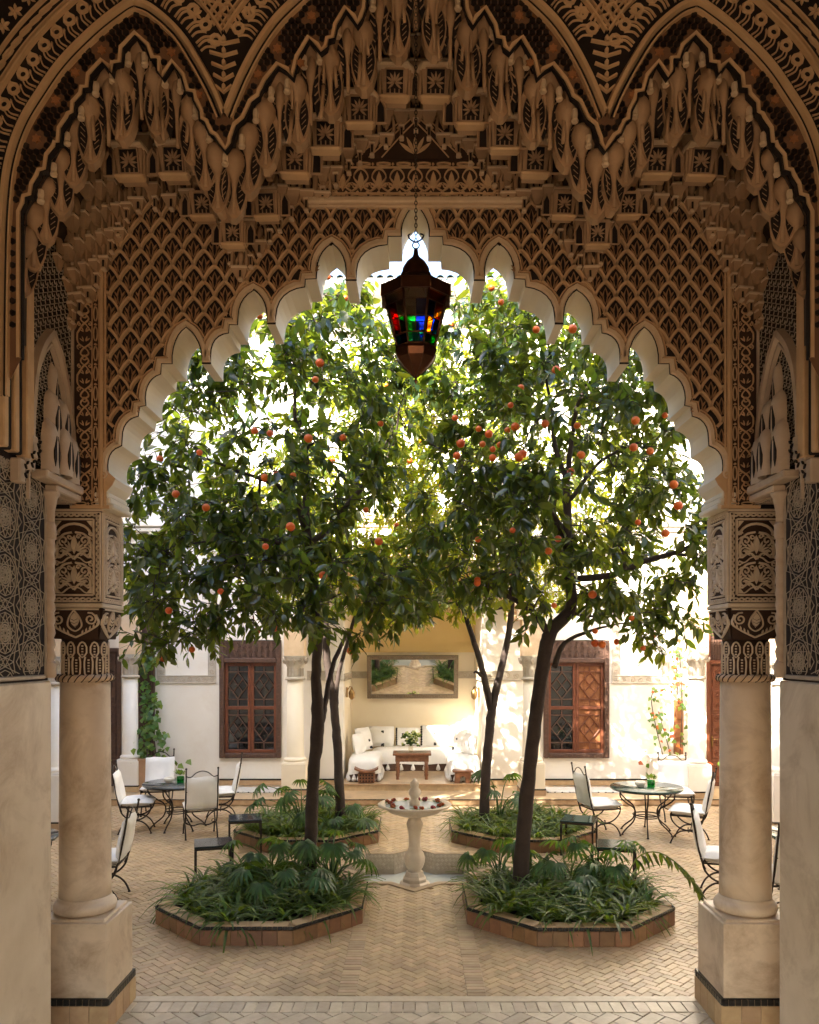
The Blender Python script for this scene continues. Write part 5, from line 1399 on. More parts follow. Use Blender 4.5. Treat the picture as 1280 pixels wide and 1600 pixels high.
b.build('body', [M['lightwood'], M['dark']], root)
root = empty('arched_stool', (X(723, 16.42), 16.42, .25), 'small wooden stool with an arched base, in the sunny half of the alcove', 'stool')
b = MB(); b.box((0, 0, .245), (.42, .30, .04), bev=.012); b.build('seat', M['lightwood'], root)
for sx in (-1, 1):
    b = MB(); b.add(*(lambda pts: ([(sx * x, y, z) for y in (-.12, .12) for x, z in pts], [tuple(range(len(pts))), tuple(range(2 * len(pts) - 1, len(pts) - 1, -1))] + [(i, (i + 1) % len(pts), len(pts) + (i + 1) % len(pts), len(pts) + i) for i in range(len(pts))]))([(.06, 0), (.17, 0), (.16, .224), (.0, .224), (.0, .16), (.05, .12)])); b.build('leg', M['lightwood'], root)
# vase of flowers
root = empty('flower_vase', (X(642, 16.95), 16.95, .811), 'clear glass vase of pale green flowers on the low carved table', 'vase')
b = MB(); b.lathe([(.035, 0), (.05, .03), (.05, .12), (.042, .16), (.046, .18)], 14); b.build('vase', M['g_clear'], root)
b = MB(); b2 = MB()
for k in range(34):
    a = rq.uniform(0, 2 * PI); t = rq.uniform(.05, .22); p = Vector((t * math.cos(a), t * math.sin(a) * .7, .22 + rq.uniform(0, .24) - t * .3))
    b.tube([(0, 0, .12), p * .6 + Vector((0, 0, .05)), p], .004, 3)
    b2.sphere(p, rq.uniform(.018, .032), 6, 4)
    for q in range(3): b.sphere(p + Vector((rq.uniform(-.04, .04), rq.uniform(-.04, .04), -.03)), .02, 5, 3, sc=(1.6, .5, 1))
b.build('stem_leaves', M['strap'], root); b2.build('blossoms', mat('pale_blossom', (.55, .60, .22), None, .7, 9, .1), root)
# mirror, tilted forward
MT = math.radians(9.6)
root = empty('mirror', (X(645, 18.75), 18.72, 2.34), 'wide rectangular mirror in a patterned frame, hung leaning over the sofa and reflecting the planters', 'mirror')
root.rotation_euler = (MT, 0, 0)
b = MB(); mw, mh = 1.06, .51
for x in (-1, 1): b.box((x * (mw - .05), 0, 0), (.10, .07, mh * 2), bev=.008)
for z in (-1, 1): b.box((0, 0, z * (mh - .05)), (mw * 2 - .2, .068, .10), bev=.008)
for k in range(40): b.box((-mw + .05 + k * (2 * mw - .1) / 39, -.036, mh - .05), (.022, .01, .05), bev=.004); b.box((-mw + .05 + k * (2 * mw - .1) / 39, -.036, -mh + .05), (.022, .01, .05), bev=.004)
b.build('frame', M['frame'], root)
b = MB(); b.box((0, .01, 0), (2 * mw - .18, .02, 2 * mh - .18)); b.build('glass', M['mirror'], root)
for sx, lab in ((-1, 'small brass wall lantern on the shaded side wall of the alcove'), (1, 'small brass wall lantern on the sunny side wall of the alcove')):
    root = empty('wall_lantern', (-1.46 if sx < 0 else 1.36, 17.35, 2.05), lab, 'wall lamp', 'wall lanterns of the alcove')
    b = MB(); b.lathe([(.02, -.16), (.06, -.12), (.07, .0), (.03, .06), (.01, .12)], 8, (-sx * .09, 0, 0)); b.build('lamp_body', M['brass'], root)
    b = MB(); b.box((sx * .01, 0, 0), (.03, .09, .22), bev=.006); b.tube([(0, 0, .05), (-sx * .05, 0, .13), (-sx * .09, 0, .11)], .009, 5); b.build('bracket', M['brass'], root)
for (ua, ub, lab) in ((338, 444, 'white woven rug on the gallery step under the curtained window'), (852, 1000, 'white woven rug on the gallery step under the shuttered window')):
    b = MB(); xa, xb = X(ua, 16.3), X(ub, 16.3); nx, ny = 40, 10; vs = []
    for i in range(nx + 1):
        for j in range(ny + 1): vs.append((xa + (xb - xa) * i / nx, 15.98 + .62 * j / ny + .015 * math.sin(i * 1.3), .123 + .012 + .008 * math.sin(i * 2.1 + j)))
    k = len(vs); vs += [(x, y, .1205) for x, y, z in vs]; n = ny + 1
    f = [(i * n + j, (i + 1) * n + j, (i + 1) * n + j + 1, i * n + j + 1) for i in range(nx) for j in range(ny)]
    for i in range(nx): f += [(i * n, k + i * n, k + (i + 1) * n, (i + 1) * n), (i * n + ny, (i + 1) * n + ny, k + (i + 1) * n + ny, k + i * n + ny)]
    for j in range(ny): f += [(j, j + 1, k + j + 1, k + j), (nx * n + j, k + nx * n + j, k + nx * n + j + 1, nx * n + j + 1)]
    b.add(vs, f, 0, True)
    for i in range(0, nx, 3): b.box((vs[i * n][0], 15.975, .130), (.03, .012, .016), 1)
    tag(b.build('rug', [M['rug'], M['pom']], None, ((xa + xb) / 2, 16.3, .12)), lab, 'rug', 'white rugs on the gallery step')
# ================================================================ planters, basin, fountain
def planter(cx, cy, wd, label, back):
    root = empty('planter_bed', (cx, cy, 0), label, 'planter', 'octagonal planter beds')
    O = [(x - cx, y - cy) for x, y in octagon(cx, cy, wd)]; I = [(x * .87, y * .87) for x, y in O]; zt = .20
    b = MB()
    vs = [(x * .985, y * .985, 0) for x, y in O] + [(x * .985, y * .985, zt - .02) for x, y in O] + [(x, y, zt - .02) for x, y in I] + [(x, y, .02) for x, y in I]
    fs = []
    for i in range(8):
        j = (i + 1) % 8; fs += [(i, j, 8 + j, 8 + i), (8 + i, 8 + j, 16 + j, 16 + i), (16 + i, 16 + j, 24 + j, 24 + i)]
    b.add(vs, fs); b.build('curb', M['grout'], root)
    b = MB(); b.add([(x, y, .13 + .015 * math.sin(5 * x)) for x, y in I] + [(0, 0, .19)], [(i, (i + 1) % 8, 8) for i in range(8)]); b.build('soil', M['soil'], root)
    for i in range(8):
        (x0, y0), (x1, y1) = O[i], O[(i + 1) % 8]; L = math.hypot(x1 - x0, y1 - y0); a = math.atan2(y1 - y0, x1 - x0)
        hid = (y0 + y1) / 2 > .35 * wd
        n = max(3, round(L / .15)); step = L / n
        t1 = MB(); t1.box((0, 0, 0), (step - .005, .012, zt - .05), bev=.003); m1 = t1.mesh('side_tile', M['curb_tile'])
        t3 = MB(); t3.box((0, 0, 0), (step - .005, .145, .014), bev=.003); m3 = t3.mesh('coping_tile', M['coping'])
        nb = max(6, round(L / .05)); sb = L / nb
        t2 = MB(); t2.box((0, 0, 0), (sb - .004, .016, .032), bev=.003); m2 = t2.mesh('trim_tile', M['black_tile'])
        nx, ny = math.sin(a), -math.cos(a)
        def at(t, off): return (x0 + (x1 - x0) * t + nx * off, y0 + (y1 - y0) * t + ny * off)
        for k in range(n):
            if not hid: inst('side_tile', m1, root, (*at((k + .5) / n, .002), (zt - .05) / 2 + .002), (0, 0, a))
            tt = .06 + .88 * (k + .5) / n
            inst('coping_tile', m3, root, (*at(tt, -.078), zt - .012), (rq.uniform(-.01, .01), 0, a), (.9, 1, 1))
        if not hid:
            for k in range(nb): inst('trim_tile', m2, root, (*at((k + .5) / nb, .004), zt - .026), (0, 0, a))
    return root
PLAB = ['octagonal tiled planter around the straight dark trunk, nearest the arch', 'octagonal tiled planter around the leaning trunk, nearest the arch',
        'octagonal tiled planter on the shaded side behind the fountain, under arching leaves', 'octagonal tiled planter behind the fountain, with sunlit pale green leaves']
for i, (cx, cy, wd) in enumerate(PLANTERS): planter(cx, cy, wd, PLAB[i], i > 1)
root = empty('fountain_basin', (FX, FY, -.33), 'sunken star shaped fountain basin lined with pale tiles and holding shallow water', 'basin')
o = root.location; b = MB()
S0, S1, S2_ = star8(1.13), star8(1.00), star8(1.09)
vs = [(x, y, .012) for x, y in S0] + [(x, y, .012) for x, y in S1] + [(x, y, -.36) for x, y in S1] + [(x, y, -.06) for x, y in S0]
fs = []
for i in range(16):
    j = (i + 1) % 16; fs += [(i, j, 16 + j, 16 + i), (i, 48 + i, 48 + j, j)]
b.add(vs, fs); b.build('rim', M['strip_tile'], root, o)
b = MB(); b.add([(x, y, .008) for x, y in S1] + [(x, y, -.36) for x, y in S1], [(i, (i + 1) % 16, 16 + (i + 1) % 16, 16 + i) for i in range(16)]); b.build('lining', M['basin'], root, o)
dm = MB(); dm.plate([(-.026, 0), (0, .026), (.026, 0), (0, -.026)], .004, fr0, 0, inset=.85); dme = dm.mesh('lining_tile', M['basin'])
for i in range(16):
    (x0, y0), (x1, y1) = S1[i], S1[(i + 1) % 16]
    if (y0 + y1) / 2 < FY + .1: continue
    L = math.hypot(x1 - x0, y1 - y0); a = math.atan2(y1 - y0, x1 - x0)
    n = int(L / .058)
    for k in range(n):
        for r_ in range(4):
            t = (k + .5 + (.0 if r_ % 2 else .25)) / (n + .3)
            inst('lining_tile', dme, root, (x0 + (x1 - x0) * t - o.x, y0 + (y1 - y0) * t - o.y, -.03 - .058 * r_ - o.z), (0, 0, a + PI))
b = MB(); b.slab(S2_, -.42, -.34); b.build('bottom', M['basin'], root, o)
b = MB(); b.slab(star8(.998), -.30, -.29); wt = b.build('water', M['water'], root, o)
root = empty('fountain', (FX, FY, -.33), 'carved marble pedestal fountain with a round bowl strewn with flowers', 'fountain')
b = MB()
b.lathe([(.22, 0), (.22, .10), (.20, .13), (.17, .15), (.165, .19), (.14, .22), (.12, .28)], 8, ph=PI / 8, sm=False); b.build('base', M['marble'], root)
b = MB()
rows = [(.10, .27), (.085, .30), (.11, .33), (.135, .40), (.14, .46), (.12, .53), (.095, .56), (.10, .58), (.085, .60), (.078, .66), (.082, .80), (.10, .86), (.115, .92), (.095, .97), (.08, 1.0), (.12, 1.05)]
n = 32; vs = []
for r, z in rows:
    for j in range(n):
        a = 2 * PI * j / n; f = 1 + (.05 * abs(math.cos(a * 6)) - .03 if .31 < z < .55 else 0); vs.append((r * f * math.cos(a), r * f * math.sin(a), z))
b.add(vs, [(i * n + j, i * n + (j + 1) % n, (i + 1) * n + (j + 1) % n, (i + 1) * n + j) for i in range(len(rows) - 1) for j in range(n)], 0, True); b.build('pedestal', M['marble'], root)
b = MB(); b.lathe([(.10, 1.03), (.22, 1.045), (.34, 1.085), (.39, 1.125), (.40, 1.15), (.49, 1.165), (.50, 1.185), (.48, 1.20), (.44, 1.19), (.36, 1.15), (.20, 1.115), (.0, 1.11)], 40); b.build('bowl', M['marble'], root)
b = MB(); b.slab([(.40 * math.cos(2 * PI * i / 32), .40 * math.sin(2 * PI * i / 32)) for i in range(32)], 1.15, 1.168); b.build('bowl_water', M['water'], root)
b = MB(); b.lathe([(.07, 1.15), (.075, 1.22), (.05, 1.25), (.055, 1.28), (.085, 1.33), (.085, 1.37), (.05, 1.41), (.06, 1.44), (.062, 1.48), (.03, 1.51), (.02, 1.53), (.0, 1.535)], 14); b.build('finial', M['marble'], root)
zb = 1.165 - .33
for k in range(16):
    a = 2 * PI * k / 16 + rq.uniform(-.15, .15); r = rq.uniform(.30, .43); red = k in (3, 4, 11, 14)
    b = MB(); sgn = .024 if red else .019
    for q in range(7): b.sphere((rq.uniform(-.02, .02), rq.uniform(-.02, .02), rq.uniform(.008, .03)), sgn, 6, 4)
    for q in range(3):
        lf = leafshape(0, 0, .075, .03, q * 2.1 + k, 3); b.plate(lf, .004, (Vector((0, 0, .004)), Vector((1, 0, 0)), Vector((0, 1, 0)), Vector((0, 0, 1))), 1)
    fo = b.build('bloom', [M['red_rose'] if red else M['dryleaf'], M['philo']], None); fo.location = (FX + r * math.cos(a), FY + r * math.sin(a), zb + .012)
    tag(fo, 'red rose head floating at the rim of the fountain bowl' if red else 'small withered bloom with leaves floating in the fountain bowl', 'flower', 'red blooms in the fountain bowl' if red else 'withered blooms in the fountain bowl')

# ================================================================ orange trees
import numpy as np
LV = np.array([(0, 0, 0), (.26, .17, .045), (.26, 0, 0), (.26, -.17, .045), (.62, .18, .03), (.62, 0, -.02), (.62, -.18, .03), (1, 0, -.09)])
LF = [(0, 2, 1), (0, 3, 2), (1, 2, 5, 4), (2, 3, 6, 5), (4, 5, 7), (5, 6, 7)]
def leaf_mesh(nm, m, wf=1.0, curl=1.0):
    b = MB(); b.add([(x, y * wf, z * curl) for x, y, z in LV], LF, 0, True); return b.mesh(nm, m)
LEAF = [leaf_mesh('leaf', M['leaf'], w_, c) for w_, c in ((1, 1), (1.15, 1.8), (.9, .3), (1.05, -.6))]
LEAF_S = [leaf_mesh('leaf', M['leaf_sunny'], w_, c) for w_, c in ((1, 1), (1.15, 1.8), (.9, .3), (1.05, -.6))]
def basis(d, n):
    d = d / np.linalg.norm(d); y = np.cross(n, d); l = np.linalg.norm(y)
    if l < 1e-6: y = np.cross(np.array([.3, .2, .9]), d); l = np.linalg.norm(y)
    y /= l; z = np.cross(d, y); return np.stack([d, y, z], axis=1)
def leaves_object(name, mats, lst, parent, origin):
    n = len(lst)
    if n == 0: return
    Vv = np.empty((n, 8, 3)); 
    for i, (p, B, s, wf, cu) in enumerate(lst):
        q = LV * np.array([1, wf, cu]); Vv[i] = (q * s) @ B.T + p
    Vv = Vv.reshape(-1, 3) - np.array(origin)
    me = bpy.data.meshes.new(name); nl = sum(len(f) for f in LF); 
    me.vertices.add(n * 8); me.vertices.foreach_set('co', Vv.ravel())
    loops = np.concatenate([np.array(f) for f in LF]); allL = (loops[None, :] + 8 * np.arange(n)[:, None]).ravel()
    me.loops.add(len(allL)); me.loops.foreach_set('vertex_index', allL)
    st = np.cumsum([0] + [len(f) for f in LF[:-1]]); S_ = (st[None, :] + nl * np.arange(n)[:, None]).ravel()
    me.polygons.add(n * len(LF)); me.polygons.foreach_set('loop_start', S_)
    me.polygons.foreach_set('loop_total', np.tile([len(f) for f in LF], n))
    me.polygons.foreach_set('use_smooth', np.ones(n * len(LF), dtype=bool))
    me.materials.append(mats); me.update(calc_edges=True)
    o = bpy.data.objects.new(name, me); scene.collection.objects.link(o); o.parent = parent; tag(o, kind='stuff'); return o
orange_b = MB(); orange_b.sphere((0, 0, 0), .045, 14, 9, sc=(1, 1, .95)); orange_b.lathe([(.010, .040), (.008, .046), (.0, .047)], 5, m=1); ORANGE = orange_b.mesh('orange', [M['orange'], M['bark']])
def tree(label, base, limbs, ell, n_cl, seed, fruit, Yc, leaf_n, lsize=.13, holes=(), lm='leaf'):
    """limbs: lists of (u, v, Y, radius); ell: crown ellipsoids (u, v, Y, ru, rv, ry) in photo pixels and metres at depth Yc"""
    rr = random.Random(seed); npr = np.random.RandomState(seed)
    root = empty('orange_tree', base, label, 'tree', 'orange trees in the planters'); o = Vector(base)
    tb = MB(); nodes = []
    for li, L in enumerate(limbs):
        pts = [(*P(u, v, Y), r) for u, v, Y, r in L]; sm = bez(pts, 6)
        sm = [(x + rr.uniform(-.006, .006), y + rr.uniform(-.006, .006), z, r * rr.uniform(.95, 1.06)) for x, y, z, r in sm]
        tb.tube([Vector(p[:3]) for p in sm], [p[3] for p in sm], 10 if li == 0 else 8)
        nodes += [(np.array(p[:3]), p[3]) for p in sm[(len(sm) // 2 if li == 0 else 2):]]
    tb.build('trunk', M['bark'], root, o)
    k_ = Yc / FPX
    E = [(np.array(P(u, v, Y)), np.array([ru * k_, ry, rv * k_])) for u, v, Y, ru, rv, ry in ell]
    vol = np.array([e[1].prod() for e in E]); vol /= vol.sum()
    H = [(np.array(P(u, v, Yc)), ru * k_, rv * k_) for u, v, ru, rv in holes]
    cl = []; tries = 0
    while len(cl) < n_cl and tries < 40000:
        tries += 1
        e = E[npr.choice(len(E), p=vol)]; d = npr.normal(size=3); d /= np.linalg.norm(d)
        r = npr.uniform(.30, 1) ** .45
        p = e[0] + e[1] * d * r
        skip = False
        for h in H:      # openings in the crown
            q = (p - h[0]) / np.array([h[1], 1, h[2]])
            if q[0] ** 2 + q[2] ** 2 < 1: skip = True
        if skip or any(np.sum((p - c) ** 2) < .15 ** 2 for c in cl): continue
        cl.append(p)
    br = MB(); cl.sort(key=lambda p: min(np.sum((p - q[0]) ** 2) for q in nodes))
    cc = np.mean([e[0] for e in E], axis=0); lv = []
    for p in cl:
        N_ = np.array([q[0] for q in nodes]); R_ = np.array([q[1] for q in nodes])
        dd = np.linalg.norm(N_ - p, axis=1) + np.maximum(0, N_[:, 2] - p[2]) * .35; j = int(np.argmin(dd)); s = N_[j]; r0 = min(R_[j] * .65, .022)
        mid = (s + p) / 2 + npr.normal(size=3) * .06 + np.array([0, 0, .04 * np.linalg.norm(p - s)])
        pts = bez([tuple(s), tuple(mid), tuple(p)], 3)
        n = len(pts); rad = [r0 * (1 - .75 * i / (n - 1)) + .003 for i in range(n)]
        br.tube([Vector(q) for q in pts], rad, 4, cap=False)
        nodes += [(np.array(q), rad[i]) for i, q in enumerate(pts) if i > 0]
        out = p - cc; out[2] *= .5; out /= np.linalg.norm(out) + 1e-6
        for sp in range(rr.choice((3, 4, 4, 5))):
            sd = out * .55 + npr.normal(size=3) * .65 + np.array([0, 0, -.05]); sd /= np.linalg.norm(sd)
            L = rr.uniform(.16, .30); q0 = p + npr.normal(size=3) * .03
            tipd = sd + np.array([0, 0, -.45])
            q1 = q0 + sd * L * .6; q2 = q1 + tipd / np.linalg.norm(tipd) * L * .5
            br.tube([Vector(q0), Vector(q1), Vector(q2)], [.005, .004, .002], 3, cap=False)
            nl = rr.randint(leaf_n[0], leaf_n[1])
            for q in range(nl):
                t = (q + .6) / nl; pos = q0 + (q1 - q0) * min(1, t * 1.8) if t < .55 else q1 + (q2 - q1) * (t - .55) / .45
                ax = (sd if t < .55 else tipd); az = npr.normal(size=3); az -= ax * az.dot(ax) / ax.dot(ax); az /= np.linalg.norm(az) + 1e-6
                d = ax * .55 + az * .8 + np.array([0, 0, -.38]); nrm = np.array([0, 0, 1.0]) + npr.normal(size=3) * .45 + out * .25
                lv.append((pos, basis(d, nrm), lsize * rr.uniform(.6, 1.25), rr.uniform(.8, 1.25), rr.uniform(-.4, 2.2)))
    tag(br.build('branches', M['bark'], root, o, fix=False), kind='stuff')
    camp = np.array([0, 0, CH])
    lv.sort(key=lambda l: -(l[2] * l[3] * abs(np.dot(l[1][:, 2], (l[0] - camp) / np.linalg.norm(l[0] - camp))) / np.linalg.norm(l[0] - camp) ** 2 * (1.0 if l[0][1] < Yc - .6 else .55)))
    big = lv[:300]; rest = lv[300:]
    for l in big:
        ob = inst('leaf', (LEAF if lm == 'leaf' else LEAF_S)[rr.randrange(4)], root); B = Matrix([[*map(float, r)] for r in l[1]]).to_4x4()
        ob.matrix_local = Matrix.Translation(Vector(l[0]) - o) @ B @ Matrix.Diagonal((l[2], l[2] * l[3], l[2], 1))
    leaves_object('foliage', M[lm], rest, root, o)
    # fruit: hung near the front of the crown where the photo shows it
    for (u, v) in fruit:
        best = None
        for c, r in E:
            for Y in np.arange(Yc - 2.6, Yc + .4, .1):
                p = np.array(P(u, v, float(Y))); q = (p - c) / r
                if (q ** 2).sum() < 1.02: best = min(best, Y) if best is not None else Y; break
        if best is None: best = Yc - .3
        p = P(u, v, float(best) + rr.uniform(-.06, .18))
        inst('orange', ORANGE, root, p - o, (rr.uniform(-.4, .4), rr.uniform(-.4, .4), rr.uniform(0, 6)), tuple([rr.uniform(.68, 1.05)] * 3))
    return root
FL = [(493, 593), (312, 707), (250, 717), (422, 677), (398, 673), (482, 685), (536, 684), (595, 662), (432, 741), (414, 746), (458, 743), (322, 793), (275, 772), (454, 823), (415, 854), (345, 924), (264, 954), (505, 899), (254, 1030), (548, 1017), (572, 797), (592, 846), (500, 567), (513, 433), (540, 466), (300, 1015), (430, 982), (401, 986), (406, 494)]
FR = [(814, 606), (798, 633), (711, 653), (748, 670), (793, 672), (805, 667), (764, 678), (902, 665), (852, 662), (993, 657), (1039, 649), (990, 699), (1016, 705), (908, 711), (892, 737), (720, 693), (754, 694), (781, 695), (770, 702), (770, 715), (714, 712), (811, 714), (817, 709), (805, 741), (872, 842), (857, 861), (997, 816), (1053, 757), (1060, 790), (1040, 833), (801, 829), (747, 843), (866, 946), (746, 906), (746, 911), (926, 929), (930, 986), (930, 1005), (941, 1007), (964, 1003), (987, 966), (1021, 992), (1005, 1013), (869, 578), (783, 472), (838, 515), (895, 514), (768, 450), (706, 508)]
tree('orange tree whose straight dark trunk rises from the near planter on the shaded side', (X(487, 9.8), 9.8, .14),
     [[(484, 1372, 9.8, .088), (486, 1300, 9.8, .078), (491, 1200, 9.78, .074), (497, 1130, 9.75, .08), (494, 1060, 9.72, .062), (496, 980, 9.7, .06), (489, 900, 9.65, .055), (479, 830, 9.6, .05)],
      [(501, 1128, 9.75, .055), (509, 1095, 9.9, .035), (520, 1040, 10.1, .03), (545, 985, 10.3, .022)],
      [(479, 832, 9.6, .045), (468, 795, 9.5, .04), (458, 776, 9.45, .036), (425, 755, 9.3, .028), (387, 741, 9.2, .02), (330, 720, 9.0, .012)],
      [(480, 832, 9.6, .042), (478, 765, 9.6, .036), (477, 697, 9.6, .03), (462, 657, 9.6, .025), (460, 614, 9.6, .018), (450, 560, 9.5, .01)],
      [(484, 850, 9.6, .042), (513, 826, 9.7, .036), (563, 765, 9.8, .03), (599, 729, 9.9, .026), (615, 690, 9.95, .02), (624, 640, 10, .012)],
      [(488, 880, 9.65, .035), (440, 850, 9.4, .025), (370, 840, 9.1, .016), (300, 850, 8.9, .010)], [(490, 900, 9.6, .03), (540, 880, 9.2, .02), (610, 900, 8.9, .01)]],
     [(425, 700, 9.5, 190, 190, 1.55), (340, 870, 9.4, 150, 135, 1.45), (500, 900, 9.0, 165, 90, 1.2), (605, 925, 9.1, 85, 75, .9), (250, 800, 9.3, 70, 110, .8), (540, 600, 9.7, 130, 130, 1.3), (500, 500, 9.8, 85, 75, .8), (345, 590, 9.4, 85, 80, .9), (270, 930, 9.3, 85, 95, .9)], 420, 21, FL, 9.5, (6, 8),
     .162, [(505, 650, 48, 34), (350, 770, 26, 26), (590, 850, 34, 26)])
tree('orange tree with a leaning forked trunk in the near planter by the green topped stools', (X(815, 9.25), 9.25, .14),
     [[(812, 1395, 9.25, .095), (818, 1300, 9.25, .085), (828, 1200, 9.25, .08), (840, 1100, 9.25, .078), (852, 1020, 9.25, .078), (862, 985, 9.25, .08), (892, 948, 9.3, .066), (888, 880, 9.3, .056), (886, 800, 9.3, .05), (886, 745, 9.3, .042)],
      [(858, 990, 9.25, .05), (838, 962, 9.1, .038), (805, 938, 8.9, .028), (760, 915, 8.7, .014)], [(886, 750, 9.3, .034), (868, 700, 9.3, .028), (862, 640, 9.35, .022), (850, 575, 9.35, .012)],
      [(886, 752, 9.3, .034), (893, 690, 9.25, .028), (901, 640, 9.2, .022), (920, 590, 9.1, .012)],
      [(892, 905, 9.3, .04), (958, 898, 9.2, .036), (1010, 876, 9.1, .032), (1070, 858, 9.0, .026), (1100, 830, 8.95, .018), (1115, 790, 8.9, .01)],
      [(866, 1042, 9.25, .035), (882, 1005, 9.4, .028), (925, 985, 9.6, .018), (965, 975, 9.7, .010)],
      [(880, 835, 9.3, .035), (855, 795, 9.1, .026), (800, 770, 8.9, .018), (740, 760, 8.7, .010)], [(892, 780, 9.3, .03), (940, 720, 9.4, .02), (1000, 690, 9.4, .012)]],
     [(875, 690, 9.2, 200, 180, 1.5), (985, 850, 9.2, 135, 130, 1.3), (760, 830, 8.9, 120, 110, 1.1), (780, 570, 9.4, 130, 115, 1.2), (1000, 640, 9.2, 100, 100, 1.0), (775, 490, 9.5, 60, 60, .7), (880, 545, 9.4, 90, 70, .9), (1050, 940, 9.3, 65, 75, .8), (880, 940, 9.0, 80, 60, .8)], 400, 33, FR, 9.25, (6, 8),
     .160, [(745, 640, 44, 22), (940, 760, 34, 60), (1010, 890, 36, 24), (700, 780, 30, 30), (905, 620, 20, 20)])
FB = [(560, 700), (610, 650), (590, 760), (640, 720), (620, 820), (570, 860), (655, 905), (604, 602), (545, 620), (520, 720)]
tree('slender orange tree in the rear planter on the shaded side of the fountain', (X(534, 12.7), 12.7, .14),
     [[(533, 1282, 12.7, .085), (530, 1220, 12.7, .075), (526, 1150, 12.7, .07), (522, 1100, 12.7, .066), (513, 1045, 12.7, .06), (509, 990, 12.7, .055), (512, 900, 12.7, .045), (520, 820, 12.7, .036)],
      [(524, 1112, 12.7, .045), (528, 1060, 12.7, .035), (541, 1010, 12.8, .03), (560, 940, 12.9, .02)], [(516, 860, 12.7, .03), (560, 800, 12.6, .02), (610, 760, 12.5, .01)], [(516, 850, 12.7, .03), (480, 780, 12.7, .02), (450, 730, 12.7, .01)]],
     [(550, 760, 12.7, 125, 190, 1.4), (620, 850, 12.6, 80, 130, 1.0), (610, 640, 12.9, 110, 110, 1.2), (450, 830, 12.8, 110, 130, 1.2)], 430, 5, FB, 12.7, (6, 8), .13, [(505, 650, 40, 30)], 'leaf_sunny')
FB2 = [(660, 690), (690, 760), (730, 800), (700, 850), (760, 700), (820, 760), (650, 800), (735, 640), (800, 900)]
tree('slender forked orange tree in the rear planter, catching the sun behind the fountain', (X(758, 12.7), 12.7, .14),
     [[(756, 1282, 12.7, .085), (759, 1220, 12.7, .078), (764, 1150, 12.7, .072), (769, 1108, 12.7, .07), (783, 1045, 12.7, .055), (796, 985, 12.7, .05), (802, 900, 12.7, .04), (800, 820, 12.7, .03)],
      [(767, 1108, 12.7, .06), (756, 1055, 12.6, .05), (738, 995, 12.6, .042), (716, 925, 12.5, .032), (695, 860, 12.4, .02)], [(756, 1060, 12.6, .03), (745, 1050, 12.5, .02), (740, 1052, 12.48, .012)], [(800, 860, 12.7, .03), (840, 800, 12.7, .02), (880, 760, 12.7, .01)]],
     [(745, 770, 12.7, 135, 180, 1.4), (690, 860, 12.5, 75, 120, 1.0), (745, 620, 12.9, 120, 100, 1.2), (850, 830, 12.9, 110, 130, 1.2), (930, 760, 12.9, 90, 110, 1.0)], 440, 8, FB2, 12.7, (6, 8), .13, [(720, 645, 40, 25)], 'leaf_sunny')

# ================================================================ planting
def strap_mesh(seed, n, L):
    rr = random.Random(seed); b = MB()
    for k in range(n):
        a = rr.uniform(0, 2 * PI); l = L * rr.uniform(.65, 1.15); up = rr.uniform(.35, 1.2); wd = rr.uniform(.009, .014); pts = []
        for i in range(6):
            t = i / 5; r = l * t * (1 - .15 * t) * math.cos(up * (1 - .9 * t)); z = l * (math.sin(up) * t * 1.15 - .78 * t * t * (1.25 - up * .45))
            pts.append((r, z))
        vs = []; ca, sa = math.cos(a), math.sin(a)
        for i, (r, z) in enumerate(pts):
            w_ = wd * (1, 1.2, 1.25, 1.05, .7, .08)[i]
            vs += [(r * ca - w_ * sa, r * sa + w_ * ca, z + .004), (r * ca, r * sa, z), (r * ca + w_ * sa, r * sa - w_ * ca, z + .004)]
        b.add(vs, [(i * 3 + j, i * 3 + j + 1, i * 3 + j + 4, i * 3 + j + 3) for i in range(5) for j in (0, 1)], 0, True)
    return b.mesh('strap_leaf_plant', M['strap'])
STRAP = [strap_mesh(s, 32, .46) for s in range(6)]
PL2 = ['strap leaved green plant in the near planter on the shaded side of the path', 'strap leaved green plant in the near planter under the leaning trunk', 'strap leaved green plant in the rear planter under the arching leaves', 'strap leaved pale green plant in the sunlit rear planter']
for i, (cx, cy, wd) in enumerate(PLANTERS):
    rr = random.Random(50 + i); cnt = 0; pts = []; tx, ty = [(-1.27, 9.8), (X(815, 9.25), 9.25), (X(534, 12.7), 12.7), (X(758, 12.7), 12.7)][i]
    while cnt < 2500 and len(pts) < 58:
        cnt += 1; x, y = cx + rr.uniform(-1, 1) * wd * .42, cy + rr.uniform(-1, 1) * wd * .42
        if not inside((x, y), octagon(cx, cy, wd * .84)) or any(math.dist((x, y), p) < .20 for p in pts) or math.dist((x, y), (tx, ty)) < .12: continue
        pts.append((x, y))
    for x, y in pts:
        ob = inst('strap_leaf_plant', STRAP[rr.randrange(6)], None, (x, y, .145), (rr.uniform(-.12, .12), rr.uniform(-.12, .12), rr.uniform(0, 6.3)), tuple([rr.uniform(.85, 1.2)] * 3))
        tag(ob, PL2[i], 'plant', 'strap leaved plants of ' + ('the near shaded planter', 'the planter under the leaning trunk', 'the rear shaded planter', 'the rear sunlit planter')[i])
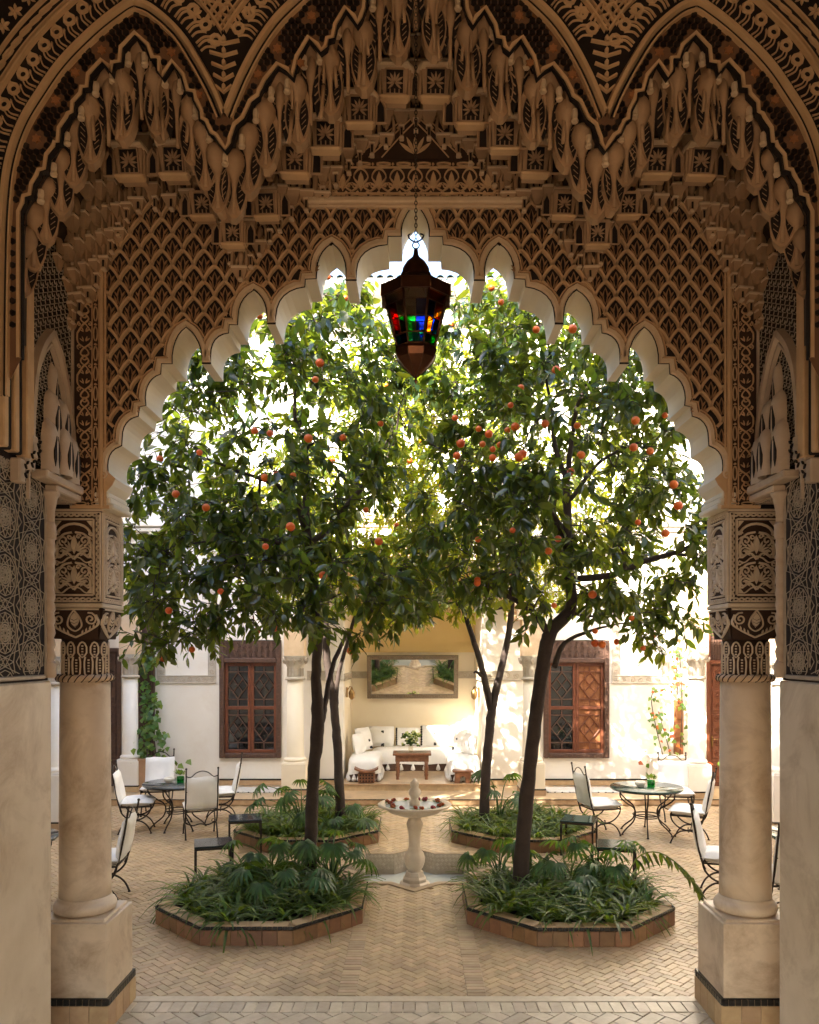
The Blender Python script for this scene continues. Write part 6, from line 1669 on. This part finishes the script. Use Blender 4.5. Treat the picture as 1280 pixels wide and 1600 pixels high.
def split_leaf():
    b = MB(); vs = []; 
    for k in range(11):
        a = -1.75 + 3.5 * k / 10; l = .225 * (1 - .25 * abs(a) / 1.75); w_ = .020
        c, s = math.cos(a), math.sin(a); pts = []
        for t, q in ((.12, .6), (.45, 1), (.78, .8), (1, .05)):
            zz = .03 * math.sin(t * 2.4) - .11 * t * t
            pts.append((t * l, q * w_, zz))
        v = [(0, 0, 0)]
        for (x, y, z) in pts: v += [(x * c - y * s, x * s + y * c, z), (x * c, x * s, z - .006), (x * c + y * s, x * s - y * c, z)]
        b.add(v, [(0, 2, 1), (0, 3, 2)] + [(1 + 3 * i + j, 2 + 3 * i + j, 5 + 3 * i + j, 4 + 3 * i + j) for i in range(3) for j in (0, 1)], 0, True)
    return b.mesh('leaf', M['philo'])
SPLIT = split_leaf()
def philo(x, y, n, hgt, rad, label, seed, bias=0.0, pin=None):
    rr = random.Random(seed); root = empty('split_leaf_plant', (x, y, .14), label, 'plant', 'split leaved philodendrons in the planters')
    b = MB()
    for k in range(n):
        a = 2 * PI * k / n + rr.uniform(-.3, .3); r = rad * rr.uniform(.5, 1.0); h = hgt * rr.uniform(.45, 1.05)
        tip = Vector((r * math.cos(a) + bias, r * math.sin(a), h))
        b.tube(bez([(0, 0, 0), (tip.x * .35, tip.y * .35, h * .75), tuple(tip)], 4), [.012 - .008 * i / 8 for i in range(9)], 5, cap=False)
        inst('leaf', SPLIT, root, tip, (rr.uniform(-.35, .35), rr.uniform(.15, .7), a + rr.uniform(-.4, .4)), tuple([rr.uniform(.8, 1.25)] * 3))
    b.build('stems', M['philo'], root)
philo(-1.55, 8.95, 13, .42, .58, 'split leaved philodendron spreading before the straight dark trunk', 1)
philo(-1.0, 9.55, 9, .55, .42, 'split leaved philodendron beside the straight dark trunk, close to the basin', 2)
philo(-1.75, 9.75, 9, .52, .5, 'split leaved philodendron at the back of the near planter on the shaded side', 3)
philo(1.75, 9.25, 12, .50, .55, 'split leaved philodendron behind the leaning trunk', 4)
philo(2.15, 9.4, 9, .55, .55, 'split leaved philodendron at the outer edge of the near planter, by the green topped stools', 5)
philo(1.0, 9.7, 6, .50, .38, 'split leaved philodendron between the leaning trunk and the basin', 6)
philo(-1.75, 12.4, 13, .85, .75, 'tall arching philodendron in the rear planter on the shaded side', 7)
philo(-1.25, 12.1, 8, .5, .5, 'low philodendron at the front of the rear shaded planter', 8)
philo(1.35, 12.9, 6, .95, .4, 'tall philodendron leaf stems in the sunlit rear planter', 9)
# arching fern frond over the near planter's outer edge
root = empty('arching_fern', (2.35, 9.15, .15), 'arching fern frond leaning out of the planter over the tiles', 'plant')
b = MB(); L2 = bez([(0, 0, 0), (.15, -.05, .42), (.40, -.1, .50), (.68, -.15, .30), (.80, -.18, .12)], 4); b.tube(L2, .008, 5); b.build('stem', M['strap'], root)
for k in range(4, len(L2), 1):
    for sg in (-1, 1): inst('leaf', LEAF[k % 4], root, L2[k], (0, rq.uniform(.7, 1.2), sg * rq.uniform(.7, 1.1)), (.19, .12, .19))
# ivy beside the dark shutter, climber by the cedar door
IVY = []
for s_ in range(3):
    b = MB(); b.add([(0, 0, 0), (.25, .42, .04), (.55, .28, .02), (1, 0, -.1), (.55, -.28, .02), (.25, -.42, .04), (.45, 0, -.02)], [(0, 6, 1), (1, 6, 2), (2, 6, 3), (3, 6, 4), (4, 6, 5), (5, 6, 0)], 0, True); IVY.append(b.mesh('leaf', M['ivy']))
def climber(px, Y, label, segs, n, mk, planter_lab, pbox, seed, nl):
    rr = random.Random(seed); x0 = X(px, Y); root = empty('climbing_plant', (x0, Y, .75), label, 'plant'); o = root.location
    b = MB()
    for L in segs: b.tube(bez([tuple(P(u, v, y)) for u, v, y in L], 5), .010, 5)
    b.build('stem', M['bark'], root, o)
    lst = []
    for L in segs:
        pth = bez([tuple(P(u, v, y)) for u, v, y in L], 10)
        for k in range(n):
            t = rr.random() ** 1.0; p = Vector(pth[int(t * (len(pth) - 1))]); lo = max(0, 1.6 - p.z) * .22
            p += Vector((rr.gauss(0, .09 + lo), -abs(rr.gauss(0, .06 + lo * .3)), rr.gauss(0, .07)))
            d = np.array([rr.gauss(0, .6), -.5 + rr.gauss(0, .4), -.6 + rr.gauss(0, .4)]); lst.append((p, d, rr.uniform(.07, .13) * (1 if mk else 1.3)))
    rr.shuffle(lst)
    for i, (p, d, s) in enumerate(lst[:nl]):
        B = basis(d, np.array([rr.gauss(0, .3), -1, .6])); ob = inst('leaf', IVY[i % 3], root)
        ob.matrix_local = Matrix.Translation(p - o) @ Matrix([[*map(float, r)] for r in B]).to_4x4() @ Matrix.Diagonal((s, s, s, 1))
        if mk and rr.random() < .35: ob.data = DRY
    if pbox:
        bx = MB(); w_, h_ = pbox; bx.box((0, 0, h_ / 2), (w_, .42, h_), bev=.01); bx.box((0, 0, h_ + .01), (w_ + .05, .46, .04), bev=.008)
        pb = bx.build('planter_box', M['white'] if mk else M['terracotta'], None); pb.location = (x0, Y, .12); tag(pb, planter_lab, 'planter box')
DRY = IVY[0].copy(); DRY.materials[0] = M['dryleaf']
climber(234, 16.35, 'leafy green ivy climbing the wall beside the dark shutter', [[(232, 1195, 16.35), (236, 1130, 16.5), (226, 1060, 16.6), (232, 1000, 16.65)], [(245, 1195, 16.3), (240, 1140, 16.4), (234, 1080, 16.6)], [(222, 1195, 16.3), (232, 1150, 16.4), (240, 1100, 16.6), (236, 1020, 16.6)]], 110, None, 'clay planter box at the foot of the leafy ivy', (.55, .62), 3, 290)
climber(1045, 16.35, 'sparse climber with reddish leaves on the sunlit wall by the cedar door', [[(1040, 1195, 16.35), (1026, 1140, 16.5), (1018, 1090, 16.6), (1030, 1075, 16.6)], [(1052, 1195, 16.4), (1040, 1150, 16.5), (1028, 1110, 16.6)], [(1062, 1190, 16.4), (1066, 1100, 16.6), (1062, 1020, 16.65)], [(1060, 1100, 16.6), (1058, 1040, 16.7), (1064, 1000, 16.7)]], 40, True, 'white planter box at the foot of the sparse climber', (.75, .66), 9, 150)
root = empty('bush', (X(1232, 14.6), 14.6, .0), 'dark green bush glimpsed between the far side column and the pier', 'plant')
lst = []
rr = random.Random(77)
for k in range(260):
    p = np.array([X(1236, 14.6) + rr.gauss(0, .16), 14.6 + rr.gauss(0, .2), rr.uniform(.5, 2.6)]); d = np.array([rr.gauss(0, 1), rr.gauss(0, 1), rr.gauss(-.3, .6)])
    lst.append((p, basis(d, np.array([0, 0, 1.0])), rr.uniform(.15, .3), .8, 1.0))
leaves_object('foliage', M['ivy'], lst, root, root.location)
b = MB(); b.tube([(.02, 0, 0), (.0, 0, 1.3), (.05, 0, 2.5)], .025, 6); b.build('stem', M['bark'], root)

# ================================================================ garden furniture
def round_table(x, y, label, mk):
    root = empty('round_table', (x, y, 0), label, 'table'); 
    b = MB(); b.lathe([(.0, .715), (.555, .715), (.575, .722), (.578, .738), (.570, .748), (.0, .75)], 48); b.build('table_top', M[mk], root)
    b = MB(); b.lathe([(.53, .700), (.545, .700), (.545, .714), (.53, .714), (.53, .700)], 40)
    b.tube([(.21 * math.cos(2 * PI * i / 24), .21 * math.sin(2 * PI * i / 24), .30) for i in range(25)], .010, 6); b.tube([(.18 * math.cos(2 * PI * i / 24), .18 * math.sin(2 * PI * i / 24), .26) for i in range(25)], .008, 6)
    b.build('ring', M['iron'], root)
    for k in range(6):
        a = 2 * PI * k / 6 + .3; c, s = math.cos(a), math.sin(a)
        b = MB(); b.tube([(r * c, r * s, z) for r, z in bez([(.48, .70), (.47, .60), (.36, .50), (.235, .42), (.20, .32), (.24, .20), (.36, .10), (.43, .03), (.44, .0)], 4)], .012, 6); b.lathe([(.02, 0), (.022, .01), (.012, .02)], 7, (.44 * c, .44 * s, 0)); b.build('leg', M['iron'], root)
    return root
def chair(x, y, rz, label, proto=[None]):
    if proto[0] is not None:
        c = copy_tree(proto[0]); c.location = (x, y, 0); c.rotation_euler = (0, 0, rz); c['label'] = label; return c
    root = empty('garden_chair', (x, y, 0), label, 'chair', 'wrought iron chairs with white cushions', rz); proto[0] = root
    for sx in (-1, 1):
        b = MB(); b.tube(bez([(sx * .24, -.20, .36), (sx * .24, -.25, .50), (sx * .24, -.31, .80), (sx * .24, -.36, 1.10)], 4), .012, 6); b.sphere((sx * .24, -.362, 1.115), .018, 8, 6); b.build('back_post', M['iron'], root)
    b = MB(); b.tube(bez([(-.24, -.345, 1.00), (-.17, -.35, .985), (-.09, -.355, 1.05), (0, -.357, 1.075), (.09, -.355, 1.05), (.17, -.35, .985), (.24, -.345, 1.00)], 4), .009, 6)
    b.tube([(-.24, -.30, .75), (.24, -.30, .75)], .008, 6); b.build('top_rail', M['iron'], root)
    b = MB()
    for a, c in (((-.24, -.22), (.24, -.22)), ((.24, -.22), (.24, .24)), ((.24, .24), (-.24, .24)), ((-.24, .24), (-.24, -.22))): b.tube([(*a, .43), (*c, .43)], .012, 6)
    for k in range(4): b.tube([(-.15 + k * .1, -.22, .43), (-.15 + k * .1, .24, .43)], .006, 4)
    b.build('seat_frame', M['iron'], root)
    for sx in (-1, 1):
        b = MB(); b.tube(bez([(sx * .24, -.23, .44), (sx * .24, -.20, .34), (sx * .24, -.11, .25), (sx * .24, .0, .22), (sx * .24, .12, .25), (sx * .24, .22, .34), (sx * .24, .25, .44), (sx * .24, .23, .47)], 4), .012, 6); b.build('side_arc', M['iron'], root)
        for sy in (-1, 1):
            b = MB(); b.tube(bez([(sx * .24, sy * .0, .215), (sx * .24, sy * .10, .20), (sx * .24, sy * .19, .13), (sx * .24, sy * .24, .04), (sx * .24, sy * .25, .0)], 4), .012, 6); b.lathe([(.018, 0), (.02, .008), (.01, .018)], 7, (sx * .24, sy * .25, 0)); b.build('leg', M['iron'], root)
    b = MB(); b.tube(bez([(-.24, 0, .22), (-.12, 0, .17), (0, 0, .19), (.12, 0, .17), (.24, 0, .22)], 4), .010, 6)
    for sx in (-1, 1): b.tube([(sx * .20 + .022 * math.cos(t), 0, .235 + .022 * math.sin(t)) for t in (2 * PI * i / 12 for i in range(13))], .006, 5)
    b.build('stretcher', M['iron'], root)
    b = MB(); pillow(b, (0, .02, .495), .52, .54, .13, p=5); b.build('seat_cushion', M['cloth'], root)
    b = MB(); n = 10; vs = []
    for sd in (0, 1):
        for i in range(n + 1):
            for j in range(n + 1):
                a, t = -1 + 2 * i / n, j / n; z = .47 + .51 * t; yb = -.232 - .30 * (z - .43) * .62 
                th = .048 * (max(0, 1 - abs(a) ** 6) * max(0, 1 - abs(2 * t - 1) ** 8)) ** .5
                wv = .008 * math.sin(a * 9 + t * 3) * (1 - t) + .006 * math.sin(t * 8 + a * 2)
                vs.append((a * .258, yb + .01 + (th if sd else -th) + wv, z + .006 * math.sin(a * 5)))
    k = (n + 1) ** 2; f = []
    for i in range(n):
        for j in range(n):
            q = (i * (n + 1) + j, (i + 1) * (n + 1) + j, (i + 1) * (n + 1) + j + 1, i * (n + 1) + j + 1); f += [q, tuple(k + a for a in reversed(q))]
    for i in range(n): f += [(i * (n + 1), k + i * (n + 1), k + (i + 1) * (n + 1), (i + 1) * (n + 1))]
    b.add(vs, f, 0, True); b.build('back_cover', M['cloth'], root)
    return root
TR, TLn = (3.72, 12.95), (-3.93, 13.35)
round_table(*TR, 'round green stone table with a bowl and small plant, before the sunlit wall', 'green_top')
round_table(*TLn, 'round grey stone table with a bowl and small plant, near the ivy', 'grey_top')
round_table(-4.78, 9.4, 'round grey stone table peeping out between the shaded pier and the carved column', 'grey_top')
round_table(4.78, 9.55, 'round green stone table mostly hidden behind the carved column', 'green_top')
chair(X(936, 12.9), 12.9, -PI / 2 + .25, 'iron chair with white cushions at the green table, nearest the planters, facing the sun')
chair(X(1057, 14.0), 14.0, PI - .1, 'iron chair with white cushions behind the green table, in front of the climber box')
chair(X(1078, 12.35), 12.35, PI / 2 - .45, 'iron chair with white cushions at the green table, nearest the carved column')
chair(X(214, 13.1), 13.1, -PI / 2 + .2, 'iron chair with white cushions beside the grey table, nearest the dark door')
chair(X(246, 14.5), 14.5, PI + .15, 'iron chair with white cushions behind the grey table, in front of the ivy planter')
chair(X(313, 12.75), 12.75, .35, 'iron chair seen from behind, its white cover turned to the arch, at the grey table')
chair(X(345, 14.0), 14.0, PI / 2 + .2, 'iron chair with white cushions at the grey table, under the curtained window')
chair(X(160, 9.5), 9.5, PI / 2 + .1, 'iron chair with white cushions showing its edge just behind the shaded carved column')
chair(-4.45, 8.55, 0.25, 'iron chair in the gap between the shaded pier and the carved column')
chair(X(1130, 9.6), 9.6, -PI / 2 - .35, 'iron chair with a white cover half hidden by the carved column')
chair(X(1222, 8.75), 8.75, .1, 'iron chair seen from behind in the gap between the carved column and the pier')
def side_table(x, y, rz, label, mk):
    root = empty('side_table', (x, y, 0), label, 'side table', 'square side tables by the planters', rz)
    b = MB(); b.box((0, 0, .492), (.47, .47, .022), bev=.004); b.build('table_top', M[mk], root)
    b = MB()
    for k in range(4): 
        a = k * PI / 2; b.box((math.cos(a) * .222, math.sin(a) * .222, .466), (.022, .444, .026), rz=a)
    b.build('rim', M['iron'], root)
    for sx in (-1, 1):
        for sy in (-1, 1):
            b = MB(); b.box((sx * .222, sy * .222, .227), (.026, .026, .454)); b.build('leg', M['iron'], root)
side_table(X(334, 10.2), 10.2, .28, 'square stone topped iron stool nearest the arch on the shaded side', 'grey_top')
side_table(X(383, 11.75), 11.75, .22, 'square stone topped iron stool beside the rear shaded planter', 'grey_top')
side_table(X(905, 11.65), 11.65, -.35, 'square green topped iron stool beside the rear sunlit planter', 'green_top')
side_table(X(963, 10.1), 10.1, -.22, 'square green topped iron stool nearest the arch, behind the fern', 'green_top')
def table_bits(x, y, lab):
    b = MB(); b.lathe([(.03, 0), (.05, .005), (.085, .045), (.09, .075), (.07, .095), (.06, .085), (.072, .07), (.05, .02), (0, .015)], 18); o_ = b.build('bowl', M['white'], None); o_.location = (x - .06, y - .05, .751); tag(o_, 'small round white bowl on the ' + lab, 'bowl')
    root = empty('potted_plant', (x + .12, y - .02, .751), 'small leafy plant in a dark glass pot on the ' + lab, 'plant')
    b = MB(); b.lathe([(.055, 0), (.06, .05), (.062, .10), (.052, .10), (.05, .02), (0, .02)], 14); b.build('pot', M['g_green'], root)
    b = MB()
    for k in range(40):
        a = rq.uniform(0, 2 * PI); e = rq.uniform(.1, 1.3); s = rq.uniform(.05, .09)
        p = Vector((.05 * math.cos(a), .05 * math.sin(a), .11 + rq.uniform(0, .06))); d = Vector((math.cos(a) * math.cos(e), math.sin(a) * math.cos(e), math.sin(e)))
        sd = d.cross(Vector((0, 0, 1))).normalized() * s * .28
        b.add([p, p + d * s * .5 + sd, p + d * s, p + d * s * .5 - sd], [(0, 1, 2, 3)])
    b.build('leaves', M['ivy'], root)
table_bits(TR[0] - .05, TR[1], 'green stone table'); table_bits(TLn[0] - .08, TLn[1], 'grey stone table')

# ================================================================ hanging lantern
LY = 4.7; lz = Z(490, LY); k_ = LY / FPX
lan = empty('lantern', (X(650, LY), LY, lz), 'copper lantern with coloured glass panes hanging on a chain in the middle of the arch', 'lantern')
def zz(v): return Z(v, LY) - lz
NF = 8
def hexa(r, z, ph=PI / 8): return [(r * math.cos(ph + i * 2 * PI / NF), r * math.sin(ph + i * 2 * PI / NF), z) for i in range(NF)]
b = MB(); b.lathe([(.0, zz(388)), (.012, zz(390)), (.016, zz(398)), (.022, zz(402)), (.055, zz(410)), (.078, zz(420)), (.084, zz(430)), (.086, zz(434))], 18)
b.build('dome', M['copper'], lan)
rows = [(.092, zz(430)), (.098, zz(437)), (.105, zz(438)), (.214, zz(455)), (.214, zz(472)), (.19, zz(470))]
b = MB()
for (r0_, z0), (r1_, z1) in zip(rows, rows[1:]):
    A, B = hexa(r0_, z0), hexa(r1_, z1)
    for i in range(NF): b.add([A[i], A[(i + 1) % NF], B[(i + 1) % NF], B[i]], [(0, 1, 2, 3)])
for i in range(NF): b.tube([hexa(.105, zz(438))[i], hexa(.215, zz(455))[i], hexa(.215, zz(472))[i]], .005, 5)
b.build('roof', M['copper'], lan)
T_, Bt, Bb = hexa(.190, zz(470)), hexa(.128, zz(530)), hexa(.118, zz(546))
SPL = (0, .24, .62, 1.0)
b = MB()
for i in range(NF):
    j = (i + 1) % NF
    b.tube([T_[i], Bt[i]], .007, 5); b.tube([Bt[i], Bb[i]], .006, 5)
    for ring in (T_, Bt, Bb): b.tube([ring[i], ring[j]], .006, 5)
    a, c, d, e = (Vector(T_[i]), Vector(T_[j]), Vector(Bt[j]), Vector(Bt[i]))
    for s in SPL[1:3]: b.tube([a.lerp(e, s), c.lerp(d, s)], .0035, 4)
    b.tube([a.lerp(c, .5).lerp(e.lerp(d, .5), .24), e.lerp(d, .5)], .003, 4)
b.build('frame', M['copper'], lan)
PC = [[('clear',), ('red', 'clear'), ('green', 'red')], [('clear',), ('clear', 'green'), ('blue', 'clear')], [('clear',), ('red', 'amber'), ('red', 'green')], [('clear',), ('green', 'clear'), ('clear', 'blue')],
      [('clear',), ('red', 'clear'), ('red', 'green')], [('clear',), ('clear', 'blue'), ('green', 'blue')], [('amber',), ('blue', 'amber'), ('amber', 'blue')], [('clear',), ('red', 'green'), ('clear', 'green')]]
def pane(f0, col):
    nrm = (f0[1] - f0[0]).cross(f0[3] - f0[0]).normalized() * .0012
    pb = MB(); pb.add([p + nrm for p in f0] + [p - nrm for p in f0], [(0, 1, 2, 3), (7, 6, 5, 4), (0, 4, 5, 1), (1, 5, 6, 2), (2, 6, 7, 3), (3, 7, 4, 0)]); pb.build('pane', M['g_' + col], lan)
for i in range(NF):
    j = (i + 1) % NF; a, c, d, e = (Vector(T_[i]), Vector(T_[j]), Vector(Bt[j]), Vector(Bt[i]))
    def at(t, s_): return a.lerp(c, t).lerp(e.lerp(d, t), s_)
    for r_ in range(3):
        cols = PC[i][r_]; n = len(cols)
        for q in range(n):
            t0, t1 = .03 + .94 * q / n, .03 + .94 * (q + 1) / n
            pane([at(t0, SPL[r_] + .01), at(t1, SPL[r_] + .01), at(t1, SPL[r_ + 1] - .01), at(t0, SPL[r_ + 1] - .01)], cols[q])
    pane([Vector(p) * .985 for p in (Bt[i], Bt[j], Bb[j], Bb[i])], ('teal', 'clear', 'green', 'clear', 'blue', 'teal', 'green', 'clear')[i])
b = MB(); rws = [(.120, zz(545)), (.126, zz(552)), (.112, zz(562)), (.072, zz(574)), (.030, zz(584)), (.012, zz(589))]
for (r0_, z0), (r1_, z1) in zip(rws, rws[1:]):
    A, B = hexa(r0_, z0), hexa(r1_, z1)
    for i in range(NF): b.add([A[i], A[(i + 1) % NF], B[(i + 1) % NF], B[i]], [(0, 1, 2, 3)])
for i in range(NF): b.tube([hexa(r, z)[i] for r, z in rws], .0035, 4)
b.lathe([(.012, zz(588)), (.006, zz(592)), (.012, zz(595)), (.004, zz(599)), (0, zz(602))], 8); b.build('bottom_bowl', M['copper'], lan)
b = MB(); b.lathe([(.022, zz(546)), (.022, zz(505)), (.0, zz(504))], 10); b.build('candle', M['white'], lan)
b = MB(); z = zz(388)
b.tube([(.02 * math.cos(t), 0, z + .018 + .02 * math.sin(t)) for t in (2 * PI * i / 12 for i in range(13))], .004, 5)
for q in (-1, 1): b.tube(bez([(0, 0, z + .035), (q * .03, 0, z + .05), (q * .045, 0, z + .075), (q * .025, 0, z + .085)], 3), .005, 5)
b.build('hook', M['iron'], lan)
b = MB(); z += .045; k = 0
while z < 8.25 - lz:
    a = PI / 2 if k % 2 else 0
    b.tube([(.0075 * math.cos(t) * math.cos(a), .0075 * math.cos(t) * math.sin(a), z + .014 * math.sin(t)) for t in (2 * PI * i / 8 for i in range(9))], .0026, 4, cap=False); z += .022; k += 1
tag(b.build('chain', M['iron'], lan, fix=False), kind='stuff')
